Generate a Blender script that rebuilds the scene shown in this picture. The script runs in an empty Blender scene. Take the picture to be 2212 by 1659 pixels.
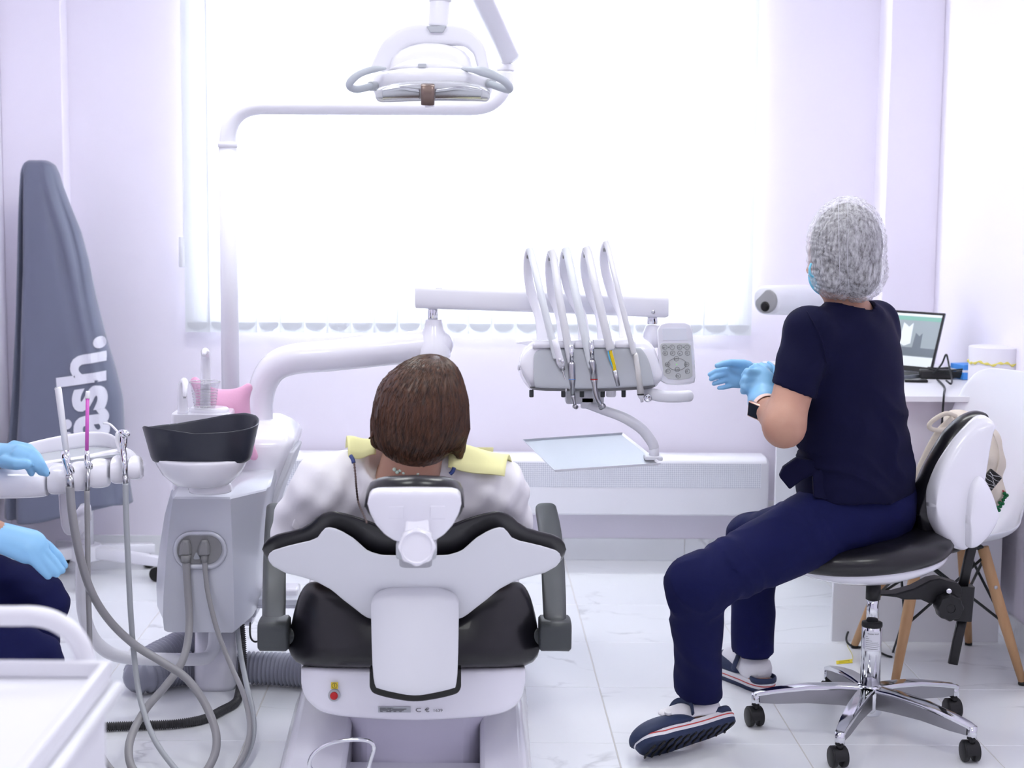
import bpy, math, random
import numpy as np
from mathutils import Vector, Matrix
from mathutils.bvhtree import BVHTree

random.seed(7)
SC = bpy.context.scene
COL = SC.collection

# ------------------------------------------------------------------ camera
FPX, CX, CY, HORIZON, CAMH, ROLL = 3400.0, 1010.0, 829.5, 450.0, 1.38, 0.0063
PITCH = math.atan((CY - HORIZON) / FPX)
_F = np.array([0, math.cos(PITCH), -math.sin(PITCH)])
_U0 = np.array([0, math.sin(PITCH), math.cos(PITCH)])
_R0 = np.array([1.0, 0, 0])
_R = _R0 * math.cos(ROLL) + _U0 * math.sin(ROLL)
_U = _U0 * math.cos(ROLL) - _R0 * math.sin(ROLL)
_C = np.array([0, 0, CAMH])
cam_data = bpy.data.cameras.new('camera')
cam = bpy.data.objects.new('camera', cam_data)
COL.objects.link(cam)
SC.camera = cam
cam_data.sensor_fit = 'HORIZONTAL'
cam_data.sensor_width = 36.0
cam_data.lens = FPX / 2212.0 * 36.0
cam_data.shift_x = (1106.0 - CX) / 2212.0
cam_data.clip_start = 0.05
cam_data.clip_end = 200
cam.matrix_world = Matrix((( _R[0], _U[0], -_F[0], 0), (_R[1], _U[1], -_F[1], 0), (_R[2], _U[2], -_F[2], CAMH), (0, 0, 0, 1)))
cam_data.dof.use_dof = True
cam_data.dof.focus_distance = 4.0
cam_data.dof.aperture_fstop = 4.5

# ------------------------------------------------------------------ world, exposure
world = bpy.data.worlds.new('sky')
SC.world = world
world.use_nodes = True
_bg = world.node_tree.nodes['Background']
_bg.inputs[0].default_value = (0.94, 0.98, 1.0, 1)
_bg.inputs[1].default_value = 15.0
world.cycles.sampling_method = 'NONE'
SC.view_settings.view_transform = 'Standard'
SC.view_settings.look = 'None'
SC.view_settings.gamma = 1.0
SC.view_settings.exposure = 0.45
SC.view_settings.use_curve_mapping = False
SC.cycles.use_denoising = True
SC.cycles.max_bounces = 6
SC.cycles.diffuse_bounces = 5
SC.cycles.glossy_bounces = 2
SC.cycles.transparent_max_bounces = 6
SC.cycles.sample_clamp_indirect = 6.0
SC.cycles.use_adaptive_sampling = True
SC.cycles.adaptive_threshold = 0.2
SC.cycles.adaptive_min_samples = 16
SC.cycles.time_limit = 1100.0
SC.cycles.use_light_tree = True

ROOM_L, ROOM_R, ROOM_B, ROOM_F, ROOM_H = -1.77, 1.765, 6.125, -1.6, 2.75
FILL_SPOTS = [(x, y) for y in (0.3, 2.5, 4.4) for x in (-0.72, 0.72)]
FILL_POWER = 8.5

# ------------------------------------------------------------------ pixel rays -> points in the room
def P(px, py, Y):
    d = _F + _R * (px - CX) / FPX - _U * (py - CY) / FPX
    return _C + d * (Y / d[1])
def PZ(px, py, z):
    d = _F + _R * (px - CX) / FPX - _U * (py - CY) / FPX
    return _C + d * ((z - CAMH) / d[2])
def PP(pts, Y=None):
    return [P(q[0], q[1], q[2] if len(q) > 2 else Y) for q in pts]
def M(px, Y):
    return px * Y / FPX
V3 = lambda *a: np.array(a, float)
def nrm(v):
    v = np.asarray(v, float); return v / (np.linalg.norm(v) + 1e-12)

# ------------------------------------------------------------------ materials
def lin(c):
    out = []
    for x in c[:3]:
        x = x / 255.0
        out.append(x / 12.92 if x <= 0.04045 else ((x + 0.055) / 1.055) ** 2.4)
    return (*out, 1.0)
MATS = {}
def mat(name, col, rough=0.45, metal=0.0, coat=0.0, spec=0.5, bump=None, var=None, trans=0.0, alpha=1.0, sheen=0.0, sss=0.0, emit=None, ior=1.45):
    if name in MATS: return MATS[name]
    m = bpy.data.materials.new(name); m.use_nodes = True
    nt = m.node_tree; b = nt.nodes['Principled BSDF']
    b.inputs['Base Color'].default_value = lin(col)
    b.inputs['Roughness'].default_value = rough
    b.inputs['Metallic'].default_value = metal
    b.inputs['Coat Weight'].default_value = coat
    b.inputs['Coat Roughness'].default_value = 0.05
    b.inputs['Specular IOR Level'].default_value = spec
    b.inputs['IOR'].default_value = ior
    b.inputs['Transmission Weight'].default_value = trans
    b.inputs['Alpha'].default_value = alpha
    b.inputs['Sheen Weight'].default_value = sheen
    if sss:
        b.inputs['Subsurface Weight'].default_value = sss
        b.inputs['Subsurface Radius'].default_value = (0.012, 0.004, 0.002)
    if emit:
        b.inputs['Emission Color'].default_value = lin(emit[0]); b.inputs['Emission Strength'].default_value = emit[1]
    tc = None
    if bump or var:
        tc = nt.nodes.new('ShaderNodeTexCoord')
    if bump:
        n = nt.nodes.new('ShaderNodeTexNoise'); n.inputs['Scale'].default_value = bump[0]; n.inputs['Detail'].default_value = 3
        bp = nt.nodes.new('ShaderNodeBump'); bp.inputs['Strength'].default_value = bump[1]; bp.inputs['Distance'].default_value = bump[2] if len(bump) > 2 else 0.002
        nt.links.new(tc.outputs['Object'], n.inputs['Vector']); nt.links.new(n.outputs['Fac'], bp.inputs['Height'])
        nt.links.new(bp.outputs['Normal'], b.inputs['Normal'])
    if var:                                    # (scale, second colour)
        n = nt.nodes.new('ShaderNodeTexNoise'); n.inputs['Scale'].default_value = var[0]; n.inputs['Detail'].default_value = 4
        mp = nt.nodes.new('ShaderNodeMapping'); mp.inputs['Scale'].default_value = var[2] if len(var) > 2 else (1, 1, 1)
        mx = nt.nodes.new('ShaderNodeMix'); mx.data_type = 'RGBA'
        mx.inputs[6].default_value = lin(col); mx.inputs[7].default_value = lin(var[1])
        rp = nt.nodes.new('ShaderNodeValToRGB'); rp.color_ramp.elements[0].position = 0.35; rp.color_ramp.elements[1].position = 0.68
        nt.links.new(tc.outputs['Object'], mp.inputs['Vector']); nt.links.new(mp.outputs['Vector'], n.inputs['Vector'])
        nt.links.new(n.outputs['Fac'], rp.inputs['Fac']); nt.links.new(rp.outputs['Color'], mx.inputs[0])
        nt.links.new(mx.outputs[2], b.inputs['Base Color'])
    MATS[name] = m
    return m

def marble_mat():
    m = bpy.data.materials.new('marble_tile'); m.use_nodes = True
    nt = m.node_tree; b = nt.nodes['Principled BSDF']; L = nt.links.new
    g = nt.nodes.new('ShaderNodeNewGeometry'); oi = nt.nodes.new('ShaderNodeObjectInfo')
    sc_ = nt.nodes.new('ShaderNodeVectorMath'); sc_.operation = 'SCALE'; sc_.inputs[3].default_value = 37.0
    comb = nt.nodes.new('ShaderNodeCombineXYZ'); L(oi.outputs['Random'], comb.inputs[0]); L(oi.outputs['Random'], comb.inputs[2])
    L(comb.outputs[0], sc_.inputs[0])
    add = nt.nodes.new('ShaderNodeVectorMath'); L(g.outputs['Position'], add.inputs[0]); L(sc_.outputs[0], add.inputs[1])
    mp = nt.nodes.new('ShaderNodeMapping'); mp.inputs['Rotation'].default_value = (0, 0, 0.5); mp.inputs['Scale'].default_value = (1.0, 2.0, 1.0)
    L(add.outputs[0], mp.inputs['Vector'])
    n1 = nt.nodes.new('ShaderNodeTexNoise'); n1.inputs['Scale'].default_value = 1.5; n1.inputs['Detail'].default_value = 6; n1.inputs['Distortion'].default_value = 0.6
    L(mp.outputs[0], n1.inputs['Vector'])
    a1 = nt.nodes.new('ShaderNodeMath'); a1.operation = 'SUBTRACT'; a1.inputs[1].default_value = 0.52; L(n1.outputs['Fac'], a1.inputs[0])
    a2 = nt.nodes.new('ShaderNodeMath'); a2.operation = 'ABSOLUTE'; L(a1.outputs[0], a2.inputs[0])
    r1 = nt.nodes.new('ShaderNodeValToRGB'); r1.color_ramp.elements[0].color = (1, 1, 1, 1); r1.color_ramp.elements[1].color = (0, 0, 0, 1)
    r1.color_ramp.elements[0].position = 0.0; r1.color_ramp.elements[1].position = 0.014; L(a2.outputs[0], r1.inputs[0])
    n2 = nt.nodes.new('ShaderNodeTexNoise'); n2.inputs['Scale'].default_value = 2.2; L(mp.outputs[0], n2.inputs['Vector'])
    r2 = nt.nodes.new('ShaderNodeValToRGB'); r2.color_ramp.elements[0].position = 0.5; r2.color_ramp.elements[1].position = 0.62; L(n2.outputs['Fac'], r2.inputs[0])
    mu = nt.nodes.new('ShaderNodeMath'); mu.operation = 'MULTIPLY'; L(r1.outputs[0], mu.inputs[0]); L(r2.outputs[0], mu.inputs[1])
    mu2 = nt.nodes.new('ShaderNodeMath'); mu2.operation = 'MULTIPLY'; mu2.inputs[1].default_value = 0.34; L(mu.outputs[0], mu2.inputs[0])
    n3 = nt.nodes.new('ShaderNodeTexNoise'); n3.inputs['Scale'].default_value = 1.1; L(mp.outputs[0], n3.inputs['Vector'])
    mx0 = nt.nodes.new('ShaderNodeMix'); mx0.data_type = 'RGBA'; mx0.inputs[6].default_value = lin((240, 242, 247)); mx0.inputs[7].default_value = lin((244, 246, 250)); L(n3.outputs['Fac'], mx0.inputs[0])
    mx = nt.nodes.new('ShaderNodeMix'); mx.data_type = 'RGBA'; mx.inputs[7].default_value = lin((120, 120, 128)); L(mu2.outputs[0], mx.inputs[0]); L(mx0.outputs[2], mx.inputs[6])
    L(mx.outputs[2], b.inputs['Base Color']); b.inputs['Roughness'].default_value = 0.22; b.inputs['Specular IOR Level'].default_value = 0.45
    return m

def slat_mat():
    m = bpy.data.materials.new('blind_fabric'); m.use_nodes = True
    nt = m.node_tree; nt.nodes.remove(nt.nodes['Principled BSDF'])
    d = nt.nodes.new('ShaderNodeBsdfDiffuse'); d.inputs[0].default_value = lin((243, 245, 249))
    t = nt.nodes.new('ShaderNodeBsdfTranslucent'); t.inputs[0].default_value = lin((244, 246, 250))
    mx = nt.nodes.new('ShaderNodeMixShader'); mx.inputs[0].default_value = 0.45
    nt.links.new(d.outputs[0], mx.inputs[1]); nt.links.new(t.outputs[0], mx.inputs[2])
    nt.links.new(mx.outputs[0], nt.nodes['Material Output'].inputs[0])
    return m
def pane_mat(name='window_glass', tint=(1, 1, 1, 1), fac=0.06):
    m = bpy.data.materials.new(name); m.use_nodes = True
    nt = m.node_tree; nt.nodes.remove(nt.nodes['Principled BSDF'])
    d = nt.nodes.new('ShaderNodeBsdfGlossy'); d.inputs[1].default_value = 0.02
    t = nt.nodes.new('ShaderNodeBsdfTransparent'); t.inputs[0].default_value = tint
    mx = nt.nodes.new('ShaderNodeMixShader'); mx.inputs[0].default_value = fac
    nt.links.new(t.outputs[0], mx.inputs[1]); nt.links.new(d.outputs[0], mx.inputs[2])
    nt.links.new(mx.outputs[0], nt.nodes['Material Output'].inputs[0])
    return m

WALL = mat('lilac_wall_paint', (245, 240, 253), 0.85, bump=(160, 0.08, 0.0006))
CEIL = mat('ceiling_paint', (246, 245, 248), 0.9)
GROUT = mat('grout', (206, 203, 200), 0.9)
MARBLE = marble_mat()
SLAT = slat_mat()
WHITE = mat('white_gloss_plastic', (240, 239, 249), 0.18, coat=0.5)
WHITEM = mat('white_satin_plastic', (228, 229, 236), 0.42)
PWHITE = mat('white_powder_coat', (238, 238, 246), 0.3)
SILVER = mat('silver_metallic_paint', (208, 210, 221), 0.34, metal=0.22, coat=0.3, bump=(900, 0.05, 0.0002))
CHROME = mat('chrome', (225, 226, 232), 0.09, metal=1.0)
STEEL = mat('brushed_steel', (190, 190, 196), 0.28, metal=1.0)
CAST = mat('cast_aluminium', (160, 160, 165), 0.38, metal=1.0, bump=(60, 0.2, 0.001))
LEATHER = mat('black_upholstery', (23, 22, 29), 0.30, coat=0.15, bump=(300, 0.05, 0.0006))
BLACKP = mat('black_plastic', (24, 24, 28), 0.45)
BLACKG = mat('black_gloss_plastic', (10, 10, 12), 0.2)
ARMGREY = mat('dark_grey_plastic', (68, 72, 75), 0.42)
MIDGREY = mat('mid_grey_plastic', (148, 148, 151), 0.38)
LGREY = mat('light_grey_plastic', (186, 190, 197), 0.4)
HOSEG = mat('grey_hose', (158, 157, 161), 0.35)
HOSEL = mat('pale_grey_hose', (178, 182, 188), 0.35)
BOWL = mat('black_bowl', (46, 49, 61), 0.33)
NAVY = mat('navy_cotton', (9, 10, 44), 0.85, spec=0.2, bump=(700, 0.15, 0.0004))
NAVY2 = mat('navy_cotton_trousers', (15, 19, 64), 0.85, spec=0.2, bump=(700, 0.15, 0.0004))
SKIN = mat('skin', (188, 146, 126), 0.5, sss=0.06, var=(9, (178, 132, 114)))
GLOVE = mat('blue_nitrile', (136, 190, 232), 0.42, bump=(120, 0.12, 0.0008))
WOOD = mat('beech_wood', (204, 164, 122), 0.5, var=(26, (188, 144, 102), (1, 1, 0.12)))
RUBBER = mat('black_rubber', (18, 18, 20), 0.6)

# ------------------------------------------------------------------ objects
ORG = {}
def _setp(o, label, cat, group, kind):
    if label: o['label'] = label
    if cat: o['category'] = cat
    if group: o['group'] = group
    if kind: o['kind'] = kind
def thing(name, label, cat, loc, group=None):
    o = bpy.data.objects.new(name, None); COL.objects.link(o)
    o.empty_display_size = 0.1
    o.location = [float(x) for x in loc]
    ORG[o.name] = np.array(loc, float)
    _setp(o, label, cat, group, None)
    return o
def obj(name, geo, mt, parent=None, label=None, cat=None, group=None, kind=None, smooth=True, bevel=0, bseg=2, sub=0, flat_angle=None):
    v, f = geo
    v = np.asarray(v, float).reshape(-1, 3)
    if parent is not None:
        org = ORG[parent.name]
    else:
        lo, hi = v.min(0), v.max(0); org = np.array([(lo[0] + hi[0]) / 2, (lo[1] + hi[1]) / 2, lo[2]])
    me = bpy.data.meshes.new(name)
    me.from_pydata((v - org).tolist(), [], [list(map(int, q)) for q in f])
    me.validate(); me.update()
    if isinstance(mt, (list, tuple)):
        for x in mt: me.materials.append(x)
    else: me.materials.append(mt)
    if smooth:
        me.polygons.foreach_set('use_smooth', [True] * len(me.polygons))
        if flat_angle is not None: me.set_sharp_from_angle(angle=math.radians(flat_angle))
    o = bpy.data.objects.new(name, me); COL.objects.link(o)
    ORG[o.name] = org
    if parent is not None: o.parent = parent
    else: o.location = org.tolist()
    if bevel:
        b = o.modifiers.new('bevel', 'BEVEL'); b.width = bevel; b.segments = bseg; b.limit_method = 'ANGLE'; b.angle_limit = math.radians(40)
        b.harden_normals = False
        if smooth and flat_angle is None: me.set_sharp_from_angle(angle=math.radians(40))
    if sub:
        s = o.modifiers.new('sub', 'SUBSURF'); s.levels = sub; s.render_levels = sub
    _setp(o, label, cat, group, kind)
    return o
def join(*gs):
    V, Fc, n = [], [], 0
    for v, f in gs:
        v = np.asarray(v, float).reshape(-1, 3)
        V.append(v); Fc += [[i + n for i in q] for q in f]; n += len(v)
    return np.vstack(V), Fc
def rotm(axis, deg):
    return np.array(Matrix.Rotation(math.radians(deg), 3, Vector(axis)))
def xf(g, R=None, t=None, c=None):
    v = np.asarray(g[0], float)
    if R is not None:
        c = np.zeros(3) if c is None else np.asarray(c)
        v = (v - c) @ np.asarray(R).T + c
    if t is not None: v = v + np.asarray(t)
    return v, g[1]
def box(c, s, R=None):
    c = np.asarray(c, float); s = np.asarray(s, float) / 2
    v = np.array([[x, y, z] for x in (-1, 1) for y in (-1, 1) for z in (-1, 1)]) * s
    if R is not None: v = v @ np.asarray(R).T
    return v + c, [(0, 1, 3, 2), (4, 6, 7, 5), (0, 4, 5, 1), (2, 3, 7, 6), (0, 2, 6, 4), (1, 5, 7, 3)]
def box2(lo, hi):
    lo = np.asarray(lo, float); hi = np.asarray(hi, float); return box((lo + hi) / 2, hi - lo)
def loft(secs, cap=True, closed=False):
    secs = [np.asarray(s, float) for s in secs]
    n = len(secs[0]); V = np.vstack(secs); F = []
    m = len(secs)
    for i in range(m if closed else m - 1):
        a, b = i * n, ((i + 1) % m) * n
        for j in range(n):
            k = (j + 1) % n
            F.append((a + j, a + k, b + k, b + j))
    if cap and not closed:
        F.append(tuple(range(n))[::-1]); F.append(tuple((m - 1) * n + j for j in range(n)))
    return V, F
def cr(pts, per=8, closed=False):
    pts = [np.asarray(q, float) for q in pts]
    out = []; n = len(pts)
    for i in range(n if closed else n - 1):
        if closed: p0, p1, p2, p3 = pts[i - 1], pts[i], pts[(i + 1) % n], pts[(i + 2) % n]
        else: p0, p1, p2, p3 = pts[max(i - 1, 0)], pts[i], pts[i + 1], pts[min(i + 2, n - 1)]
        for k in range(per):
            t = k / per
            out.append(0.5 * ((2 * p1) + (-p0 + p2) * t + (2 * p0 - 5 * p1 + 4 * p2 - p3) * t * t + (-p0 + 3 * p1 - 3 * p2 + p3) * t ** 3))
    if not closed: out.append(pts[-1])
    return out
def fillet(pts, r, n=8):
    pts = [np.asarray(q, float) for q in pts]; out = [pts[0]]
    for i in range(1, len(pts) - 1):
        rr = r[i - 1] if isinstance(r, (list, tuple)) else r
        a, b, c = pts[i - 1], pts[i], pts[i + 1]
        u, w = nrm(a - b), nrm(c - b)
        d = min(rr, np.linalg.norm(a - b) * (.97 if i == 1 else .49), np.linalg.norm(c - b) * (.97 if i == len(pts) - 2 else .49))
        for k in range(n + 1):
            t = k / n
            out.append((1 - t) ** 2 * (b + u * d) + 2 * t * (1 - t) * b + t * t * (b + w * d))
    out.append(pts[-1]); return out
def frames(pts, up=None, closed=False):
    pts = np.asarray(pts, float); n = len(pts); T = np.zeros_like(pts)
    for i in range(n):
        if closed: d = pts[(i + 1) % n] - pts[i - 1]
        else: d = pts[min(i + 1, n - 1)] - pts[max(i - 1, 0)]
        T[i] = nrm(d)
    if up is not None:
        A = [nrm(np.cross(T[i], up)) for i in range(n)]
    else:
        a = np.cross(T[0], (0, 0, 1.0))
        if np.linalg.norm(a) < 0.1: a = np.cross(T[0], (1.0, 0, 0))
        A = [nrm(a)]
        for i in range(1, n):
            a = A[-1] - T[i] * (A[-1] @ T[i]); A.append(nrm(a))
    return T, A, [nrm(np.cross(T[i], A[i])) for i in range(n)]
def tube(pts, r, n=14, closed=False, up=None, ex=2.0, round_end=False):
    pts = [np.asarray(q, float) for q in pts]
    m = len(pts)
    rs = r if isinstance(r, list) else [r] * m
    if round_end and not closed:
        def rr(x): return max(x if np.isscalar(x) else max(x), 1e-5)
        pre, prr, post, por = [], [], [], []
        t0 = nrm(pts[0] - pts[1]); t1 = nrm(pts[-1] - pts[-2])
        sc = lambda x, k: x * k if np.isscalar(x) else (x[0] * k, x[1] * k)
        for a in (80, 55, 30):
            a = math.radians(a)
            L0 = rs[0] if np.isscalar(rs[0]) else min(rs[0]); L1 = rs[-1] if np.isscalar(rs[-1]) else min(rs[-1])
            pre.append(pts[0] + t0 * L0 * math.sin(a)); prr.append(sc(rs[0], math.cos(a)))
            post.insert(0, pts[-1] + t1 * L1 * math.sin(a)); por.insert(0, sc(rs[-1], math.cos(a)))
        pts = pre + pts + post; rs = prr + list(rs) + por; m = len(pts)
    T, A, B = frames(pts, up, closed)
    secs = []
    for i in range(m):
        ra, rb = (rs[i], rs[i]) if np.isscalar(rs[i]) else rs[i]
        th = np.arange(n) * 2 * math.pi / n
        c, s = np.cos(th), np.sin(th)
        if ex != 2.0:
            c = np.sign(c) * np.abs(c) ** (2 / ex); s = np.sign(s) * np.abs(s) ** (2 / ex)
        secs.append(pts[i] + np.outer(c * ra, A[i]) + np.outer(s * rb, B[i]))
    return loft(secs, cap=True, closed=closed)
def lathe(prof, c=(0, 0, 0), axis=(0, 0, 1), n=32, sq=(1, 1), close=False, xdir=None):
    ax = nrm(axis); x = np.array([1.0, 0, 0]) if xdir is None else np.asarray(xdir, float)
    if abs(ax @ nrm(x)) > .95: x = np.array([0, 1.0, 0])
    x = nrm(x - ax * (ax @ x)); y = np.cross(ax, x)
    secs = []
    th = np.arange(n) * 2 * math.pi / n
    for r, h in prof:
        r = max(r, 1e-5)
        secs.append(np.asarray(c, float) + ax * h + np.outer(np.cos(th) * r * sq[0], x) + np.outer(np.sin(th) * r * sq[1], y))
    return loft(secs, cap=not close, closed=close)
def cyl(a, b, r, n=20, r2=None):
    a = np.asarray(a, float); b = np.asarray(b, float); h = np.linalg.norm(b - a)
    return lathe([(r, 0), (r if r2 is None else r2, h)], a, b - a, n)
def rcyl(a, b, r, e=0.002, n=24):
    a = np.asarray(a, float); b = np.asarray(b, float); h = np.linalg.norm(b - a)
    return lathe([(r - e, 0), (r - .3 * e, .3 * e), (r, e), (r, h - e), (r - .3 * e, h - .3 * e), (r - e, h)], a, b - a, n)
def prism(loop, off):
    loop = np.asarray(loop, float); return loft([loop, loop + np.asarray(off, float)])
def rrect(cx, cy, w, h, r, n=5):
    out = []
    for (sx, sy, a0) in ((1, 1, 0), (-1, 1, 90), (-1, -1, 180), (1, -1, 270)):
        for k in range(n + 1):
            a = math.radians(a0 + 90 * k / n)
            out.append((cx + sx * (w / 2 - r) + r * math.cos(a), cy + sy * (h / 2 - r) + r * math.sin(a)))
    return out
def plate(loop_px, Y, th, back=True):
    """outline seen face-on at depth Y, given real thickness away from the room's front"""
    a = np.array(PP(loop_px, Y)); return prism(a, (0, th, 0))
def interp(x, tab):
    xs = [t[0] for t in tab]; ys = [t[1] for t in tab]
    return float(np.interp(x, xs, ys))
def scurve(tab, n):
    """resample a table of points smoothly"""
    return cr([np.array(t, float) for t in tab], n)
def pillow(xs, yU, yL, Yf, th, n=28, e=3.5, N=(0, -1.0, 0.3)):
    """column by column rounded body: yU/yL give the outline rows at x, Yf(x,y) the depth, th the real thickness"""
    N = nrm(N); secs = []
    thf = th if callable(th) else (lambda x: th)
    for x in xs:
        a, b = yU(x), yL(x); mid, half = (a + b) / 2, max((b - a) / 2, 0.2)
        L = []
        for k in range(n):
            t = 2 * math.pi * k / n
            s = math.copysign(abs(math.cos(t)) ** (2 / e), math.cos(t)); w = math.copysign(abs(math.sin(t)) ** (2 / e), math.sin(t))
            y = mid + s * half
            L.append(P(x, y, Yf(x, y)) + N * w * thf(x) / 2)
        secs.append(L)
    return loft(secs)
def colx(x0, x1, n):
    """columns denser at both ends"""
    t = np.linspace(0, math.pi, n); return x0 + (x1 - x0) * (1 - np.cos(t)) / 2

# ------------------------------------------------------------------ implicit bodies
def s_cap(a, b, ra, rb=None):
    a = np.asarray(a, float); b = np.asarray(b, float); rb = ra if rb is None else rb
    ba = b - a; L = ba @ ba + 1e-12
    def f(p):
        t = np.clip(((p - a) @ ba) / L, 0, 1)
        return np.linalg.norm(p - a - t[:, None] * ba, axis=1) - (ra + t * (rb - ra))
    return f
def s_ell(c, r, R=None):
    c = np.asarray(c, float); r = np.asarray(r, float)
    def f(p):
        q = p - c
        if R is not None: q = q @ R
        k0 = np.linalg.norm(q / r, axis=1); k1 = np.linalg.norm(q / (r * r), axis=1) + 1e-9
        return k0 * (k0 - 1) / k1
    return f
def s_box(c, h, r, R=None):
    c = np.asarray(c, float); h = np.asarray(h, float)
    def f(p):
        q = p - c
        if R is not None: q = q @ R
        q = np.abs(q) - (h - r)
        return np.linalg.norm(np.maximum(q, 0), axis=1) + np.minimum(q.max(1), 0) - r
    return f
def s_chain(pts, rs):
    fs = [s_cap(pts[i], pts[i + 1], rs[i], rs[i + 1]) for i in range(len(pts) - 1)]
    def f(p):
        d = fs[0](p)
        for g in fs[1:]: d = np.minimum(d, g(p))
        return d
    return f
def s_flat(g, c, n, k):
    """squash a body by factor k along n about c"""
    c = np.asarray(c, float); n = nrm(n)
    def f(p):
        q = (p - c) @ n
        return g(p + (1 / k - 1) * q[:, None] * n) * min(1, k) if k < 1 else g(p + (1 / k - 1) * q[:, None] * n)
    return f
def smin(a, b, k):
    if k <= 0: return np.minimum(a, b)
    h = np.clip(0.5 + 0.5 * (b - a) / k, 0, 1)
    return b + (a - b) * h - k * h * (1 - h)
def s_union(fs, k=0.02):
    def f(p):
        d = fs[0](p)
        for g in fs[1:]:
            kk = k
            if isinstance(g, tuple): g, kk = g
            d = smin(d, g(p), kk)
        return d
    return f
def s_cut(a, b, k=0.0):
    def f(p): return -smin(-a(p), b(p), k)
    return f
def s_disp(g, w):
    return lambda p: g(p) + w(p)
def s_plane(c, n):
    c = np.asarray(c, float); n = nrm(n)
    return lambda p: (p - c) @ n
def iso(f, lo, hi, h):
    lo = np.asarray(lo, float); hi = np.asarray(hi, float)
    n = np.ceil((hi - lo) / h).astype(int) + 1
    ax = [lo[i] + h * np.arange(n[i]) for i in range(3)]
    G = np.empty(n)
    yy, zz = np.meshgrid(ax[1], ax[2], indexing='ij')
    for i in range(0, n[0], 12):
        xs = ax[0][i:i + 12]
        p = np.empty((len(xs), n[1], n[2], 3)); p[..., 0] = xs[:, None, None]; p[..., 1] = yy; p[..., 2] = zz
        G[i:i + 12] = f(p.reshape(-1, 3)).reshape(len(xs), n[1], n[2])
    S = G < 0
    c = n - 1
    cnt = np.zeros(c); acc = np.zeros((*c, 3))
    def sl(o): return tuple(slice(o[i], o[i] + c[i]) for i in range(3))
    cor = [(x, y, z) for x in (0, 1) for y in (0, 1) for z in (0, 1)]
    for a in cor:
        for k in range(3):
            if a[k]: continue
            b = list(a); b[k] = 1
            ga, gb = G[sl(a)], G[sl(b)]
            m = (ga < 0) != (gb < 0)
            t = np.where(m, ga / np.where(m, ga - gb, 1), 0)
            cnt += m
            for j in range(3):
                acc[..., j] += m * (a[j] + (t if j == k else 0))
    act = cnt > 0
    idx = -np.ones(c, int); idx[act] = np.arange(act.sum())
    V = lo + h * (np.argwhere(act) + acc[act] / cnt[act][:, None])
    F = []
    for k in range(3):
        u, w = (k + 1) % 3, (k + 2) % 3
        a = [slice(None)] * 3; a[k] = slice(0, n[k] - 1)
        b = [slice(None)] * 3; b[k] = slice(1, n[k])
        s0, s1 = S[tuple(a)], S[tuple(b)]
        e = np.argwhere(s0 != s1)
        ok = (e[:, u] > 0) & (e[:, w] > 0) & (e[:, u] < c[u]) & (e[:, w] < c[w])
        e = e[ok]
        if not len(e): continue
        ins = s0[tuple(e.T)]
        def ci(du, dw):
            q = e.copy(); q[:, u] -= du; q[:, w] -= dw
            return idx[tuple(q.T)]
        q = np.stack([ci(1, 1), ci(0, 1), ci(0, 0), ci(1, 0)], 1)
        q[~ins] = q[~ins][:, ::-1]
        F.append(q[(q >= 0).all(1)])
    return V, np.vstack(F).tolist()
def bounds(pts, pad):
    pts = np.asarray(pts, float); return pts.min(0) - pad, pts.max(0) + pad
def text_geo(s, size, font_scale=(1, 1), ext=0.0, bold=0.0):
    cu = bpy.data.curves.new('t', 'FONT'); cu.body = s; cu.size = size; cu.align_x = 'LEFT'; cu.extrude = ext; cu.offset = bold
    cu.resolution_u = 4
    o = bpy.data.objects.new('t', cu); COL.objects.link(o)
    dg = bpy.context.evaluated_depsgraph_get()
    me = bpy.data.meshes.new_from_object(o.evaluated_get(dg))
    v = np.array([q.co[:] for q in me.vertices]); f = [tuple(p.vertices) for p in me.polygons]
    bpy.data.objects.remove(o); bpy.data.curves.remove(cu); bpy.data.meshes.remove(me)
    return v, f
def text_at(s, size, origin, ex, ey, bold=0.0, sx=1.0, ext=0.0003):
    v, f = text_geo(s, size, ext=ext, bold=bold)
    ex = nrm(ex); ey = nrm(ey); ez = np.cross(ex, ey)
    return np.asarray(origin) + np.outer(v[:, 0] * sx, ex) + np.outer(v[:, 1], ey) + np.outer(v[:, 2], ez), f
def corr(pts, r, dr, per, n=18, flat=False):
    """corrugated hose along a dense path"""
    pts = np.array(pts); d = np.r_[0, np.cumsum(np.linalg.norm(np.diff(pts, axis=0), axis=1))]
    N = int(d[-1] / per) * 4
    s = np.linspace(0, d[-1], N)
    q = np.stack([np.interp(s, d, pts[:, i]) for i in range(3)], 1)
    rs = [r + (dr if k % 4 in (0, 1) else -dr) for k in range(N)]
    return tube(list(q), rs, n)

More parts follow.
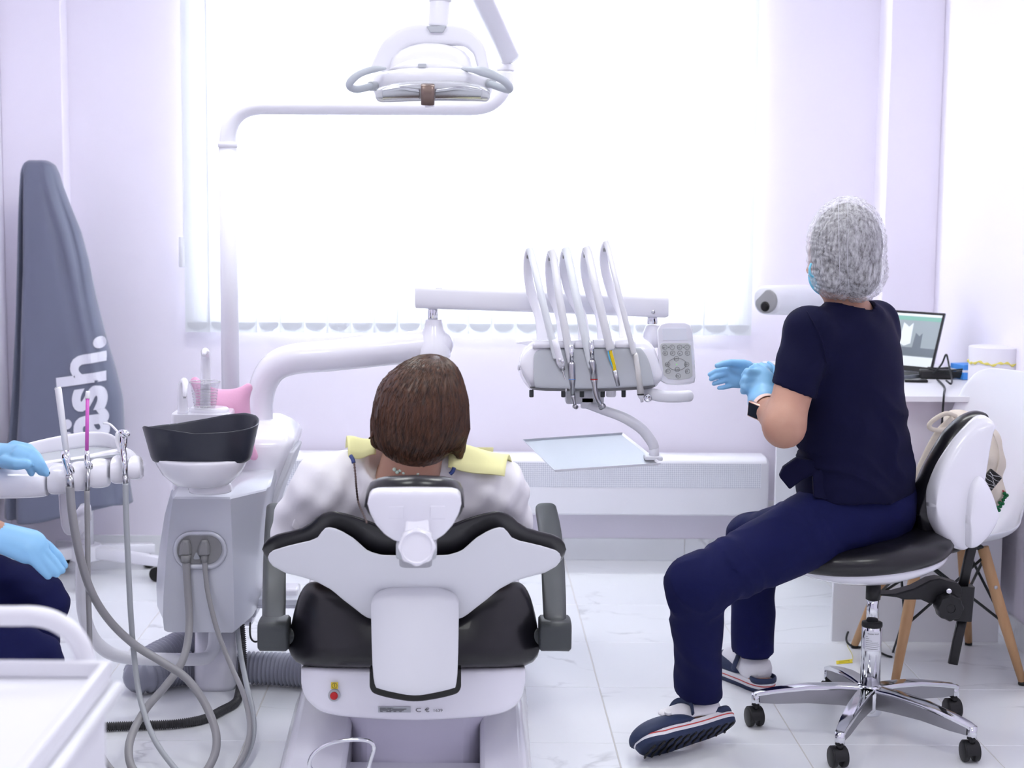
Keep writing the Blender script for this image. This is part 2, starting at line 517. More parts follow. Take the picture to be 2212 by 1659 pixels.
# ================================================================== the room
fl = obj('floor', box2((ROOM_L, ROOM_F, -0.06), (ROOM_R, ROOM_B, -0.0015)), GROUT, kind='structure', smooth=False)
TP = 0.48
def chamfer_tile(w, d, t, e=0.0012):
    secs = []
    for (z, k) in ((-t, 0), (-e, 0), (0, e)):
        x, y = w / 2 - k, d / 2 - k
        secs.append([(-x, -y, z), (x, -y, z), (x, y, z), (-x, y, z)])
    return loft(secs)
tile_cache = {}
x0, y0 = 0.388 - TP * 6, 3.965 - TP * 13
for i in range(12):
    for j in range(20):
        a, b = max(x0 + i * TP, ROOM_L), min(x0 + (i + 1) * TP, ROOM_R)
        c, d = max(y0 + j * TP, ROOM_F), min(y0 + (j + 1) * TP, ROOM_B)
        if b - a < 0.02 or d - c < 0.02: continue
        key = (round(b - a, 4), round(d - c, 4))
        if key not in tile_cache:
            v, f = chamfer_tile(b - a - 0.0030, d - c - 0.0022, 0.008)
            me = bpy.data.meshes.new('tile'); me.from_pydata(np.asarray(v).tolist(), [], f); me.materials.append(MARBLE)
            tile_cache[key] = me
        o = bpy.data.objects.new('tile', tile_cache[key]); COL.objects.link(o); o.parent = fl
        o.location = np.array([(a + b) / 2, (c + d) / 2, 0]) - ORG[fl.name]

# back wall with the window opening
WX0, WX1 = P(446, 690, ROOM_B)[0], P(1592, 690, ROOM_B)[0]
WZ0, WZ1 = P(1010, 699, ROOM_B)[2], 2.45
BW = 0.14
obj('wall_back', join(box2((ROOM_L - .2, ROOM_B, 0), (WX0, ROOM_B + BW, ROOM_H)), box2((WX1, ROOM_B, 0), (ROOM_R + .2, ROOM_B + BW, ROOM_H)),
    box2((WX0, ROOM_B, 0), (WX1, ROOM_B + BW, WZ0)), box2((WX0, ROOM_B, WZ1), (WX1, ROOM_B + BW, ROOM_H))), WALL, kind='structure', smooth=False)
obj('wall_left', box2((ROOM_L - .2, ROOM_F, -.06), (ROOM_L, ROOM_B, ROOM_H)), WALL, kind='structure', smooth=False)
obj('wall_right', box2((ROOM_R, ROOM_F, -.06), (ROOM_R + .2, ROOM_B, ROOM_H)), WALL, kind='structure', smooth=False)
obj('wall_front', box2((ROOM_L - .2, ROOM_F - .2, -.06), (ROOM_R + .2, ROOM_F, ROOM_H)), WALL, kind='structure', smooth=False)
obj('ceiling', box2((ROOM_L - .2, ROOM_F - .2, ROOM_H), (ROOM_R + .2, ROOM_B + BW, ROOM_H + .15)), CEIL, kind='structure', smooth=False)
# boxed-in corners beside the window wall
CHR, CHL = 0.17, 0.10
obj('trim_1', box2((P(1917, 300, ROOM_B - CHR)[0], ROOM_B - CHR, 0), (ROOM_R, ROOM_B, ROOM_H)), WALL, kind='structure', smooth=False, bevel=0.004)
obj('trim_2', box2((ROOM_L, ROOM_B - CHL, 0), (P(136, 300, ROOM_B - CHL)[0], ROOM_B, ROOM_H)), WALL, kind='structure', smooth=False, bevel=0.004)
# tiled skirting
BH = P(1300, 1163, ROOM_B - .01)[2]
def skirting(name, a, b, nrm_dir, h=BH, t=0.011):
    a = V3(*a); b = V3(*b); L = np.linalg.norm(b - a); d = (b - a) / L; nn = V3(*nrm_dir)
    base = obj(name, join(prism([a, b, b + V3(0, 0, h - .003), a + V3(0, 0, h - .003)], nn * (t * .6))), GROUT, kind='structure', smooth=False)
    k = 0; s = 0.0
    while s < L - 0.005:
        e = min(s + TP, L)
        lo = a + d * (s + .0012); hi = a + d * (e - .0012)
        g = prism([lo, hi, hi + V3(0, 0, h), lo + V3(0, 0, h)], nn * t)
        o = obj('tile', g, MARBLE, base, smooth=False, bevel=0.0012, bseg=1)
        s = e; k += 1
XR, XL = P(1917, 300, ROOM_B - CHR)[0], P(136, 300, ROOM_B - CHL)[0]
skirting('baseboard_back', (XL, ROOM_B, 0), (XR, ROOM_B, 0), (0, -1, 0))
skirting('baseboard_right', (ROOM_R, ROOM_B - CHR, 0), (ROOM_R, ROOM_F, 0), (-1, 0, 0))
skirting('baseboard_left', (ROOM_L, ROOM_F, 0), (ROOM_L, ROOM_B - CHL, 0), (1, 0, 0))
skirting('baseboard_corner', (XR, ROOM_B - CHR, 0), (ROOM_R, ROOM_B - CHR, 0), (0, -1, 0))
# window
FRAME = mat('window_frame_white', (240, 242, 246), 0.35)
GLASS = pane_mat()
wy = ROOM_B + 0.055
win = thing('window_1', None, None, ((WX0 + WX1) / 2, wy, WZ0)); win['kind'] = 'structure'
fw = 0.035
obj('window_sill', box2((WX0, ROOM_B - .0, WZ0 - .001), (WX1, wy + .05, WZ0 + .008)), FRAME, win, bevel=.004)
obj('window_frame', join(box2((WX0, wy, WZ0 + .008), (WX0 + fw, wy + .06, WZ1)), box2((WX1 - fw, wy, WZ0 + .008), (WX1, wy + .06, WZ1)),
    box2((WX0 + fw, wy, WZ0 + .008), (WX1 - fw, wy + .06, WZ0 + .008 + fw)), box2((WX0 + fw, wy, WZ1 - fw), (WX1 - fw, wy + .06, WZ1))), FRAME, win, bevel=.004)
for k in (1, 2):
    xm = WX0 + (WX1 - WX0) * k / 3
    obj('mullion', box2((xm - .035, wy, WZ0 + .04), (xm + .035, wy + .06, WZ1 - .06)), FRAME, win, bevel=.004)
for k in range(3):
    a = WX0 + (WX1 - WX0) * k / 3 + .03; b = WX0 + (WX1 - WX0) * (k + 1) / 3 - .03
    obj('pane', box2((a, wy + .028, WZ0 + .04), (b, wy + .034, WZ1 - .05)), GLASS, win, smooth=False)
# vertical blind
BY = ROOM_B - 0.055
bx0, bx1 = P(402, 700, BY)[0], P(1622, 700, BY)[0]
bz0 = P(1010, 721, BY)[2]
blind = thing('vertical_blind', 'white translucent vertical slat blind drawn across the bright window', 'blind', ((bx0 + bx1) / 2, BY, bz0))
obj('headrail', box2((bx0 - .03, BY - .022, 2.50), (bx1 + .03, BY + .022, 2.545)), FRAME, blind, bevel=.003)
for k in (0, 1):
    xx = bx0 + .25 if k == 0 else bx1 - .25
    obj('bracket', box2((xx - .02, BY + .0225, 2.50), (xx + .02, ROOM_B, 2.56)), FRAME, blind, bevel=.002)
NS = 24
sw = (bx1 - bx0) / NS
def slat_geo(w, z0, z1, bow=0.004, n=6):
    L = [(-w / 2 + w * k / n, bow * (1 - (2 * k / n - 1) ** 2)) for k in range(n + 1)]
    loop = [(x, y) for x, y in L] + [(x, y + .0006) for x, y in L[::-1]]
    return loft([[(x, y, z0) for x, y in loop], [(x, y, z1) for x, y in loop]])
sg = slat_geo(sw * 1.05, 0.0, 2.50 - bz0)
sme = bpy.data.meshes.new('slat'); sme.from_pydata(np.asarray(sg[0]).tolist(), [], sg[1]); sme.materials.append(SLAT)
# weight in the hem pocket, straight top, bowed bottom
wl = [(-sw * .44, .040), (sw * .44, .040)] + [(sw * .44 * math.cos(t), .034 - .026 * math.sin(t)) for t in np.linspace(0, math.pi, 11)]
wg = prism([(x, -.0014, z) for x, z in wl], (0, .0011, 0))
WGT = mat('blind_weight', (225, 228, 236), 0.5)
wme = bpy.data.meshes.new('weight'); wme.from_pydata(np.asarray(wg[0]).tolist(), [], wg[1]); wme.materials.append(SLAT)
for k in range(NS):
    o = bpy.data.objects.new('slat', sme); COL.objects.link(o); o.parent = blind
    o.location = V3(bx0 + (k + .5) * sw, BY + (0.002 if k % 2 else -0.004), bz0) - ORG[blind.name]
    o.rotation_euler = (0, 0, math.radians(random.uniform(-1.5, 0)))
    w = bpy.data.objects.new('weight', wme); COL.objects.link(w); w.parent = o
cz = [P(396, y, BY)[2] for y in (560, 300)]
ch = [(V3(P(396, 400, BY)[0], BY - .012, z)) for z in np.linspace(P(396, 545, BY)[2], 2.5, 30)]
obj('chain', tube(ch, 0.0016, 6), FRAME, blind)
obj('chain_weight', join(rcyl(P(393, 577, BY - .012), P(393, 512, BY - .012), M(6.5, BY), .002, 12)), FRAME, blind)

# assumed ceiling panels, unseen above the frame, added as fill light
LEDF = mat('fill_diffuser', (250, 250, 252), 0.5)
for k, (lx, ly) in enumerate(FILL_SPOTS):
    t = thing('ceiling_fill', 'unseen square ceiling panel added for fill light, ' + ('left' if lx < 0 else 'right') + (' one at the back behind the camera', ' one of the middle pair', ' one nearest the window')[k // 2], 'fill light', (lx, ly, ROOM_H - .03), 'unseen fill light panels')
    obj('frame', join(box2((lx - .31, ly - .31, ROOM_H - .03), (lx - .285, ly + .31, ROOM_H)), box2((lx + .285, ly - .31, ROOM_H - .03), (lx + .31, ly + .31, ROOM_H)),
        box2((lx - .285, ly - .31, ROOM_H - .03), (lx + .285, ly - .285, ROOM_H)), box2((lx - .285, ly + .285, ROOM_H - .03), (lx + .285, ly + .31, ROOM_H))), FRAME, t, smooth=False)
    obj('diffuser', box2((lx - .284, ly - .284, ROOM_H - .012), (lx + .284, ly + .284, ROOM_H - .004)), LEDF, t, smooth=False)
    ld = bpy.data.lights.new('panel_light', 'AREA'); ld.shape = 'SQUARE'; ld.size = 0.56; ld.energy = FILL_POWER * (0.7, 1.0, 1.25)[k // 2]; ld.color = (0.98, 1.0, 0.965)
    lo_ = bpy.data.objects.new('panel_light', ld); COL.objects.link(lo_); lo_.location = (lx, ly, ROOM_H - .02)

# radiator under the window
RY0, RY1 = ROOM_B - .15, ROOM_B - .035
rx0, rx1 = P(470, 1000, RY0)[0], P(1662, 1000, RY0)[0]
rz0, rz1 = P(1200, 1112, RY0)[2], P(1200, 976, RY1)[2]
zg0, zg1 = P(1200, 1052, RY0)[2], P(1200, 1000, RY0)[2]
rad = thing('radiator', 'long low white convector radiator with perforated grille under the window', 'radiator', ((rx0 + rx1) / 2, (RY0 + RY1) / 2, rz0))
def radsec(x, inset=0):
    pts = [(RY1, rz0), (RY0 + .004, rz0), (RY0, rz0 + .006), (RY0, zg1 - .0)] + [(RY0 + .05 * (1 - math.cos(t)), zg1 + (rz1 - zg1) * math.sin(t)) for t in np.linspace(.15, math.pi / 2, 8)] + [(RY1, rz1)]
    cy_, cz_ = (RY0 + RY1) / 2, (rz0 + rz1) / 2
    return [(x, cy_ + (y - cy_) * (1 - inset), cz_ + (z - cz_) * (1 - inset)) for y, z in pts]
obj('casing', loft([radsec(rx0, .1), radsec(rx0 + .01), radsec(rx1 - .01), radsec(rx1, .1)]), PWHITE, rad, flat_angle=30)
def grille_mat():
    m = bpy.data.materials.new('perforated_grille'); m.use_nodes = True; nt = m.node_tree; b = nt.nodes['Principled BSDF']
    tc = nt.nodes.new('ShaderNodeTexCoord'); mp = nt.nodes.new('ShaderNodeMapping'); mp.inputs['Rotation'].default_value = (math.pi / 2, 0, 0)
    v = nt.nodes.new('ShaderNodeTexVoronoi'); v.voronoi_dimensions = '2D'; v.inputs['Scale'].default_value = 125; v.inputs['Randomness'].default_value = 0.0
    r = nt.nodes.new('ShaderNodeValToRGB'); r.color_ramp.elements[0].position = .3; r.color_ramp.elements[1].position = .38
    r.color_ramp.elements[0].color = lin((176, 180, 196)); r.color_ramp.elements[1].color = lin((236, 237, 244))
    nt.links.new(tc.outputs['Object'], mp.inputs[0]); nt.links.new(mp.outputs[0], v.inputs['Vector']); nt.links.new(v.outputs['Distance'], r.inputs[0]); nt.links.new(r.outputs[0], b.inputs['Base Color'])
    b.inputs['Roughness'].default_value = .5
    return m
obj('grille', box2((rx0 + .03, RY0 - .0015, zg0), (rx1 - .03, RY0 + .002, zg1)), grille_mat(), rad, smooth=False)
for s in (rx0 + .2, rx1 - .2):
    obj('bracket', box2((s - .02, RY1, rz0 + .03), (s + .02, ROOM_B - .0005, rz1 - .03)), PWHITE, rad, smooth=False)
PIPEW = mat('pipe_white', (228, 226, 230), .35)
obj('valve', join(cyl((rx1 + .03, RY1 - .04, rz0 + .035), (rx1 + .03, RY1 - .04, 0.0), .011, 12), cyl((rx1 - .005, RY1 - .04, rz0 + .035), (rx1 + .055, RY1 - .04, rz0 + .035), .013, 12)), PIPEW, rad)

# ================================================================== dental chair
CXC = 896.0
base0 = PZ(896, 1620, 0.0)
chair = thing('dental_chair', 'white dental treatment chair with black upholstery seen from behind the headrest', 'dental chair', (-.13, 3.9, 0))
def mir(tab):                       # half outline left of the axis -> whole, by column
    t = sorted(tab); return t + [(2 * CXC - x, y) for x, y in t[::-1] if x < CXC - .5]
def fn(tab):
    t = sorted(tab); xs = [q[0] for q in t]; ys = [q[1] for q in t]
    return lambda x: float(np.interp(x, xs, ys))
def fnc(tab, per=6):
    t = cr([np.array(q, float) for q in sorted(tab)], per)
    xs = np.maximum.accumulate([q[0] for q in t]); ys = [q[1] for q in t]
    return lambda x: float(np.interp(x, xs, ys))
shU = mir([(581, 1205), (584, 1196), (592, 1189), (621, 1180), (650, 1173), (672, 1168), (690, 1160), (696, 1149), (703, 1141), (711, 1139), (722, 1141), (738, 1147), (765, 1163), (791, 1187), (806, 1194), (826, 1199), (896, 1201)])
shL = mir([(581, 1205), (583, 1214), (590, 1223), (615, 1237), (647, 1245), (683, 1256), (716, 1274), (742, 1296), (768, 1316), (788, 1332), (800, 1337), (896, 1338)])
def backY(x, y):
    return 3.46 - (1336 - y) / 196.0 * 0.22 + 0.13 * (abs(x - CXC) / 320.0) ** 2
cuU = mir([(571, 1190), (574, 1174), (582, 1163), (600, 1154), (630, 1147), (655, 1140), (675, 1127), (690, 1112), (705, 1106), (722, 1104), (748, 1109), (778, 1118), (800, 1126), (840, 1142), (896, 1150)])
cuL = mir([(571, 1190), (574, 1202), (582, 1214), (615, 1230), (647, 1240), (683, 1252), (716, 1270), (742, 1292), (768, 1310), (896, 1320)])
obj('backrest_cushion', pillow(colx(571, 1221, 70), fn(cuU), fn(cuL), lambda x, y: backY(x, y) + .055, .085, 32, 2.6), LEATHER, chair)
obj('backrest_shell', pillow(colx(581, 1211, 90), fn(shU), fn(shL), lambda x, y: backY(x, y) - .005, .04, 36, 5.0), WHITEM, chair)
# spine cover running down into the base
spU = fnc([(803, 1300), (806, 1290), (815, 1279), (830, 1271), (855, 1263), (897, 1258), (938, 1263), (962, 1271), (978, 1279), (987, 1290), (991, 1300)], 3)
spL = fnc([(803, 1330), (806, 1440), (811, 1478), (816, 1484), (850, 1493), (897, 1500), (944, 1493), (980, 1484), (985, 1478), (989, 1440), (991, 1330)], 3)
def spineY(x, y): return 3.36 + .06 * (1500 - y) / 240 * 0 + .02 * (abs(x - 897) / 94) ** 4 + max(0, (1290 - y)) * 0.0009
obj('spine_cover', pillow(colx(803, 991, 40), spU, spL, spineY, .05, 40, 7.0, (0, -1, .12)), WHITEM, chair)
obj('hinge_recess', pillow(colx(800, 996, 30), fn([(800, 1440), (996, 1440)]), fnc([(800, 1480), (804, 1490), (815, 1497), (850, 1506), (897, 1512), (944, 1506), (981, 1497), (992, 1490), (996, 1480)], 3), lambda x, y: 3.435, .05, 24, 8, (0, -1, .1)), BLACKG, chair)
# seat: upholstered back edge, pan and leg rest reaching away
seU = mir([(628, 1405), (630, 1370), (636, 1330), (645, 1295), (655, 1272), (668, 1259), (685, 1256), (720, 1262), (800, 1275), (896, 1280)])
seL = mir([(628, 1405), (631, 1418), (640, 1430), (660, 1439), (700, 1442), (896, 1443)])
obj('seat_cushion', join(pillow(colx(628, 1164, 60), fn(seU), fn(seL), lambda x, y: 3.53 + .10 * (abs(x - CXC) / 268) ** 4 + (1443 - y) * .00045, .11, 36, 3.4, (0, -1, .35)),
    tube([V3(-.125, 3.62, .42), V3(-.125, 3.9, .425), V3(-.125, 4.12, .44)], [(.235, .05), (.245, .055), (.235, .045)], 28, up=(0, 0, 1), ex=4, round_end=True)), LEATHER, chair)
obj('leg_rest', tube([V3(-.125, 4.1, .44), V3(-.125, 4.3, .42), V3(-.125, 4.75, .30), V3(-.125, 4.95, .245)], [(.22, .045), (.21, .045), (.19, .04), (.17, .035)], 28, up=(0, 0, 1), ex=4, round_end=True), LEATHER, chair)
obj('seat_shell', tube([V3(-.125, 3.66, .355), V3(-.125, 3.95, .36), V3(-.125, 4.35, .375)], [(.245, .05), (.262, .06), (.215, .045)], 28, up=(0, 0, 1), ex=5, round_end=True), WHITE, chair)
for s in (-1, 1): obj('side_panel', loft([[(s * .235 - .13, 3.72, .36), (s * .262 - .13, 3.72, .36), (s * .262 - .13, 3.72, .40), (s * .235 - .13, 3.72, .40)],
    [(s * .235 - .13, 3.95, .36), (s * .262 - .13, 3.95, .36), (s * .262 - .13, 3.95, .50), (s * .235 - .13, 3.95, .50)],
    [(s * .235 - .13, 4.2, .36), (s * .262 - .13, 4.2, .36), (s * .262 - .13, 4.2, .46), (s * .235 - .13, 4.2, .46)]]), WHITE, chair, bevel=.008)
# armrests
def armrest(path, w):
    a = thing  # noqa
    pts = cr(PP(path), 5)
    ws = np.interp(np.linspace(0, 1, len(pts)), np.linspace(0, 1, len(w)), w)
    return tube(pts, [(M(x / 2, q[1]), .017) for x, q in zip(ws, pts)], 24, up=(0, 0, 1), ex=3.2, round_end=True)
for nm, path, w, blk in (('right', [(1199, 1345, 3.58), (1197, 1290, 3.69), (1194, 1220, 3.83), (1188, 1150, 3.98), (1179, 1100, 4.1)], [50, 52, 52, 50, 46], (1165, 1234)),
                         ('left', [(591, 1355, 3.58), (592, 1300, 3.69), (593, 1220, 3.83), (595, 1150, 3.98), (598, 1100, 4.1)], [51, 52, 50, 48, 46], (557, 622))):
    p_ = obj('armrest', armrest(path, w), ARMGREY, chair)
    x0_, x1_ = blk
    c = (P(x0_, 1338, 3.56) + P(x1_, 1411, 3.56)) / 2
    wid = P(x1_, 1400, 3.56)[0] - P(x0_, 1400, 3.56)[0]
    obj('armrest_bracket', tube([c + V3(-wid / 2, .03, 0), c + V3(-wid / 2 + .005, .03, 0), c + V3(wid / 2 - .005, .03, 0), c + V3(wid / 2, .03, 0)], [(.04, .032), (.044, .037), (.044, .037), (.04, .032)], 28, up=(0, 0, 1), ex=4.5) , ARMGREY, p_)
    s = -1 if nm == 'right' else 1
    e0 = P(x0_ if s < 0 else x1_, 1383, 3.58)
    obj('armrest_pivot', rcyl(e0 + V3(s * .03, .03, 0), e0 + V3(-s * .012, .03, 0), .021, .003, 20), ARMGREY, p_)
# headrest
hY = 3.04
hrU = mir([(795, 1082), (797, 1068), (803, 1060), (815, 1056), (830, 1055), (896, 1054)])
hrL = mir([(795, 1082), (800, 1104), (813, 1130), (833, 1152), (850, 1163), (870, 1170), (896, 1172)])
hcU = mir([(789, 1085), (791, 1062), (799, 1046), (814, 1036), (835, 1031), (896, 1028)])
hcL = mir([(789, 1085), (796, 1104), (813, 1128), (833, 1146), (896, 1160)])
HN = (0, -1, -.12)
def hdY(x, y): return hY + .05 * (abs(x - CXC) / 105) ** 2 - (1172 - y) * .0002
obj('headrest_cushion', pillow(colx(789, 1003, 44), fn(hcU), fn(hcL), lambda x, y: hdY(x, y) + .05, .075, 30, 2.6, HN), LEATHER, chair)
obj('headrest_shell', pillow(colx(795, 997, 44), fn(hrU), fn(hrL), lambda x, y: hdY(x, y), .042, 30, 4.5, HN), WHITE, chair)
hs = bpy.data.objects[chair.children[-1].name]
for a, b in ((840, 872), (930, 961)): obj('recess_frame', pillow(colx(a, b, 14), fn([(a, 1092), (b, 1092)]), fn([(a, 1121), (b, 1121)]), lambda x, y: hdY(x, y) - .020, .006, 16, 6, HN), WHITE, hs)
obj('headrest_neck', loft([rr_ for rr_ in [np.array([P(px, y, hY - dy + (q == 1) * .05) for px, q in ((901 - w, 0), (901 + w, 0), (901 + w, 1), (901 - w, 1))]) for y, w, dy in ((1094, 25, .012), (1110, 25.5, .022), (1135, 26, .036), (1160, 29, .046), (1180, 33, .05))]]), WHITE, chair, bevel=.006, bseg=3)
kc = P(901, 1180, 2.98)
kn = nrm(V3(0, -1, .12))
def lobed(r, d, n=8, m=64): return [r * (1 + .045 * math.cos(n * 2 * math.pi * k / m)) for k in range(m)]
ka = V3(1, 0, 0); kb = np.cross(kn, ka)
def kring(r, h, lob=.05): return [kc + kn * h + (ka * math.cos(t) + kb * math.sin(t)) * r * (1 + lob * math.cos(8 * t)) for t in np.linspace(0, 2 * math.pi, 64, endpoint=False)]
obj('adjusting_knob', loft([kring(.026, -.025, 0), kring(.035, -.02), kring(.036, .012), kring(.034, .02), kring(.030, .022, 0), kring(.028, .019, 0)]), WHITE, chair, flat_angle=40)
obj('knob_block', box(P(900, 1183, 3.06), (M(88, 3.06), .07, .035)), LGREY, chair, bevel=.006)
obj('headrest_post', tube([P(900, 1185, 3.09), P(898, 1215, 3.25)], [(.035, .012)] * 2, 16, up=(0, 0, 1), ex=4), STEEL, chair)
# base housing with red switch
hoL = fnc([(660, 1470), (664, 1490), (672, 1505), (690, 1522), (712, 1532), (770, 1541), (896, 1547), (1022, 1541), (1080, 1532), (1106, 1520), (1120, 1505), (1127, 1490), (1131, 1470)], 3)
obj('base_housing', pillow(colx(660, 1131, 50), fn([(660, 1432), (1131, 1432)]), hoL, lambda x, y: 3.62 + .04 * (abs(x - 896) / 235) ** 6, .20, 36, 7.5, (0, -1, .18)), WHITE, chair)
hob = bpy.data.objects[chair.children[-1].name]
def surf(o):                                  # points on an object's skin along a camera ray
    og = ORG[o.name]
    t = BVHTree.FromPolygons([tuple(v.co) for v in o.data.vertices], [tuple(p.vertices) for p in o.data.polygons])
    def f(px, py, off=.0006):
        d = nrm(P(px, py, 1.0) - _C); h = t.ray_cast(Vector(_C - og), Vector(d))
        q = np.array(h[0]) + og if h[0] is not None else P(px, py, 3.52)
        return q - d * off
    return f
hsf = surf(hob)
RED = mat('red_button', (196, 30, 34), .3)
b0 = hsf(722, 1502)
sw_ = obj('power_switch', rcyl(b0 + V3(0, .02, -.004), b0 + V3(0, -.005, .001), M(13.5, 3.52), .002, 28), LGREY, chair)
obj('switch_button', rcyl(b0 + V3(0, -.003, 0), b0 + V3(0, -.010, .0016), M(8.7, 3.52), .0015, 28), RED, sw_, label='red round switch button')
YEL = mat('yellow_sticker', (232, 206, 52), .5)
INK = mat('dark_print', (70, 66, 70), .6)
def decal(sf, poly, th=.001):
    return prism([sf(x, y, .0012) for x, y in poly], (0, th, 0))
st = obj('switch_sticker', decal(hsf, [(715, 1474), (730, 1474), (730, 1488), (715, 1488)]), YEL, chair, label='yellow switch sticker', smooth=False)
obj('sticker_mark', join(tube([hsf(722.5 + 5.6 * math.cos(t), 1481 + 5.4 * math.sin(t), .0014) for t in np.linspace(0, 2 * math.pi, 24, endpoint=False)], .0005, 6, closed=True), tube([hsf(722.5, 1477, .0014), hsf(722.5, 1484, .0014)], .0006, 6)), INK, st)
def print_on(sf, s_, size, px, py, Yd, sx=1.0):          # flat print laid on the surface
    v, f = text_geo(s_, size / M(1, Yd))
    return np.array([sf(px + q[0] * sx, py - q[1], .0018) for q in v]), f
obj('rating_label', decal(hsf, [(817, 1527), (887, 1527), (887, 1539), (817, 1539)]), LGREY, chair, smooth=False)
for y_, segs in ((1529.5, ((820, 834), (836, 849))), (1532, ((820, 845), (847, 878))), (1534.5, ((820, 838), (841, 872))), (1537.2, ((821, 827), (834, 845), (850, 856), (862, 868)))):   # rows too small to read
    for a_, b_ in segs:
        obj('label_print', tube([hsf(a_, y_, .0022), hsf((a_ + b_) / 2, y_, .0022), hsf(b_, y_, .0022)], .00055, 5), INK, chair)
obj('certification_mark', join(print_on(hsf, 'C', .013, 897, 1538, 3.53, 1.5), print_on(hsf, '\u20ac', .013, 917, 1538, 3.53, 1.4), print_on(hsf, '1639', .0085, 935, 1537.5, 3.53, 1.3)), INK, chair)
# pedestal and floor base
LIFT = mat('lift_cover', (226, 223, 240), .4)
obj('lift_cover', loft([np.array(PP([(x, y, Yv) for x, Yv in [(752 + 3, 4.0), (752, 3.80), (785, 3.74), (896, 3.72), (1010, 3.74), (1046, 3.80), (1043, 4.0)]])) for y in (1520, 1560)] +
    [np.array([(P(x, 1560, 3.76)[0], Yv, .0) for x, Yv in [(752 + 3, 4.0), (752, 3.80), (785, 3.74), (896, 3.72), (1010, 3.74), (1046, 3.80), (1043, 4.0)]])]), LIFT, chair, bevel=.01)
fr = PZ(1142, 1572, 0.0); flx = PZ(641, 1570, 0.0)
bl, br = flx[0], fr[0]
def bsec(z, k, y0_, y1_):
    cx_ = (bl + br) / 2; hw = (br - bl) / 2 * k
    return [(cx_ + q[0] * hw * 2, (y0_ + y1_) / 2 + q[1] * (y1_ - y0_), z) for q in rrect(0, 0, 1, 1, .12)]
obj('base_body', loft([bsec(0, 1, 4.09, 4.75), bsec(.03, 1.0, 4.09, 4.75), bsec(.05, .985, 4.07, 4.72), bsec(.12, .955, 4.0, 4.65), bsec(.24, .93, 3.9, 4.5), bsec(.31, .90, 3.9, 4.45)]), WHITE, chair, flat_angle=35)
for s in (-1, 1):
    xi = P(762 if s < 0 else 1036, 1560, 3.8)[0]; xo = (bl if s < 0 else br) + (.012 if s < 0 else -.012)
    xm = xo + (-.02 if s > 0 else .02)
    secs = []
    for yy, zt, dz in ((4.1, .135, 0), (3.95, .14, 0), (3.8, .12, 0), (3.55, .075, 0), (3.4, .035, 0)):
        a_, b_ = min(xi, xo), max(xi, xo)
        secs.append([(a_, yy, 0), (b_, yy, 0), (b_, yy, zt * (1 if s < 0 else .75)), (b_ - .02, yy, zt * (1.05)), ((a_ + b_) / 2, yy, zt * .95), (a_ + .02, yy, zt * 1.05), (a_, yy, zt * (1 if s > 0 else .75))])
    obj('base_wing', loft(secs), WHITE, chair, bevel=.012, bseg=3)
obj('base_toe', loft([[((bl + br) / 2 + q[0] * .56, 3.52 + q[1] * .42, z) for q in rrect(0, 0, k, k, .2)] for z, k in ((0, 1), (.02, 1), (.032, .97))]), WHITE, chair, flat_angle=35)
fr_p = cr(PP([(702, 1700, 3.42), (672, 1662, 3.42), (669, 1646, 3.42), (678, 1628, 3.42), (698, 1613, 3.42), (725, 1603, 3.42), (760, 1598, 3.42), (790, 1599, 3.42), (804, 1606, 3.42), (808, 1618, 3.42), (803, 1635, 3.42), (790, 1680, 3.42), (782, 1720, 3.42)]), 6)
obj('foot_rail', tube(fr_p, .0048, 12), CHROME, chair)

# ================================================================== cuspidor unit on its column
ux, uy = P(468, 1500, 4.42)[0], 4.42
unit = thing('cuspidor_unit', 'silver and white dental side unit with black spittoon bowl on a white column', 'dental unit', (ux, uy, 0))
def usec(y, xl, fl_, fr_, xr, dy=0.0, Yf=4.16, Yb=4.62):
    pts = [(xl, Yf + .12), (fl_, Yf + .012), (fl_ + 3, Yf), (fr_ - 3, Yf), (fr_, Yf + .008), (xr - 4, Yf + .13), (xr, Yf + .17), (xr, Yb - .03), (xr - 12, Yb), (xl + 12, Yb), (xl, Yb - .03)]
    z = P(430, y, Yf)[2]
    return [(P(x, y, Yf + (0 if abs(Yv - Yf) < .1 else .1))[0], Yv + dy, z) for x, Yv in pts]
usecs = [usec(1366, 356, 360, 505, 530), usec(1362, 349, 352, 509, 540), usec(1334, 337, 349, 509, 546), usec(1290, 335, 350, 508, 549), usec(1246, 337, 353, 507, 553), usec(1190, 344, 357, 505, 559),
         usec(1132, 353, 363, 503, 566), usec(1090, 364, 369, 501, 573), usec(1078, 367, 371, 501, 576), usec(1074, 370, 374, 499, 577, .004), usec(1056, 374, 380, 505, 580, .03, 4.2), usec(1046, 378, 390, 515, 580, .07, 4.22)]
obj('body', loft(usecs), SILVER, unit, flat_angle=28)
# white outer shell rising on the right to the arm socket
def ssec(y, x0_, x1_, Y0=4.30, Y1=4.76):
    Y0 += .17
    z = P(560, y, Y0)[2]
    return [(P(x0_, y, Y0)[0] + q[0] * 0, 0, 0) for q in ()] or [(( P(x0_, y, Y0)[0] + P(x1_, y, Y0)[0]) / 2 + q[0] * (P(x1_, y, Y0)[0] - P(x0_, y, Y0)[0]), (Y0 + Y1) / 2 + q[1] * (Y1 - Y0), z) for q in rrect(0, 0, 1, 1, .16, 4)]
obj('side_shell', loft([ssec(1352, 520, 543, 4.36), ssec(1340, 515, 548, 4.34), ssec(1246, 505, 556, 4.33), ssec(1180, 500, 565, 4.32), ssec(1110, 495, 579, 4.31), ssec(1050, 490, 597, 4.3), ssec(1000, 490, 616, 4.3), ssec(968, 495, 630, 4.3), ssec(952, 500, 634, 4.31), ssec(938, 505, 629, 4.33), ssec(922, 515, 612, 4.36), ssec(910, 530, 594, 4.4), ssec(906, 545, 585, 4.44)]), WHITE, unit)
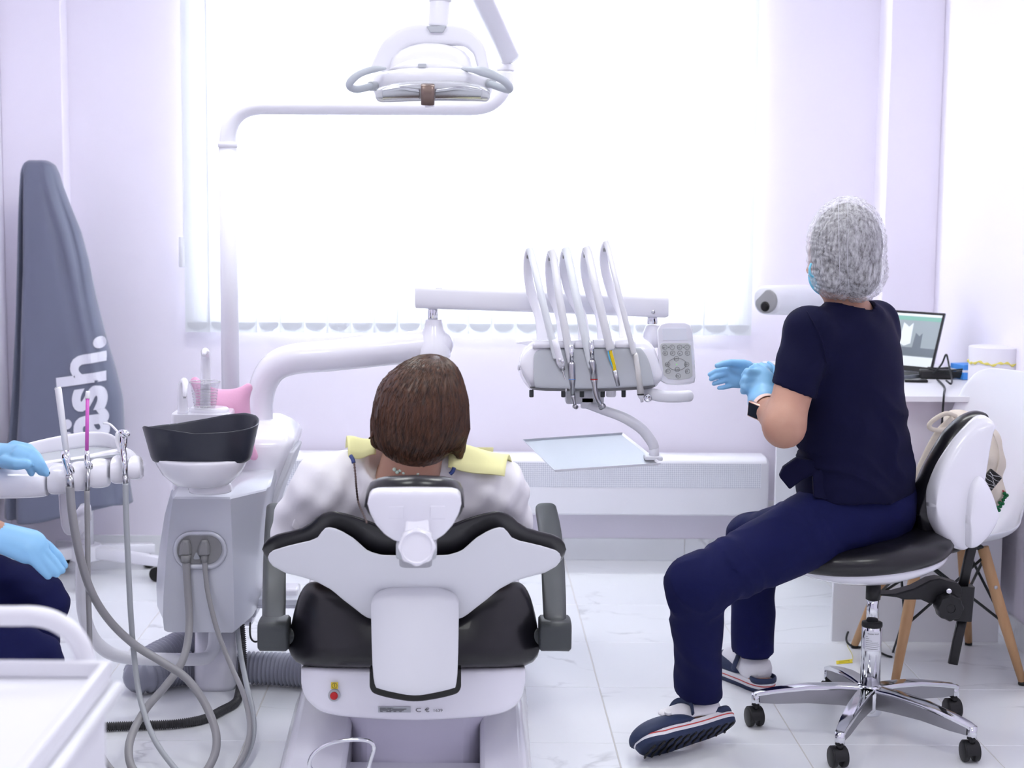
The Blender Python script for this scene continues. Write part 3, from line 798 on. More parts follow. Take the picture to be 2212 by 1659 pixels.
obj('side_panel', loft([[(P(x, y, 4.5)[0], Yv, P(x, y, 4.5)[2]) for x, Yv in ((a, 4.5), (b, 4.5), (b, 4.72), (a, 4.72))] for y, a, b in ((1335, 535, 552), (1246, 545, 561), (1180, 552, 571), (1110, 566, 589), (1060, 582, 606), (1010, 600, 626), (975, 618, 636))]), WHITEM, unit, bevel=.006)
# top block below the cup
obj('top_block', loft([[(P(437, 900, 4.3)[0] + q[0] * M(w, 4.3), 4.315 + q[1] * .15, P(437, y, 4.26)[2]) for q in rrect(0, 0, 1, 1, .15, 4)] for y, w in ((1060, 122), (908, 126), (898, 126), (894, 122))]), WHITE, unit, flat_angle=40)
obj('cup_stand', lathe([(M(38, 4.3), -.01), (M(38, 4.3), .008), (M(34, 4.3), .013), (M(20, 4.3), .011)], P(452, 889, 4.31), (0, 0, 1), 32, (1.15, .8)), WHITE, unit)
cupz = P(452, 889, 4.31)[2] + .012
# bowl
bY = 4.07
bc = P(435, 1000, bY)
bot_z = P(433, 1004, bY - .06)[2]
rim = [(0, 914), (30, 897), (50, 891), (70, 895), (90, 903), (120, 914), (150, 920), (180, 924), (210, 920), (240, 927), (270, 937), (300, 934), (330, 924), (360, 914)]
def bring(k, zoff, ang=96):
    L = []
    for t in np.linspace(0, 360, ang, endpoint=False):
        a = math.radians(t)
        sup = 2.5
        c_ = math.copysign(abs(math.cos(a)) ** (2 / sup), math.cos(a)); s_ = math.copysign(abs(math.sin(a)) ** (2 / sup), math.sin(a))
        ang2 = math.degrees(math.atan2(s_, c_)) % 360
        Yv = bY + .10 * s_ * k
        px = 435 + 127 * c_
        zr = P(435 + 127 * c_, interp(ang2, rim), bY + .10 * s_)[2]
        L.append((k, c_, s_, Yv, zr))
    return L
def bloop(k, f):             # k radius scale, f 0 bottom .. 1 rim
    out = []
    for (kk, c_, s_, Yv, zr) in bring(k, 0):
        x = P(435, 960, bY)[0] + M(127, bY) * c_ * k
        out.append((x, Yv, bot_z + (zr - bot_z) * f))
    return out
obj('spittoon_bowl', loft([bloop(.70, .0), bloop(.78, .005), bloop(.83, .05), bloop(.86, .15), bloop(.93, .6), bloop(.985, .95), bloop(.99, .985), bloop(.98, 1.0), bloop(.955, .99), bloop(.94, .95), bloop(.88, .5), bloop(.82, .2), bloop(.72, .1), bloop(.3, .06), bloop(.05, .05)]), BOWL, unit)
obj('bowl_dish', lathe([(M(30, bY), -.070), (M(60, bY), -.062), (M(85, bY), -.035), (M(98, bY), -.008), (M(101, bY), .002), (M(101, bY), .008), (M(95, bY), .010)], (P(435, 960, bY)[0], bY, bot_z + .002), (0, 0, 1), 48, (1, .9)), WHITE, unit)
obj('dish_foot', lathe([(M(46, bY), -.088), (M(48, bY), -.082), (M(46, bY), -.068), (M(40, bY), -.062)], (P(449, 960, bY)[0], bY + .03, bot_z + .002), (0, 0, 1), 40), WHITE, unit)
# taps
t1 = cr(PP([(395, 893, 4.27), (394, 860, 4.27), (394, 835, 4.27), (397, 824, 4.26), (400, 828, 4.24), (400, 845, 4.22), (399, 857, 4.215)]), 5)
obj('bowl_tap', join(tube(t1, list(np.interp(np.linspace(0, 1, len(t1)), [0, .45, .6, 1], [M(12, 4.32), M(8.5, 4.32), M(7.5, 4.3), M(4.5, 4.3)])), 16)), WHITE, unit)
obj('tap_nozzle', cyl(P(399, 855, 4.214), P(399, 860, 4.212), M(3.4, 4.26), 12), STEEL, unit)
t2 = cr(PP([(443, 890, 4.355), (444, 850, 4.355), (444, 800, 4.355), (444, 775, 4.35), (444, 763, 4.335), (442, 760, 4.315), (440, 768, 4.30)]), 5)
obj('cup_filler', tube(t2, list(np.interp(np.linspace(0, 1, len(t2)), [0, .6, .75, 1], [M(11.5, 4.47), M(9.5, 4.47), M(9, 4.45), M(4, 4.4)])), 16), WHITE, unit)
# hose sockets
sp = 4.155
def stad(cx_, cy_, w, h, n=8): return rrect(cx_, cy_, w, h, h / 2 - .01, n)
obj('socket_rim', loft([np.array(PP(stad(432, 1189, w, h), sp + d)) for w, h, d in ((118, 84, .004), (114, 80, -.006), (104, 69, -.008), (98, 63, -.002))]), SILVER, unit)
obj('socket_plate', plate(stad(430, 1187, 98, 62), sp - .004, .01), MIDGREY, unit, bevel=.002)
for cx_, w in ((401, 1.0), (441, .95)):
    pl = obj('hose_plug', loft([np.array(PP([(cx_ + x * w * k, y) for x, y in pts], Yv)) for k, Yv, pts in ((1, sp - .004, [(-7, 1166), (9, 1166), (14, 1180), (14, 1198), (-16, 1199), (-14, 1180)]), (.95, sp - .022, [(-6, 1167), (6, 1167), (9, 1182), (9, 1200), (-15, 1200), (-12, 1182)]), (.8, sp - .028, [(-5, 1170), (4, 1170), (7, 1183), (7, 1198), (-13, 1198), (-10, 1183)]))]), MIDGREY, unit, bevel=.003)
    obj('plug_sleeve', cyl(P(cx_, 1198, sp - .014), P(cx_, 1214, sp - .014), M(11 if cx_ < 420 else 7.5, sp), 18), MIDGREY, pl)
obj('socket_button', plate([(417, 1206), (422, 1194), (427, 1194), (433, 1206), (430, 1209), (420, 1209)], sp - .008, .008), LGREY, unit, bevel=.0015)
# column
obj('column', loft([[(ux + q[0] * w, uy + .01 + q[1] * w * .9, z) for q in rrect(0, 0, 1, 1, .3, 6)] for z, w in ((0, M(82, 4.4)), (.015, M(92, 4.4)), (.04, M(94, 4.4)), (.25, M(88, 4.4)), (P(468, 1360, 4.4)[2] + .02, M(84, 4.4)))]), WHITE, unit)
# low duct cover joining the unit to the chair
obj('link_beam', box2((P(555, 1260, 4.5)[0], 4.44, P(600, 1304, 4.5)[2]), (P(648, 1260, 4.5)[0], 4.52, P(600, 1262, 4.5)[2])), WHITE, unit, bevel=.006)
obj('link_beam_step', box2((P(555, 1260, 4.42)[0], 4.40, P(600, 1306, 4.42)[2]), (P(648, 1260, 4.42)[0], 4.45, P(600, 1290, 4.42)[2])), SILVER, unit, bevel=.004)

# cup
CUP = pane_mat('clear_cup_plastic', (.975, .975, .985, 1), .10)
cc = P(443, 884, 4.28); cc[2] = cupz - .001
prof = [(M(23, 4.28), 0)]
for k in range(9):
    h = .006 + k * .0062; r = M(23 + 8.2 * h / .075, 4.28)
    prof += [(r, h), (r + .0007, h + .002), (r + .0006, h + .004)]
prof += [(M(31.5, 4.28), .068), (M(33.5, 4.28), .073), (M(33.5, 4.28), .075), (M(32, 4.28), .0755)]
inner = [(r - .0007, max(h, .0012)) for r, h in prof[::-1][2:]]
cup = thing('drinking_cup', 'clear ribbed plastic drinking cup on the spittoon unit', 'cup', cc)
obj('cup_wall', lathe(prof + inner, cc, (0, 0, 1), 40), CUP, cup)
RIM = mat('clear_rim', (240, 240, 246), .12, alpha=.55)
obj('cup_rim', tube([cc + V3(M(33, 4.28) * math.cos(t), M(33, 4.28) * math.sin(t), .0752) for t in np.linspace(0, 2 * math.pi, 40, endpoint=False)], .0011, 8, closed=True), RIM, cup)
for k in range(6):
    h = .010 + k * .008
    obj('cup_rib', tube([cc + V3(M(23 + 8.2 * h / .075, 4.28) * math.cos(t), M(23 + 8.2 * h / .075, 4.28) * math.sin(t), h) for t in np.linspace(0, 2 * math.pi, 32, endpoint=False)], .0006, 6, closed=True), RIM, cup)
# pink cushion
PINK = mat('pink_velvet', (230, 172, 206), .85, sheen=.5, bump=(220, .2, .001))
Yp = 4.44
fp = [s_ell(P(480, 905, Yp), (M(62, Yp), .05, M(62, Yp))), (s_cap(P(465, 880, Yp), P(421, 824, Yp), .04, .014), .03), (s_cap(P(500, 880, Yp), P(536, 838, Yp), .045, .014), .03), (s_cap(P(505, 930, Yp), P(548, 985, Yp), .045, .014), .03), (s_cap(P(455, 930, Yp), P(420, 985, Yp), .045, .014), .03)]
fp = s_flat(s_union(fp, .03), P(480, 905, Yp), (0, 1, 0), .8)
lo, hi = bounds(PP([(400, 800), (570, 1020)], Yp), .07)
pk = iso(fp, lo, hi, .006)
pk = (np.asarray(pk[0]) + V3(0, .0, 0), pk[1])
obj('star_cushion', pk, PINK, None, 'pink plush star cushion tucked behind the spittoon bowl', 'cushion')

# ================================================================== operating lamp on its pole
LY = 4.68
lamp = thing('operating_lamp', 'white dental operating lamp hanging from a long bent pole in front of the window', 'dental lamp', P(497, 900, LY))
pr_ = M(19.2, LY)
obj('pole', cyl(P(499, 930, LY), P(492, 317, LY), pr_, 28), PWHITE, lamp)
obj('pole_ring', lathe([(pr_, -.008), (pr_ * 1.1, -.006), (pr_ * 1.12, 0), (pr_ * 1.1, .006), (pr_, .008)], P(492, 313, LY), (0, 0, 1), 32), PWHITE, lamp)
path = fillet(PP([(492, 312), (490, 229), (1088, 231), (1092, 152)], LY), [M(82, LY), M(70, LY)], 12)
obj('bent_arm', tube(path, M(18, LY), 24), PWHITE, lamp)
obj('arm_collar', lathe([(M(16, LY), -.004), (M(19, LY), -.003), (M(19.5, LY), 0), (M(19.5, LY), .013), (M(18, LY), .016), (M(11, LY), .017)], P(1092.5, 151, LY), (0, 0, 1), 28), PWHITE, lamp)
obj('arm_pin', join(rcyl(P(1093, 142, LY), P(1093, 108, LY), M(10, LY), .002, 20)), LGREY, lamp)
obj('pin_slot', box(P(1092, 119, LY - .011), (M(7, LY), .006, M(15, LY))), BLACKP, lamp, bevel=.002)
def barm(a, b, w, h, upv=(0, 1, 0)):
    return tube([a, a * .98 + b * .02, a * .02 + b * .98, b], [(w * .92, h * .92), (w, h), (w, h), (w * .92, h * .92)], 28, up=upv, ex=4)
topj = P(955, -190, 3.9)
arm_a = P(1100, 122, LY)
obj('spring_arm', barm(arm_a, topj, M(23, 4.2), M(20, 4.2)), PWHITE, lamp)
obj('spring_arm_groove', tube([arm_a * .9 + topj * .1 + V3(-.008, -.0245, 0), arm_a * .1 + topj * .9 + V3(-.008, -.0245, 0)], .002, 8), LGREY, lamp)
obj('arm_joint', rcyl(topj + V3(0, -.03, .035), topj + V3(0, -.03, -.035), .034, .006, 24), PWHITE, lamp)
LH = 3.72
obj('drop_post', tube(cr([topj + V3(0, -.03, -.02), P(950, -80, LH + .06), P(950, 0, LH + .03), P(946, 60, LH + .02)], 6), M(21.5, LH), 24), PWHITE, lamp)
obj('post_cap', lathe([(M(24, LH), 0), (M(24, LH), .012), (M(21, LH), .016)], P(951, 4, LH + .03), (0, 0, 1), 24), PWHITE, lamp)
# yoke
ypts = cr(PP([(826, 155), (838, 125), (853, 98), (880, 80), (915, 76), (945, 76), (978, 77), (1010, 84), (1032, 105), (1040, 130), (1046, 158)], LH + .02), 5)
yw = np.interp(np.linspace(0, 1, len(ypts)), [0, .15, .4, .6, .85, 1], [26, 24, 21, 21, 13, 12])
T_, A_, B_ = frames(ypts, (0, 1, 0))
obj('yoke', loft([[q + a * M(w, LH) * cx_ + V3(0, 1, 0) * .016 * sy_ for cx_, sy_ in rrect(0, 0, 2, 2, .5, 3)] for q, a, w in zip(ypts, A_, yw)]), PWHITE, lamp, flat_angle=50)
obj('yoke_badge', plate([(921, 56), (965, 56), (957, 70), (929, 70)], LH - .004, .012), LGREY, lamp, bevel=.002)
def hsec(y, x0_, x1_, Y0, Y1, n=40, e=2.6):
    c = (P(x0_, y, Y0) + P(x1_, y, Y0)) / 2; w = (P(x1_, y, Y0)[0] - P(x0_, y, Y0)[0]) / 2
    out = []
    for t in np.linspace(0, 2 * math.pi, n, endpoint=False):
        cs, sn = math.cos(t), math.sin(t)
        out.append((c[0] + w * math.copysign(abs(cs) ** (2 / e), cs), (Y0 + Y1) / 2 + (Y1 - Y0) / 2 * math.copysign(abs(sn) ** (2 / e), sn), c[2]))
    return out
obj('lamp_hood', loft([hsec(93, 905, 955, LH - .01, LH + .06), hsec(97, 880, 985, LH - .03, LH + .10), hsec(106, 858, 1005, LH - .05, LH + .12), hsec(120, 842, 1017, LH - .06, LH + .13), hsec(136, 837, 1021, LH - .065, LH + .13), hsec(152, 836, 1022, LH - .07, LH + .13)]), PWHITE, lamp)
obj('hood_front', loft([hsec(125, 905, 950, LH - .085, LH), hsec(129, 875, 975, LH - .10, LH), hsec(137, 855, 995, LH - .11, LH), hsec(150, 832, 1015, LH - .12, LH)]), PWHITE, lamp)
obj('lamp_head', loft([hsec(143, 845, 1008, LH - .10, LH + .10), hsec(148, 826, 1028, LH - .125, LH + .12), hsec(152, 812, 1048, LH - .135, LH + .13), hsec(158, 801, 1064, LH - .14, LH + .13), hsec(166, 798, 1069, LH - .14, LH + .13), hsec(185, 799, 1067, LH - .135, LH + .12), hsec(200, 804, 1060, LH - .115, LH + .10), hsec(207, 812, 1054, LH - .095, LH + .09)]), PWHITE, lamp, label='white lamp head')
LENS = mat('lamp_lens', (214, 216, 222), .12, metal=.35, coat=.6)
obj('lens', pillow(colx(812, 1058, 40), fnc([(812, 196), (822, 189), (850, 182), (890, 177), (935, 176), (980, 177), (1020, 182), (1046, 189), (1058, 198)], 3), fnc([(812, 208), (818, 217), (840, 219), (935, 216), (1030, 217), (1052, 217), (1058, 208)], 3), lambda x, y: LH - .150 + .03 * ((y - 176) / 42), .03, 24, 4, (0, -1, -.4)), LENS, lamp)
MIRR = mat('lamp_reflector', (198, 200, 206), .16, metal=1.0)
BRZ = mat('lamp_socket', (128, 110, 104), .35, metal=.5)
for a, b in ((826, 906), (940, 1040)):
    obj('reflector', pillow(colx(a, b, 16), fn([(a, 193), ((a + b) / 2, 186), (b, 193)]), fn([(a, 215), (b, 214)]), lambda x, y: LH - .167 + .03 * ((y - 176) / 42), .008, 14, 4, (0, -1, -.4)), MIRR, lamp)
obj('bulb_holder', tube(PP([(924, 184, LH - .172), (924, 224, LH - .155)]), [(M(14, LH), .012)] * 2, 18, up=(0, 1, 0), ex=4), BRZ, lamp)
obj('bulb_knob', rcyl(P(927, 222, LH - .15), P(929, 233, LH - .15), M(10, LH), .003, 18), PWHITE, lamp)
obj('sensor_window', plate(rrect(912, 142, 18, 9, 2), LH - .122, .012), LGREY, lamp, bevel=.001)
HG = mat('lamp_handle_grey', (188, 194, 202), .4)
obj('handle', tube(cr(PP([(832, 148, LH - .10), (806, 150, LH - .13), (776, 160, LH - .15), (757, 177, LH - .15), (757, 188, LH - .14), (772, 193, LH - .12), (800, 187, LH - .10)]), 6), [M(x, LH) for x in np.interp(np.linspace(0, 1, 37), [0, .15, .5, 1], [3, 7, 8, 7.5])], 16, round_end=True), HG, lamp)
obj('handle', tube(cr(PP([(1000, 148, LH - .10), (1030, 152, LH - .15), (1060, 160, LH - .17), (1085, 172, LH - .17), (1100, 187, LH - .15), (1098, 194, LH - .13), (1080, 189, LH - .11), (1060, 182, LH - .10)]), 6), [M(x, LH) for x in np.interp(np.linspace(0, 1, 43), [0, .2, .5, 1], [3, 10, 8, 7.5])], 16, round_end=True), HG, lamp)
for x in (800, 1064):
    obj('handle_socket', rcyl(P(x, 186 if x < 900 else 180, LH - .10), P(x + (14 if x < 900 else -14), 186 if x < 900 else 180, LH - .07), M(10, LH), .002, 16), LGREY, lamp)

# ================================================================== instrument delivery unit
AY = 4.42
deliv = thing('instrument_delivery_unit', 'white instrument table with five hanging handpieces on a jointed arm', 'instrument unit', P(560, 960, AY))
a_p = cr([P(566, 930, 4.63), P(562, 900, 4.63), P(563, 860, 4.63), P(573, 820, 4.63), P(597, 790, 4.63), P(640, 775, 4.63), P(720, 768, 4.63), P(830, 756, 4.62), P(945, 744, 4.61)], 6)
ar = np.interp(np.linspace(0, 1, len(a_p)), [0, .25, .55, 1], [M(28, 4.5), M(29, 4.5), M(34, 4.5), M(35, 4.6)])
obj('lower_arm', tube(a_p, list(ar), 28, round_end=True), WHITE, deliv)
obj('elbow_cover', lathe([(M(37, 4.6), -.045), (M(37, 4.6), -.02), (M(30, 4.6), .012), (M(25, 4.6), .03), (M(21, 4.6), .045), (M(19, 4.6), .052), (M(18.5, 4.6), .064), (M(17, 4.6), .066)], P(937, 738, 4.6), (0, 0, 1), 32), WHITE, deliv, flat_angle=40)
obj('elbow_pin', rcyl(P(935, 690, 4.6), P(935, 664, 4.6), M(11, 4.6), .002, 20), CHROME, deliv)
UY = 4.6
obj('upper_arm', tube([P(897, 640, UY), P(900, 640, UY), P(1170, 650, UY), P(1436, 662, UY), P(1442, 662, UY)], [(.03, M(27, UY)), (.034, M(29, UY)), (.033, M(27, UY)), (.032, M(24, UY)), (.028, M(22, UY))], 28, up=(0, 1, 0), ex=5), PWHITE, deliv, flat_angle=45)
uf = UY - .036
for x in (922, 937): obj('screw', lathe([(M(4.5, uf), 0), (M(4, uf), .002), (M(2, uf), .0035)], P(x, 657.5, uf + .003), (0, -1, 0), 14), STEEL, deliv)
obj('screw', lathe([(M(4.5, uf), 0), (M(4, uf), .002), (M(2, uf), .0035)], P(1411, 674, uf + .004), (0, -1, 0), 14), STEEL, deliv)
obj('warning_print', join(tube(PP([(904, 625), (908, 625), (908, 632), (904, 632)], uf), .0004, 5, closed=True), tube(PP([(913, 623), (917, 623), (917, 629), (923, 632), (922, 638), (918, 638), (919, 632), (913, 629)], uf), .0004, 5, closed=True),
    tube(PP([(942, 622), (954, 622), (956, 630), (952, 636), (942, 633)], uf), .0004, 5, closed=True), tube(PP([(930, 641), (943, 627)], uf), .0005, 5), tube(PP([(949, 624), (951, 627), (947, 628)], uf), .0004, 5, closed=True),
    *[tube(PP([(904, y), (x, y + .6)], uf), .00045, 5) for y, x in ((645, 941), (648, 941), (650.5, 914))]), INK, deliv)
obj('warning_bar', plate([(944, 644), (956.5, 644), (956.5, 647.5), (944, 647.5)], uf + .0005, .004), BLACKP, deliv, smooth=False)
obj('arm_pin', rcyl(P(1409, 700, UY), P(1409, 682, UY), M(11, UY), .002, 20), CHROME, deliv)
obj('table_joint', lathe([(M(18, UY), -.02), (M(21, UY), .0), (M(21, UY), .02), (M(15, UY), .042), (M(12, UY), .045)], P(1409, 735, UY), (0, 0, 1), 28), WHITE, deliv)
# table body
TY = 4.42
tU = fnc([(1121, 790), (1124, 768), (1133, 752), (1147, 741), (1168, 736), (1260, 735), (1370, 730), (1392, 735), (1406, 750), (1415, 775), (1420, 800)], 3)
tL = fnc([(1121, 796), (1126, 812), (1134, 826), (1143, 837), (1150, 840), (1280, 842), (1400, 838), (1414, 834), (1420, 826)], 3)
obj('table_body', pillow(colx(1121, 1421, 50), tU, tL, lambda x, y: TY + .09 - .0003 * (y - 735), .19, 32, 4.2, (0, -1, .15)), WHITE, deliv)
fU = fnc([(1153, 772), (1155, 763), (1162, 757), (1175, 755), (1280, 753), (1375, 751), (1388, 757), (1399, 775), (1407, 800), (1411, 822)], 3)
fL = fnc([(1153, 822), (1156, 833), (1165, 838), (1280, 840), (1400, 834), (1409, 829), (1411, 824)], 3)
obj('front_pad', pillow(colx(1153, 1411, 44), fU, fL, lambda x, y: TY - .003 - .0003 * (y - 735), .018, 28, 6, (0, -1, .15)), LGREY, deliv)
obj('table_underside', plate([(1144, 838), (1416, 830), (1416, 836), (1400, 841), (1300, 846), (1180, 845), (1150, 842)], TY - .01, .16), MIDGREY, deliv, bevel=.003)
for x in (1148, 1217, 1257, 1302, 1347):
    obj('hose_peg', rcyl(P(x, 842, TY + .03), P(x, 858, TY + .03), M(5, TY), .002, 14), ARMGREY, deliv)
obj('side_wing', plate([(1114, 741), (1118, 739), (1150, 735), (1160, 745), (1140, 746)], TY + .06, .05), WHITE, deliv, bevel=.002)
obj('side_lever', rcyl(P(1121, 788, TY + .03), P(1121, 800, TY + .03), M(3, TY), .002, 10), WHITE, deliv)
obj('under_block', box(P(1262, 856, TY + .09), (M(84, TY), .07, M(30, TY))), WHITEM, deliv, bevel=.006)
obj('tray_socket', box(P(1268, 868, TY + .08), (M(30, TY), .05, M(26, TY))), WHITE, deliv, bevel=.004)
obj('oil_cup', lathe([(.012, -.01), (.014, -.006), (.014, .012), (.012, .014)], P(1320, 850, TY + .03), (0, 0, 1), 20, (1, .6)), RIM, deliv)
# five swing rods with hoses and handpieces
rods = [((1141, 540), (1172, 735), (1203, 775)), ((1188, 545), (1217, 735), (1235, 790)), ((1219, 540), (1262, 733), (1279, 795)), ((1264, 538), (1303, 733), (1319, 757)), ((1306, 525), (1350, 731), (1370, 765))]
for k, (tp, bt, hp) in enumerate(rods):
    yb = TY + .10
    rp = cr(PP([(bt[0], bt[1] + 10, TY + .05), (bt[0] - 6, bt[1] - 50, yb), ((tp[0] + bt[0]) / 2 - 8, (tp[1] + bt[1]) / 2, yb + .02), (tp[0] - 1, tp[1] + 45, yb + .02), (tp[0], tp[1] + 2, yb)]), 6)
    wv = np.interp(np.linspace(0, 1, len(rp)), [0, .5, .9, 1], [12, 11, 9.5, 7])
    rod = obj('swing_rod', tube(rp, [(M(w, TY), .007) for w in wv], 20, up=(0, 1, 0), ex=3, round_end=True), WHITE, deliv)
    obj('rod_clip', box(P(tp[0] + 1, tp[1] + 15, yb - .007), (M(9, yb), .006, M(7, yb))), MIDGREY, rod, bevel=.001)
    obj('rod_hinge', tube(PP([(bt[0] + 1, 738, TY - .005), (bt[0] + 1, 752, TY - .012)]), [(M(22, TY), .008)] * 2, 20, up=(0, 1, 0), ex=5), WHITE, rod)
    hpth = cr(PP([(tp[0] + 2, tp[1] - 3, yb - .01), (tp[0] + 9, tp[1] + 18, yb - .025), (tp[0] + (hp[0] - tp[0]) * .42, tp[1] + (hp[1] - tp[1]) * .38, TY + .01), (tp[0] + (hp[0] - tp[0]) * .75, tp[1] + (hp[1] - tp[1]) * .74, TY - .02), (hp[0], hp[1], TY - .03)]), 8)
    obj('handpiece_hose', tube(hpth, M((8, 8.5, 9, 9, 6)[k], TY), 16), (mat('clear_hose', (226, 230, 236), .3), mat('silver_hose', (222, 222, 228), .35))[k % 2 if k < 4 else 1], rod)
HY = TY - .035
def turned(name, pts, rads, m_, par, n=20):
    q = PP(pts, HY)
    return obj(name, tube(q, [M(r, HY) for r in rads], n), m_, par)
i1 = obj('air_water_syringe', tube(PP([(1198, 733, HY), (1203, 752, HY), (1207, 768, HY), (1211, 783, HY), (1214, 792, HY)]), [M(r, HY) for r in (7, 7.5, 8, 9, 7)], 20), WHITE, deliv)
obj('syringe_collar', tube(PP([(1214, 791), (1215, 799)], HY), M(6, HY), 16), STEEL, i1)
obj('syringe_button', join(rcyl(P(1209, 778, HY - .008), P(1209, 778, HY - .014), M(3.4, HY), .001, 12)), CHROME, i1)
obj('syringe_button', join(rcyl(P(1215, 781, HY - .008), P(1215, 781, HY - .014), M(3.4, HY), .001, 12)), CHROME, i1)
obj('syringe_tip', tube(cr(PP([(1215, 799), (1219, 812), (1223, 826), (1223, 847)], HY), 5), M(2.1, HY), 10), CHROME, i1)
i2 = obj('straight_handpiece', tube(PP([(1234, 745, HY), (1235, 783, HY)]), [M(5.5, HY), M(5.8, HY)], 20), CHROME, deliv)
obj('handpiece_motor', tube(PP([(1235, 783), (1235, 787), (1236, 820), (1237, 853)], HY), [M(r, HY) for r in (7, 8, 8, 5.5)], 20), STEEL, i2)
obj('handpiece_head', tube(PP([(1237, 853), (1238, 858), (1240, 868), (1243, 877)], HY), [M(r, HY) for r in (5, 5.4, 3.8, 3)], 16), STEEL, i2)
obj('handpiece_chuck', rcyl(P(1240, 877, HY + .004), P(1246, 880, HY - .008), M(5, HY), .002, 16), STEEL, i2)
BLU = mat('blue_band', (90, 150, 220), .4); REDB = mat('red_band', (190, 40, 44), .4)
obj('handpiece_band', tube(PP([(1236, 818.5), (1236, 820)], HY), M(8.1, HY), 20), BLU, i2)
i3 = obj('contra_angle_handpiece', tube(PP([(1277, 735, HY), (1279, 778, HY)]), [M(5.6, HY), M(6, HY)], 20), CHROME, deliv)
obj('handpiece_motor', tube(PP([(1279, 778), (1279, 782), (1281, 790), (1283, 819)], HY), [M(r, HY) for r in (7, 8.2, 8.4, 8.2)], 20), STEEL, i3)
obj('handpiece_band', tube(PP([(1283, 818.5), (1283, 820.5)], HY), M(8.3, HY), 20), REDB, i3)
obj('handpiece_neck', tube(cr(PP([(1283, 820), (1286, 846), (1291, 863), (1299, 876)], HY), 5), [M(r, HY) for r in np.interp(np.linspace(0, 1, 16), [0, .4, 1], [8, 6.2, 4.4])], 18), STEEL, i3)
obj('handpiece_chuck', rcyl(P(1296, 881, HY + .004), P(1305, 876, HY - .008), M(6, HY), .002, 16), STEEL, i3)
i4 = obj('scaler_wires', tube(cr(PP([(1318, 755), (1322, 772), (1326, 787), (1328, 801)], HY), 5), M(3.8, HY), 14), mat('yellow_wire', (240, 206, 30), .35), deliv)
obj('wire', tube(cr(PP([(1314, 756), (1317, 775), (1323, 790), (1327, 802)], HY), 5), M(2, HY), 10), mat('cyan_wire', (96, 184, 226), .35), i4)
obj('wire', tube(cr(PP([(1323, 756), (1324, 772), (1328, 784), (1330, 802)], HY), 5), M(1.6, HY), 10), WHITE, i4)
obj('metal_sleeve', tube(PP([(1328, 800), (1335, 833)], HY), [M(5.5, HY), M(6, HY)], 20), STEEL, i4)
obj('sleeve_bore', tube(PP([(1334.6, 831.5), (1335.1, 833.6)], HY), M(4.6, HY), 16), BLACKP, i4)
i5 = obj('scaler_handle', tube(PP([(1371, 765, HY), (1373, 767, HY), (1378, 800, HY), (1384, 850, HY)]), [M(r, HY) for r in (5.3, 5.6, 6, 7.6)], 20), mat('ivory_plastic', (232, 230, 228), .4), deliv)
obj('scaler_ring', tube(PP([(1384, 851), (1384, 853)], HY), M(7.8, HY), 20), BLACKP, i5)
obj('scaler_nose', tube(PP([(1384, 853), (1385, 857), (1386, 862), (1387, 869)], HY), [M(r, HY) for r in (7, 6, 3.6, 2.8)], 16), WHITE, i5)
# keypad
KY = TY - .02
kp = obj('control_panel', loft([np.array(PP(loop, Yv)) for loop, Yv in [([(1461 + (x - 1461) * k, 762 + (y - 762) * k) for x, y in [(1421, 735), (1420, 712), (1427, 700), (1440, 696), (1480, 696), (1491, 701), (1496, 715), (1500, 770), (1502, 815), (1500, 826), (1488, 830), (1465, 832), (1440, 830), (1428, 824), (1424, 812), (1422, 770)]], Yv) for k, Yv in ((.94, KY + .028), (1, KY + .02), (1, KY + .006), (.97, KY), (.9, KY - .001))]]), WHITE, deliv, flat_angle=50)
obj('screen', plate([(1430, 709), (1482, 709), (1485, 735), (1432, 735)], KY - .0025, .004), mat('lcd_screen', (238, 240, 250), .2), kp, smooth=False)
obj('keypad', plate([(1428, 742), (1434, 741), (1486, 741), (1493, 746), (1496, 812), (1490, 817), (1466, 821), (1443, 818), (1434, 810), (1426, 748)], KY - .0025, .004), mat('keypad_grey', (206, 208, 208), .45), kp, bevel=.0008)
KEY = mat('key_print', (120, 120, 122), .5)
keys = [(1436, 750, 'SET'), (1452, 750, '*'), (1468, 750, 'n'), (1484, 750, '='), (1437, 763, 'R'), (1453, 763, 'LP'), (1469, 763, 'o'), (1485, 763, '0'), (1461, 775, 'LM'), (1442, 787, 'SM'), (1483, 787, 'SM'), (1463, 798, 'LM'), (1443, 802, 'P1'), (1485, 802, 'P3'), (1465, 812, 'P2')]
for x, y, s_ in keys:
    kk = obj('key', tube([P(x + 5.2 * math.cos(t), y + 5 * math.sin(t), KY - .003) for t in np.linspace(0, 2 * math.pi, 20, endpoint=False)], .0005, 6, closed=True), KEY, kp)
    obj('key_letter', text_at(s_, .0075 if len(s_) < 3 else .005, P(x - (2.2 * len(s_) * (1 if len(s_) < 3 else .66)), y + 2.2, KY - .0032), (1, 0, 0), (0, 0, 1)), KEY, kk)
GRL = mat('green_led', (90, 210, 60), .4, emit=((90, 230, 60), 1.0)); DG = mat('dark_green_led', (40, 90, 60), .4)
obj('key_arc', tube([P(1462.5 + 20 * math.cos(t), 787 + 13 * math.sin(t), KY - .003) for t in np.linspace(0, 2 * math.pi, 40, endpoint=False)], .0006, 6, closed=True), KEY, kp)
obj('led', lathe([(.0018, 0), (.001, .001)], P(1462, 787, KY - .002), (0, -1, 0), 10), GRL, kp)
for x in (1444, 1476): obj('led', lathe([(.0018, 0), (.001, .001)], P(x, 750, KY - .002), (0, -1, 0), 10), DG, kp)
obj('panel_bracket', tube(PP([(1405, 790, TY + .05), (1440, 790, KY + .03)]), .014, 14), WHITE, deliv)
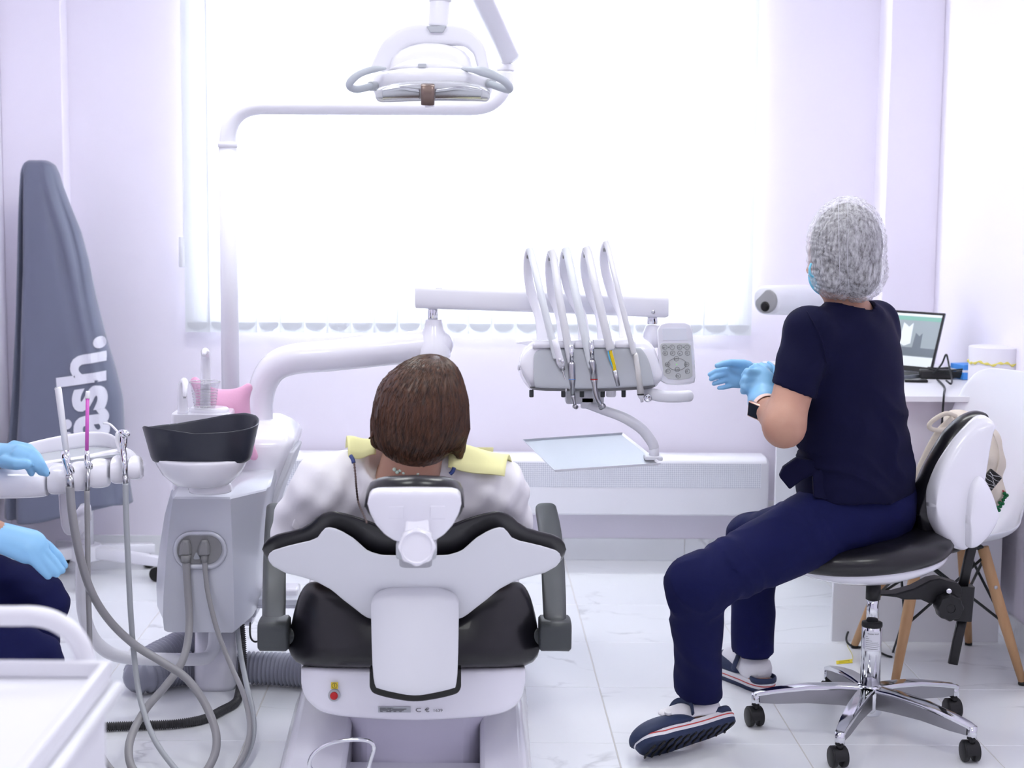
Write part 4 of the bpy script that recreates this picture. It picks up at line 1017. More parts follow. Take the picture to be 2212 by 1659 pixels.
# grip handle
gh = obj('grip_handle', tube(cr(PP([(1385, 848, TY + .03), (1402, 850, TY), (1430, 856, TY - .02), (1465, 857, TY - .03), (1489, 855, TY - .03)]), 6), [(M(w, TY), .012) for w in np.interp(np.linspace(0, 1, 25), [0, .2, 1], [9, 13, 12.5])], 20, up=(0, 1, 0), ex=3, round_end=True), PWHITE, deliv)
obj('handle_lock', lathe([(M(9, TY), 0), (M(9, TY), .012), (M(7, TY), .015), (M(5, TY), .012)], P(1400, 859, TY - .012), nrm(V3(-.2, -1, 0)), 20), CHROME, gh)
# swinging tray
GYT = 4.3
arm_t = cr(PP([(1265, 872, TY + .08), (1300, 885, TY + .04), (1345, 901, TY), (1385, 926, TY), (1408, 955, TY), (1413, 968, TY)]), 6)
obj('tray_arm', tube(arm_t, [(M(11, TY), M(w, TY)) for w in np.interp(np.linspace(0, 1, len(arm_t)), [0, .5, 1], [9, 11, 11])], 20, ex=2.6), PWHITE, deliv)
obj('tray_arm_end', cyl(P(1413, 967, TY), P(1413, 990, TY), M(11, TY), 20), PWHITE, deliv)
STL = mat('tray_steel', (146, 150, 157), .30, metal=1.0)
tz = P(1413, 985, TY)[2] - .01
c4 = [PZ(1129, 953, tz), PZ(1345, 938, tz), PZ(1428, 1004, tz), PZ(1197, 1019, tz)]
tr = thing('steel_tray', 'rectangular steel instrument tray on the swing arm below the handpieces', 'tray', sum(c4) / 4)
tc_ = sum(c4) / 4
inn = [tc_ + (q - tc_) * .965 for q in c4]
obj('tray_floor', prism(inn, (0, 0, -.0025)), STL, tr, smooth=False)
def ledge(a, b, ai, bi, h=.007):
    return loft([[ai, bi, bi + V3(0, 0, -.0025), ai + V3(0, 0, -.0025)], [a + V3(0, 0, h), b + V3(0, 0, h), b + V3(0, 0, h - .002), a + V3(0, 0, h - .002)]])
for k in range(4):
    obj('tray_edge', ledge(c4[k], c4[(k + 1) % 4], inn[k], inn[(k + 1) % 4], .006), WHITE if k in (1, 2, 3) else STL, tr, smooth=False, bevel=.0006)
obj('tray_mount', box(P(1411, 988, TY), (.05, .05, .012)), PWHITE, deliv, bevel=.003)

# ================================================================== suction holder on its low arm
holder = thing('suction_holder', 'white scalloped holder with tray rest carrying the suction tubes, on a low curved arm', 'instrument holder', P(178, 1150, 4.0))
def hY_(x): return 3.62 + (x / 306.0) * .30
HU = fnc([(-60, 1042), (0, 1020), (60, 1004), (110, 996), (180, 986), (260, 970), (285, 974), (300, 990), (308, 1025)], 4)
HLo = fnc([(-60, 1075), (0, 1062), (60, 1062), (110, 1048), (180, 1042), (240, 1036), (300, 1030), (308, 1027)], 4)
obj('holder_body', pillow(colx(-60, 307, 60), lambda x: HU(x), lambda x: HLo(x) - 4, lambda x, y: hY_(x) + .045 + .02 * (1040 - y) / 50, .05, 26, 3.2, (0, -1, .5)), WHITE, holder)
for a, b, t, u in ((-55, 101, 1012, 1076), (108, 147, 1003, 1067), (156, 192, 996, 1060), (197, 235, 990, 1053), (243, 277, 983, 1044), (281, 306, 984, 1035)):
    L_ = b - a
    top = fnc([(a, t + 12), (a + L_ * .12, t + 3), (a + L_ * .5, t), (b - L_ * .12, t + 2), (b, t + 11)], 3)
    bot = fnc([(a, u - 1), (a + L_ * .12, u + 1), (a + L_ * .5, u + 1), (b - L_ * .1, u - 2), (b, u - 6)], 3)
    obj('holder_lobe', pillow(colx(a, b, 16), top, bot, lambda x, y: hY_(x) + .01 + .022 * max(0, (t + 28 - y)) / 28, .055, 24, 3.0, (0, -1, .25)), WHITE, holder)
tf = [P(x, y, Y_) for x, y, Y_ in ((30, 1000, 3.70), (268, 978, 3.92), (258, 965, 3.98), (238, 955, 4.02), (190, 951, 4.02), (120, 962, 3.95), (50, 980, 3.86))]
zf = min(q[2] for q in tf) - .012
obj('tray_rest_floor', prism([(q[0], q[1], zf + .01) for q in tf], (0, 0, -.006)), LGREY, holder, smooth=False)
obj('tray_rest_rim', tube(cr([P(30, 1000, 3.70)] + [P(x, y, Y_) for x, y, Y_ in ((50, 978, 3.86), (120, 960, 3.95), (190, 949, 4.02), (232, 952, 4.02), (254, 963, 3.98), (268, 976, 3.92))], 5), [(.0035, .02)] * 31, 12, up=(0, 0, 1), ex=3), WHITE, holder)
obj('stem_paddle', loft([[P(x, y, Yv) for x, Yv in ((x0_, 3.84), (x1_, 3.84), (x1_, 3.87), (x0_, 3.87))] for y, x0_, x1_ in ((1045, 125, 158), (1100, 128, 162), (1135, 132, 165), (1150, 138, 168), (1156, 146, 168))]), WHITE, holder, bevel=.005, bseg=3)
obj('stem_block', tube(PP([(163, 1140, 3.88), (184, 1108, 4.02), (184, 1106, 4.06)]), [(.016, .024)] * 3, 20, up=(0, 0, 1), ex=4), WHITE, holder)
ap = cr([P(184, 1108, 4.04), P(181, 1150, 4.05), P(178, 1250, 4.06), P(180, 1315, 4.07), P(196, 1370, 4.08), P(228, 1405, 4.1), P(270, 1420, 4.14), P(350, 1424, 4.2), P(430, 1424, 4.28), P(452, 1416, 4.31), P(462, 1395, 4.33), P(464, 1360, 4.34)], 6)
obj('low_arm', tube(ap, M(14.5, 4.15), 22), PWHITE, holder)
obj('arm_band', cyl(P(179.5, 1162, 4.05), P(179.5, 1174, 4.05), M(15, 4.05), 22), WHITE, holder)

def hose(name, pts, r, m_, par, per=8, n=14):
    q = cr([P(*t) if len(t) == 3 else PZ(t[0], t[1], t[3]) for t in pts], per)
    q = [V3(a[0], a[1], max(a[2], r + .0005)) for a in q]
    return obj(name, tube(q, r, n), m_, par)
# white suction tip and its hose
SX = mat('suction_white', (244, 244, 250), .25)
s1 = thing('suction_tube', 'white wide suction tip in chrome valve with long looping grey hose', 'suction tube', P(150, 1050, 3.72))
obj('tip', tube(PP([(124, 837, 3.80), (126, 842, 3.80), (143, 975, 3.74)]), [M(7.2, 3.8), M(7.6, 3.8), M(6.8, 3.74)], 18), SX, s1)
obj('tip_bore', tube(PP([(124, 836.2, 3.80), (124.5, 840, 3.80)]), M(5.5, 3.8), 14), LGREY, s1)
obj('valve', tube(PP([(140, 974, 3.74), (143, 995, 3.735), (148, 1025, 3.725), (151, 1030, 3.722)]), [M(x, 3.74) for x in (9.5, 9.5, 8, 6.5)], 20), CHROME, s1)
obj('valve_lever', tube(PP([(150, 1003, 3.705), (154, 1012, 3.705), (157, 1019, 3.71)]), [.004, .006, .005], 12, round_end=True), CHROME, s1)
obj('valve_tail', tube(PP([(150, 1028, 3.72), (153, 1054, 3.715)]), M(8, 3.72), 18), STEEL, s1)
hose('hose', [(151, 1050, 3.716), (156, 1110, 3.72), (170, 1190, 3.74), (196, 1275, 3.78), (236, 1340, 3.84), (290, 1392, 3.88), (350, 1430, 3.88), (400, 1463, 3.85), (437, 1510, 3.81), (460, 1560, 3.77), (468, 1600, 3.74), (460, 1640, 3.71), (432, 1680, 3.67), (380, 1702, 3.64), (322, 1696, 3.65), (287, 1662, 3.69), (278, 1620, 3.73), (290, 1575, 3.79), (320, 1525, 3.86), (355, 1485, 3.96), (388, 1440, 4.02), (404, 1395, 4.08), (409, 1340, 4.12), (406, 1280, 4.135), (402, 1212, 4.14)], M(9, 3.9), HOSEG, s1)
# pink saliva ejector
MAG = mat('magenta_plastic', (206, 92, 190), .35)
s2 = thing('saliva_ejector', 'thin magenta saliva ejector straw in chrome holder with straight grey hose', 'saliva ejector', P(190, 1050, 3.78))
obj('straw', tube(PP([(189, 862, 3.84), (187.5, 975, 3.80)]), M(4, 3.82), 14), MAG, s2)
obj('straw_cap', tube(PP([(190, 845, 3.85), (189.5, 850, 3.85), (189, 862, 3.84)]), [M(4.5, 3.84), M(5.2, 3.84), M(5.2, 3.84)], 14), SX, s2)
obj('valve', tube(PP([(187.5, 974, 3.80), (188, 985, 3.795), (189, 1005, 3.79), (190, 1015, 3.785)]), [M(x, 3.8) for x in (4.5, 6, 8, 5.5)], 18), CHROME, s2)
obj('valve_lever', tube(PP([(192, 998, 3.77), (195, 1004, 3.77), (196, 1010, 3.775)]), [.003, .006, .005], 12, round_end=True), CHROME, s2)
obj('valve_tail', tube(PP([(190, 1012, 3.785), (188, 1062, 3.78)]), M(5.5, 3.78), 16), STEEL, s2)
hose('hose', [(188, 1060, 3.78), (189, 1150, 3.78), (190, 1250, 3.78), (193, 1350, 3.79), (195, 1450, 3.8), (200, 1560, 3.74), (232, 1650, 3.68), (305, 1706, 3.62), (400, 1718, 3.60), (470, 1700, 3.63), (512, 1655, 3.71), (534, 1610, 3.79), (539, 1560, 3.87), (526, 1500, 3.95), (500, 1440, 4.05), (472, 1370, 4.1), (451, 1290, 4.13), (444, 1240, 4.138), (442, 1212, 4.14)], M(5.8, 3.95), HOSEG, s2)
# three-way syringe
s3 = thing('water_syringe', 'chrome three-way water syringe with bent thin nozzle and pale grey hose', 'syringe', P(268, 1000, 3.86))
obj('syringe_body', tube(PP([(266, 935, 3.9), (266, 940, 3.9), (266, 962, 3.89), (265, 968, 3.89), (268, 990, 3.87), (270, 1030, 3.85)]), [M(x, 3.9) for x in (7, 9.5, 8.5, 7, 6.5, 5)], 20), CHROME, s3)
obj('trigger', tube(PP([(262, 934, 3.88), (268, 936, 3.875), (274, 938, 3.875)]), [.008, .010, .008], 14, round_end=True), CHROME, s3)
obj('trigger_guard', tube(PP([(254, 938, 3.9), (254, 955, 3.9), (259, 975, 3.885)]), [.006, .007, .004], 12, round_end=True), SX, s3)
obj('nozzle', tube(cr(PP([(224, 914, 3.93), (236, 916, 3.92), (244, 922, 3.91), (256, 935, 3.9)]), 5), M(2.6, 3.9), 10), SX, s3)
obj('syringe_tail', tube(PP([(270, 1028, 3.85), (271, 1046, 3.845)]), M(6, 3.85), 16), STEEL, s3)
hose('hose', [(271, 1044, 3.845), (272, 1100, 3.85), (276, 1200, 3.86), (282, 1320, 3.88), (290, 1420, 3.9), (303, 1510, 3.85), (330, 1590, 3.77), (370, 1650, 3.69), (420, 1700, 3.63), (478, 1695, 3.64), (520, 1655, 3.73), (546, 1595, 3.85), (546, 1540, 3.96), (533, 1480, 4.1), (519, 1410, 4.3), (512, 1350, 4.36)], M(6.2, 3.95), HOSEL, s3)

# corrugated hoses and cable on the floor
DUCT = mat('grey_duct_plastic', (150, 152, 168), .35)
dp = cr(PP([(668, 1450, 4.42), (610, 1454, 4.44), (540, 1462, 4.45), (470, 1470, 4.45), (410, 1471, 4.45), (350, 1484, 4.40), (318, 1486, 4.36), (303, 1470, 4.36), (306, 1448, 4.38), (335, 1425, 4.43), (380, 1402, 4.5), (430, 1376, 4.58)]), 14)
dp = [V3(a[0], a[1], max(a[2], .050)) for a in dp]
obj('drain_duct', corr(dp, .0445, .0036, .0128, 20), DUCT, None, 'thick grey corrugated duct curling on the floor behind the unit column', 'duct hose', flat_angle=80)
bp_ = cr(PP([(520, 1350, 4.42), (523, 1390, 4.4), (524, 1430, 4.38), (520, 1480, 4.32), (508, 1525, 4.24), (482, 1560, 4.18), (440, 1585, 4.1), (380, 1598, 4.06), (300, 1603, 4.045), (212, 1608, 4.03), (150, 1616, 4.01), (60, 1640, 3.93)]), 14)
bp_ = [V3(a[0], a[1], max(a[2], .0125)) for a in bp_]
obj('corrugated_conduit', corr(bp_, .0112, .0014, .0056, 12), mat('black_conduit', (58, 58, 62), .4), None, 'thin black corrugated conduit sweeping across the floor from the unit', 'conduit', flat_angle=80)
obj('power_cable', tube(cr(PP([(541, 1345, 4.35), (540, 1362, 4.33), (542, 1378, 4.31), (550, 1386, 4.3), (565, 1383, 4.3), (590, 1375, 4.3), (640, 1372, 4.3)]), 6), .0028, 8), BLACKP, None, 'short black cable looping between the unit and the chair armrest', 'cable')

# ================================================================== covered machine by the left wall
KYm = 5.82
mach = thing('covered_machine', 'tall machine under a dark grey fabric cover with white lettering, on a wheeled white base', 'covered machine', (P(185, 1165, KYm)[0], KYm, 0))
cvL = fn([(346, 62), (350, 55), (358, 50), (370, 46), (450, 42), (600, 38), (750, 33), (850, 28), (960, 20), (1095, 13), (1125, 14)])
cvR = fn([(346, 100), (350, 110), (358, 120), (375, 128), (400, 135), (440, 150), (500, 174), (560, 190), (640, 206), (720, 226), (800, 250), (860, 265), (940, 268), (1000, 272), (1060, 282), (1095, 288), (1125, 286)])
def cov_d(y): return interp(y, [(346, .015), (352, .04), (370, .055), (500, .085), (800, .12), (1125, .15)])
def coverY(u, y, front=True):
    d = cov_d(y)
    base = d * (1 - abs(2 * u - 1) ** 3.2) ** .5
    if not front: return KYm + base
    g = lambda c, w: math.exp(-((u - c) / w) ** 2)
    k = min(1, max(0, (y - 350) / 120))
    w = .055 * k * g(.105 + .02 * math.sin(y * .006), .028) - .008 * k * g(.18, .04) + .010 * k * g(.60 + .18 * math.sin((y - 350) * .0032), .06) - .008 * k * g(.72 + .16 * math.sin((y - 350) * .0030), .06) + .012 * k * g(.9, .03) + .004 * math.sin(9 * u + y * .011)
    return KYm - base + w
rows = [346, 348, 352, 358, 366, 376] + list(np.arange(390, 1100, 14)) + [1100, 1112, 1122]
us = 0.5 - 0.5 * np.cos(np.linspace(0, math.pi, 44))
def hem(u): return 1106 + 14 * math.sin(u * 5.2 + .4) - 12 * u
secs = []
for y in rows:
    L_ = []
    for u in us:
        yy = y if y < 1000 else 1000 + (y - 1000) * (hem(u) - 1000) / 122
        L_.append(P(cvL(yy) + (cvR(yy) - cvL(yy)) * u, yy, KYm)); L_[-1][1] = coverY(u, yy)
    for u in us[-2:0:-1]:
        yy = y if y < 1000 else 1000 + (y - 1000) * (hem(u) - 1000) / 122
        L_.append(P(cvL(yy) + (cvR(yy) - cvL(yy)) * u, yy, KYm)); L_[-1][1] = coverY(u, yy, False)
    secs.append(L_)
FAB = mat('grey_cover_fabric', (104, 109, 130), .55, sheen=.3, bump=(400, .1, .0005))
cov = obj('fabric_cover', loft(secs), FAB, mach)
# lettering laid on the cloth, reading upwards
import bmesh
tv, tf_ = text_geo('l\u00e4sh.', 1.0, bold=0.028)
bm = bmesh.new()
vs = [bm.verts.new(q) for q in tv]
for q in tf_:
    try: bm.faces.new([vs[i] for i in q])
    except Exception: pass
bmesh.ops.triangulate(bm, faces=bm.faces[:])
for _k in range(3):
    bmesh.ops.subdivide_edges(bm, edges=[e for e in bm.edges if e.calc_length() > .05], cuts=1, use_grid_fill=False)
    bmesh.ops.triangulate(bm, faces=bm.faces[:])
bm.verts.ensure_lookup_table()
tv = np.array([v.co[:] for v in bm.verts]); tf_ = [[v.index for v in f.verts] for f in bm.faces]
bm.verts.index_update(); tf_ = [[v.index for v in f.verts] for f in bm.faces]
bm.free()
wtx = tv[:, 0].max()
S_ = 246.0 / wtx; S2 = 136.0
V_ = []
rd = nrm(V3(-.075, -1, 0)); upd = nrm(V3(-1, .13, 0))
for q in tv:
    px, py = 248 + rd[0] * q[0] * S_ + upd[0] * q[1] * S2, 968 + rd[1] * q[0] * S_ + upd[1] * q[1] * S2
    u = min(max((px - cvL(py)) / (cvR(py) - cvL(py)), 0.01), .985)
    b = P(px, py, KYm); Yv = coverY(u, py) - .004
    b = P(px, py, KYm); b[1] = Yv
    V_.append(b)
obj('lettering', (np.array(V_), tf_), mat('white_print', (226, 226, 238), .6), cov, label='white sans-serif lettering', smooth=False)
mb = V3(P(185, 1165, KYm)[0], KYm, 0)
obj('stand_column', cyl(mb + V3(0, 0, .10), mb + V3(0, 0, .55), .03, 20), PWHITE, mach)
obj('stand_hub', rcyl(mb + V3(0, 0, .055), mb + V3(0, 0, .115), .06, .006, 24), PWHITE, mach)
for ang, L_ in ((28, .30), (-20, .33), (-80, .28), (205, .30), (130, .27)):
    d = V3(math.cos(math.radians(ang)), math.sin(math.radians(ang)), 0)
    if ang == 28: L_ = .26
    if ang == 130: L_ = .22
    a = mb + V3(0, 0, .09); b = mb + d * L_ + V3(0, 0, .075)
    lg = obj('base_leg', tube([a, a * .5 + b * .5, b], [(.022, .024), (.021, .022), (.019, .018)], 16, up=(0, 0, 1), ex=6), PWHITE, mach, flat_angle=40)
    c = mb + d * (L_ - .02)
    sd = V3(-d[1], d[0], 0)
    for s in (-1, 1):
        obj('caster_wheel', rcyl(c + sd * (s * .006) + V3(0, 0, .028), c + sd * (s * .020) + V3(0, 0, .028), .027, .003, 20), RUBBER, lg)
    obj('caster_stem', cyl(c + V3(0, 0, .028), c + V3(0, 0, .07), .006, 10), STEEL, lg)

# ================================================================== trolley in the foreground
ct = thing('instrument_trolley', 'white metal trolley with rounded tube handle in the near left corner', 'trolley', (-.76, 1.75, 0))
TZ = PZ(100, 1470, .78)[2]
cx0, cx1, cy0, cy1, cz = -1.06, -.462, 1.44, 2.0, .77
obj('top_tray', box2((cx0, cy0, cz - .012), (cx1, cy1, cz)), PWHITE, ct, bevel=.004)
obj('tray_rim', join(box2((cx0, cy1 - .012, cz), (cx1, cy1, cz + .022)), box2((cx0, cy0, cz), (cx1, cy0 + .012, cz + .022)), box2((cx1 - .012, cy0 + .012, cz), (cx1, cy1 - .012, cz + .022)), box2((cx0, cy0 + .012, cz), (cx0 + .012, cy1 - .012, cz + .022))), PWHITE, ct, bevel=.003)
obj('side_rail', tube([V3(cx1 + .009, cy0 + .01, cz - .012), V3(cx1 + .009, cy1 - .01, cz - .012)], .009, 14), PWHITE, ct)
obj('cabinet_body', box2((cx0 + .01, cy0 + .01, .12), (cx1 - .006, cy1 - .012, cz - .0125)), PWHITE, ct, bevel=.004)
for k in range(3):
    z0_ = .14 + k * .2
    d = obj('drawer_front', box2((cx0 + .03, cy0 - .004, z0_), (cx1 - .03, cy0 + .0095, z0_ + .185)), WHITEM, ct, bevel=.003)
    obj('drawer_handle', tube(fillet([V3(-.86, cy0 - .004, z0_ + .13), V3(-.86, cy0 - .03, z0_ + .13), V3(-.66, cy0 - .03, z0_ + .13), V3(-.66, cy0 - .004, z0_ + .13)], .012, 5), .005, 10), CHROME, d)
hp_ = [P(x, y, 2.012) for x, y in ((186, 1476), (186, 1440), (176, 1398), (152, 1364), (116, 1341), (75, 1331))]
mx_ = (cx0 + cx1) / 2
hm = [V3(2 * mx_ - q[0] + .004, q[1], q[2]) for q in hp_[::-1]]
mid_ = [hp_[-1] * (1 - t) + hm[0] * t for t in np.linspace(.08, .92, 9)]
obj('push_handle', tube(cr(hp_ + mid_ + hm, 6), M(22.5, 2.012), 18), PWHITE, ct)
for x in (cx0 + .05, cx1 - .05):
    for y in (cy0 + .05, cy1 - .05):
        c = V3(x, y, 0)
        w = obj('caster_wheel', rcyl(c + V3(-.012, 0, .045), c + V3(.012, 0, .045), .045, .004, 22), RUBBER, ct)
        obj('caster_fork', box2((x - .018, y - .012, .06), (x + .018, y + .012, .121)), STEEL, w, bevel=.003)

# ================================================================== desk along the right wall
DZ = .81
dxl, dxr = PZ(1637, 775, DZ)[0], ROOM_R - .004
dy0, dy1 = PZ(2000, 856, DZ)[1], ROOM_B - CHR - .005
DESK = mat('white_laminate', (236, 236, 242), .35)
EDGE = mat('desk_edge', (222, 221, 230), .4)
desk = thing('desk', 'white laminate desk standing along the right wall', 'desk', ((dxl + dxr) / 2, (dy0 + dy1) / 2, 0))
obj('desk_top', box2((dxl, dy0, DZ - .018), (dxr, dy1, DZ)), DESK, desk, bevel=.0015)
pyn = PZ(1900, 1386, 0)[1]; pxl = PZ(1797, 1386, 0)[0]; pxr = PZ(2150, 1383, 0)[0]
obj('end_panel', box2((pxl, pyn, 0), (pxr, pyn + .018, DZ - .0185)), DESK, desk, bevel=.001)
obj('end_panel', box2((P(1676, 950, dy1 - .05)[0], dy1 - .068, 0), (pxr, dy1 - .05, DZ - .0185)), DESK, desk, bevel=.001)
obj('back_panel', box2((pxr - .018, pyn + .019, .1), (pxr, dy1 - .07, DZ - .0185)), DESK, desk, bevel=.001)

# laptop
LB = PZ(2012, 806, DZ + .014)
wd = nrm(V3(.62, -.78, 0)); bk = nrm(V3(.78, .62, 0))
lap = thing('laptop', 'open dark grey laptop showing an x-ray image on the desk', 'laptop', LB - wd * .16)
LAPM = mat('laptop_grey', (104, 110, 118), .4, metal=.4)
def quad(o, u, v, w_, h_, th, n): return prism([o, o + u * w_, o + u * w_ + v * h_, o + v * h_], n * th)
ud = nrm(V3(0, 0, 1) + bk * .33)
sn = np.cross(wd, ud)
lidR = LB
obj('lid', quad(lidR - wd * .33, wd, ud, .33, .215, .006, -sn), LAPM, lap, bevel=.002)
obj('bezel', quad(lidR - wd * .33, wd, ud, .33, .215, .0012, sn), BLACKP, lap, smooth=False)
SCR = mat('screen_grey', (150, 160, 164), .25, emit=((150, 160, 164), .25))
SCRG = mat('screen_green', (128, 176, 160), .25, emit=((128, 176, 160), .25)); SCRL = mat('screen_light', (214, 220, 222), .25, emit=((214, 220, 222), .3)); SCRD = mat('screen_dark', (110, 118, 126), .25, emit=((110, 118, 126), .2))
so = lidR - wd * .322 + ud * .018 + sn * .0014
sc_o = obj('screen', quad(so, wd, ud, .314, .188, .0006, sn), SCR, lap, smooth=False)
obj('screen_band', quad(so + ud * .164 + sn * .0007, wd, ud, .314, .014, .0003, sn), SCRG, sc_o, smooth=False)
obj('screen_band', quad(so + ud * .179 + sn * .0007, wd, ud, .314, .009, .0003, sn), SCRL, sc_o, smooth=False)
obj('screen_band', quad(so + sn * .0007, wd, ud, .314, .034, .0003, sn), SCRL, sc_o, smooth=False)
obj('screen_image', quad(so + ud * .036 + sn * .0007, wd, ud, .314, .03, .0003, sn), SCRD, sc_o, smooth=False)
for (a, b, h, s_) in ((.16, .08, .075, .05), (.22, .06, .06, .035)):
    obj('tooth_image', prism([so + wd * (a + x) + ud * (b + y) + sn * .0008 for x, y in ((0, 0), (s_ * .5, -.01), (s_, 0), (s_ * .9, h), (s_ * .6, h * .8), (s_ * .1, h))], sn * .0003), SCRL if a < .2 else SCRD, sc_o, smooth=False)
base_o = LB - wd * .33 + V3(0, 0, -.013)
obj('keyboard_base', prism([base_o, base_o + wd * .33, base_o + wd * .33 - bk * .22, base_o - bk * .22], (0, 0, .012)), LAPM, lap, bevel=.002)
obj('keys', prism([base_o + wd * .02 - bk * .03 + V3(0, 0, .0122), base_o + wd * .31 - bk * .03 + V3(0, 0, .0122), base_o + wd * .31 - bk * .12 + V3(0, 0, .0122), base_o + wd * .02 - bk * .12 + V3(0, 0, .0122)], (0, 0, .001)), BLACKP, lap, smooth=False)

# hat box with yellow ribbon
hb = V3(*PZ(2146, 836, DZ)); hr = M(54, hb[1])
hbt = P(2146, 748, hb[1])[2] - DZ
box_ = thing('round_box', 'tall round white gift box with a yellow ribbon on the desk', 'box', hb)
BOXW = mat('white_card', (236, 234, 243), .6)
obj('box_body', lathe([(hr - .002, 0), (hr, .002), (hr, hbt * .6)], hb, (0, 0, 1), 56), BOXW, box_, flat_angle=40)
obj('box_lid', lathe([(hr + .0015, hbt * .6), (hr + .0015, hbt - .002), (hr - .001, hbt)], hb, (0, 0, 1), 56), BOXW, box_, flat_angle=40)
RIB = mat('yellow_ribbon', (226, 214, 110), .6)
obj('ribbon', tube([hb + V3((hr + .003) * math.cos(t), (hr + .003) * math.sin(t), hbt * .62 + .0035 * math.sin(7 * t) + .002 * math.sin(17 * t)) for t in np.linspace(0, 2 * math.pi, 120, endpoint=False)], [(.0016, .0035 + .0018 * math.sin(k * 1.3)) for k in range(120)], 6, closed=True), RIB, box_)
# blue box
q = PZ(2092, 822, DZ)
bb = thing('blue_box', 'small blue and white carton behind the round gift box', 'carton', q)
obj('carton', box(q + V3(.01, .06, .026), (.07, .09, .05), rotm((0, 0, 1), 12)), mat('blue_card', (64, 140, 220), .5), bb, bevel=.001)
obj('carton_band', box(q + V3(.01, .06, .030), (.0705, .0905, .008), rotm((0, 0, 1), 12)), BOXW, bb, smooth=False)
# cable tangle and adapter
CBL = mat('black_cable', (34, 38, 42), .5)
qa = PZ(2040, 820, DZ)
ad = thing('power_adapter', 'black laptop power adapter with coiled cable on the desk', 'power adapter', qa)
obj('adapter_block', box(qa + V3(-.02, .03, .016), (.11, .05, .03), rotm((0, 0, 1), -8)), BLACKP, ad, bevel=.005)
for k in range(6):
    a, b = .05 + .006 * k, .03 + .003 * k
    obj('cable_coil', tube([qa + V3(.035 + a * math.cos(t), .035 + b * math.sin(t), .006 + .0055 * k + .003 * math.sin(3 * t + k)) for t in np.linspace(0, 2 * math.pi, 40, endpoint=False)], .0035, 8, closed=True), CBL, ad)
obj('cable_loop', tube(cr([PZ(2008, 812, DZ + .01), P(2022, 801, 5.33), P(2035, 785, 5.3), P(2044, 766, 5.28), P(2050, 790, 5.25), P(2056, 818, 5.18), P(2054, 829, 5.06), P(2044, 822, 5.1)], 8), .0032, 8), CBL, ad)
obj('hanging_cable', tube(cr([PZ(2025, 820, DZ + .006), PZ(2040, 836, DZ + .005), V3(*P(2039, 852, dy0 - .006)), P(2037, 880, dy0 - .012), P(2032, 930, dy0 - .01), P(2012, 985, dy0 + .02), P(1995, 1040, dy0 + .05), P(1985, 1150, dy0 + .08), P(1960, 1300, dy0 + .1), PZ(1930, 1405, .004), PZ(1922, 1418, .004), PZ(1880, 1400, .004), PZ(1842, 1396, .004), PZ(1828, 1380, .02), P(1840, 1350, 5.0), P(1856, 1335, 5.05)], 8), .0034, 8), CBL, ad)
qp = PZ(1985, 828, DZ)
obj('phone', box(qp + V3(0, .035, .005), (.075, .035, .008), rotm((0, 0, 1), -10)), BLACKG, None, 'small dark phone lying flat on the desk in front of the laptop', 'phone', bevel=.002)
# white scanner head on a stand
sc0 = P(1700, 650, 5.55)
scn = thing('desk_scanner', 'white round-nosed x-ray device with dark lens standing at the far end of the desk', 'x-ray device', V3(1.30, 5.55, DZ))
obj('scanner_body', tube(cr(PP([(1655, 650, 5.40), (1662, 648, 5.42), (1690, 648, 5.48), (1730, 648, 5.58), (1780, 650, 5.7), (1790, 650, 5.73)]), 4), [(M(x, 5.5), M(y, 5.5)) for x, y in zip(np.interp(np.linspace(0, 1, 21), [0, .15, .6, 1], [26, 30, 34, 28]), np.interp(np.linspace(0, 1, 21), [0, .15, .6, 1], [27, 31, 33, 28]))], 28, up=(0, 0, 1), ex=2.6, round_end=False), WHITEM, scn)
ln = nrm(P(1655, 650, 5.40) - P(1690, 648, 5.48))
obj('lens_ring', lathe([(M(27, 5.4), -.002), (M(27, 5.4), .004), (M(23, 5.4), .006)], P(1655, 650, 5.40), ln, 28), MIDGREY, scn)
obj('lens', lathe([(M(11, 5.4), 0), (M(11, 5.4), .008), (M(8, 5.4), .010)], P(1655, 662, 5.40), ln, 20), BLACKG, scn)
obj('stand_post', cyl(V3(1.27, 5.62, DZ + .01), V3(1.27, 5.62, sc0[2]), .02, 18), WHITEM, scn)
obj('stand_foot', rcyl(V3(1.27, 5.62, DZ), V3(1.27, 5.62, DZ + .02), .09, .004, 28), WHITEM, scn)

# ================================================================== moulded shell chair
f1, f2, f3, f4 = PZ(1931, 1492, 0), PZ(2208, 1480, 0), PZ(1846, 1400, 0), PZ(2092, 1394, 0)
cc0 = (f1 + f2 + f3 + f4) / 4
sch = thing('shell_chair', 'white moulded shell chair with beech dowel legs and black wire bracing', 'chair', cc0)
prof_ = [(-.235, .425), (-.225, .437), (-.18, .44), (-.08, .425), (.05, .415), (.13, .425), (.18, .47), (.205, .54), (.225, .63), (.245, .75), (.258, .84), (.264, .89), (.266, .905)]
hw_ = [.15, .19, .215, .235, .24, .238, .235, .230, .222, .21, .185, .145, .07]
cu_ = [0, .005, .015, .04, .06, .075, .09, .085, .075, .06, .045, .02, .0]
dn = [cr([V3(a, b, 0) for a, b in prof_], 3), np.interp(np.linspace(0, 12, 37), range(13), hw_), np.interp(np.linspace(0, 12, 37), range(13), cu_)]
G_ = []
ca, sa = math.cos(math.radians(22)), math.sin(math.radians(22))
xc, yc = cc0[0] - .02, cc0[1] - .06
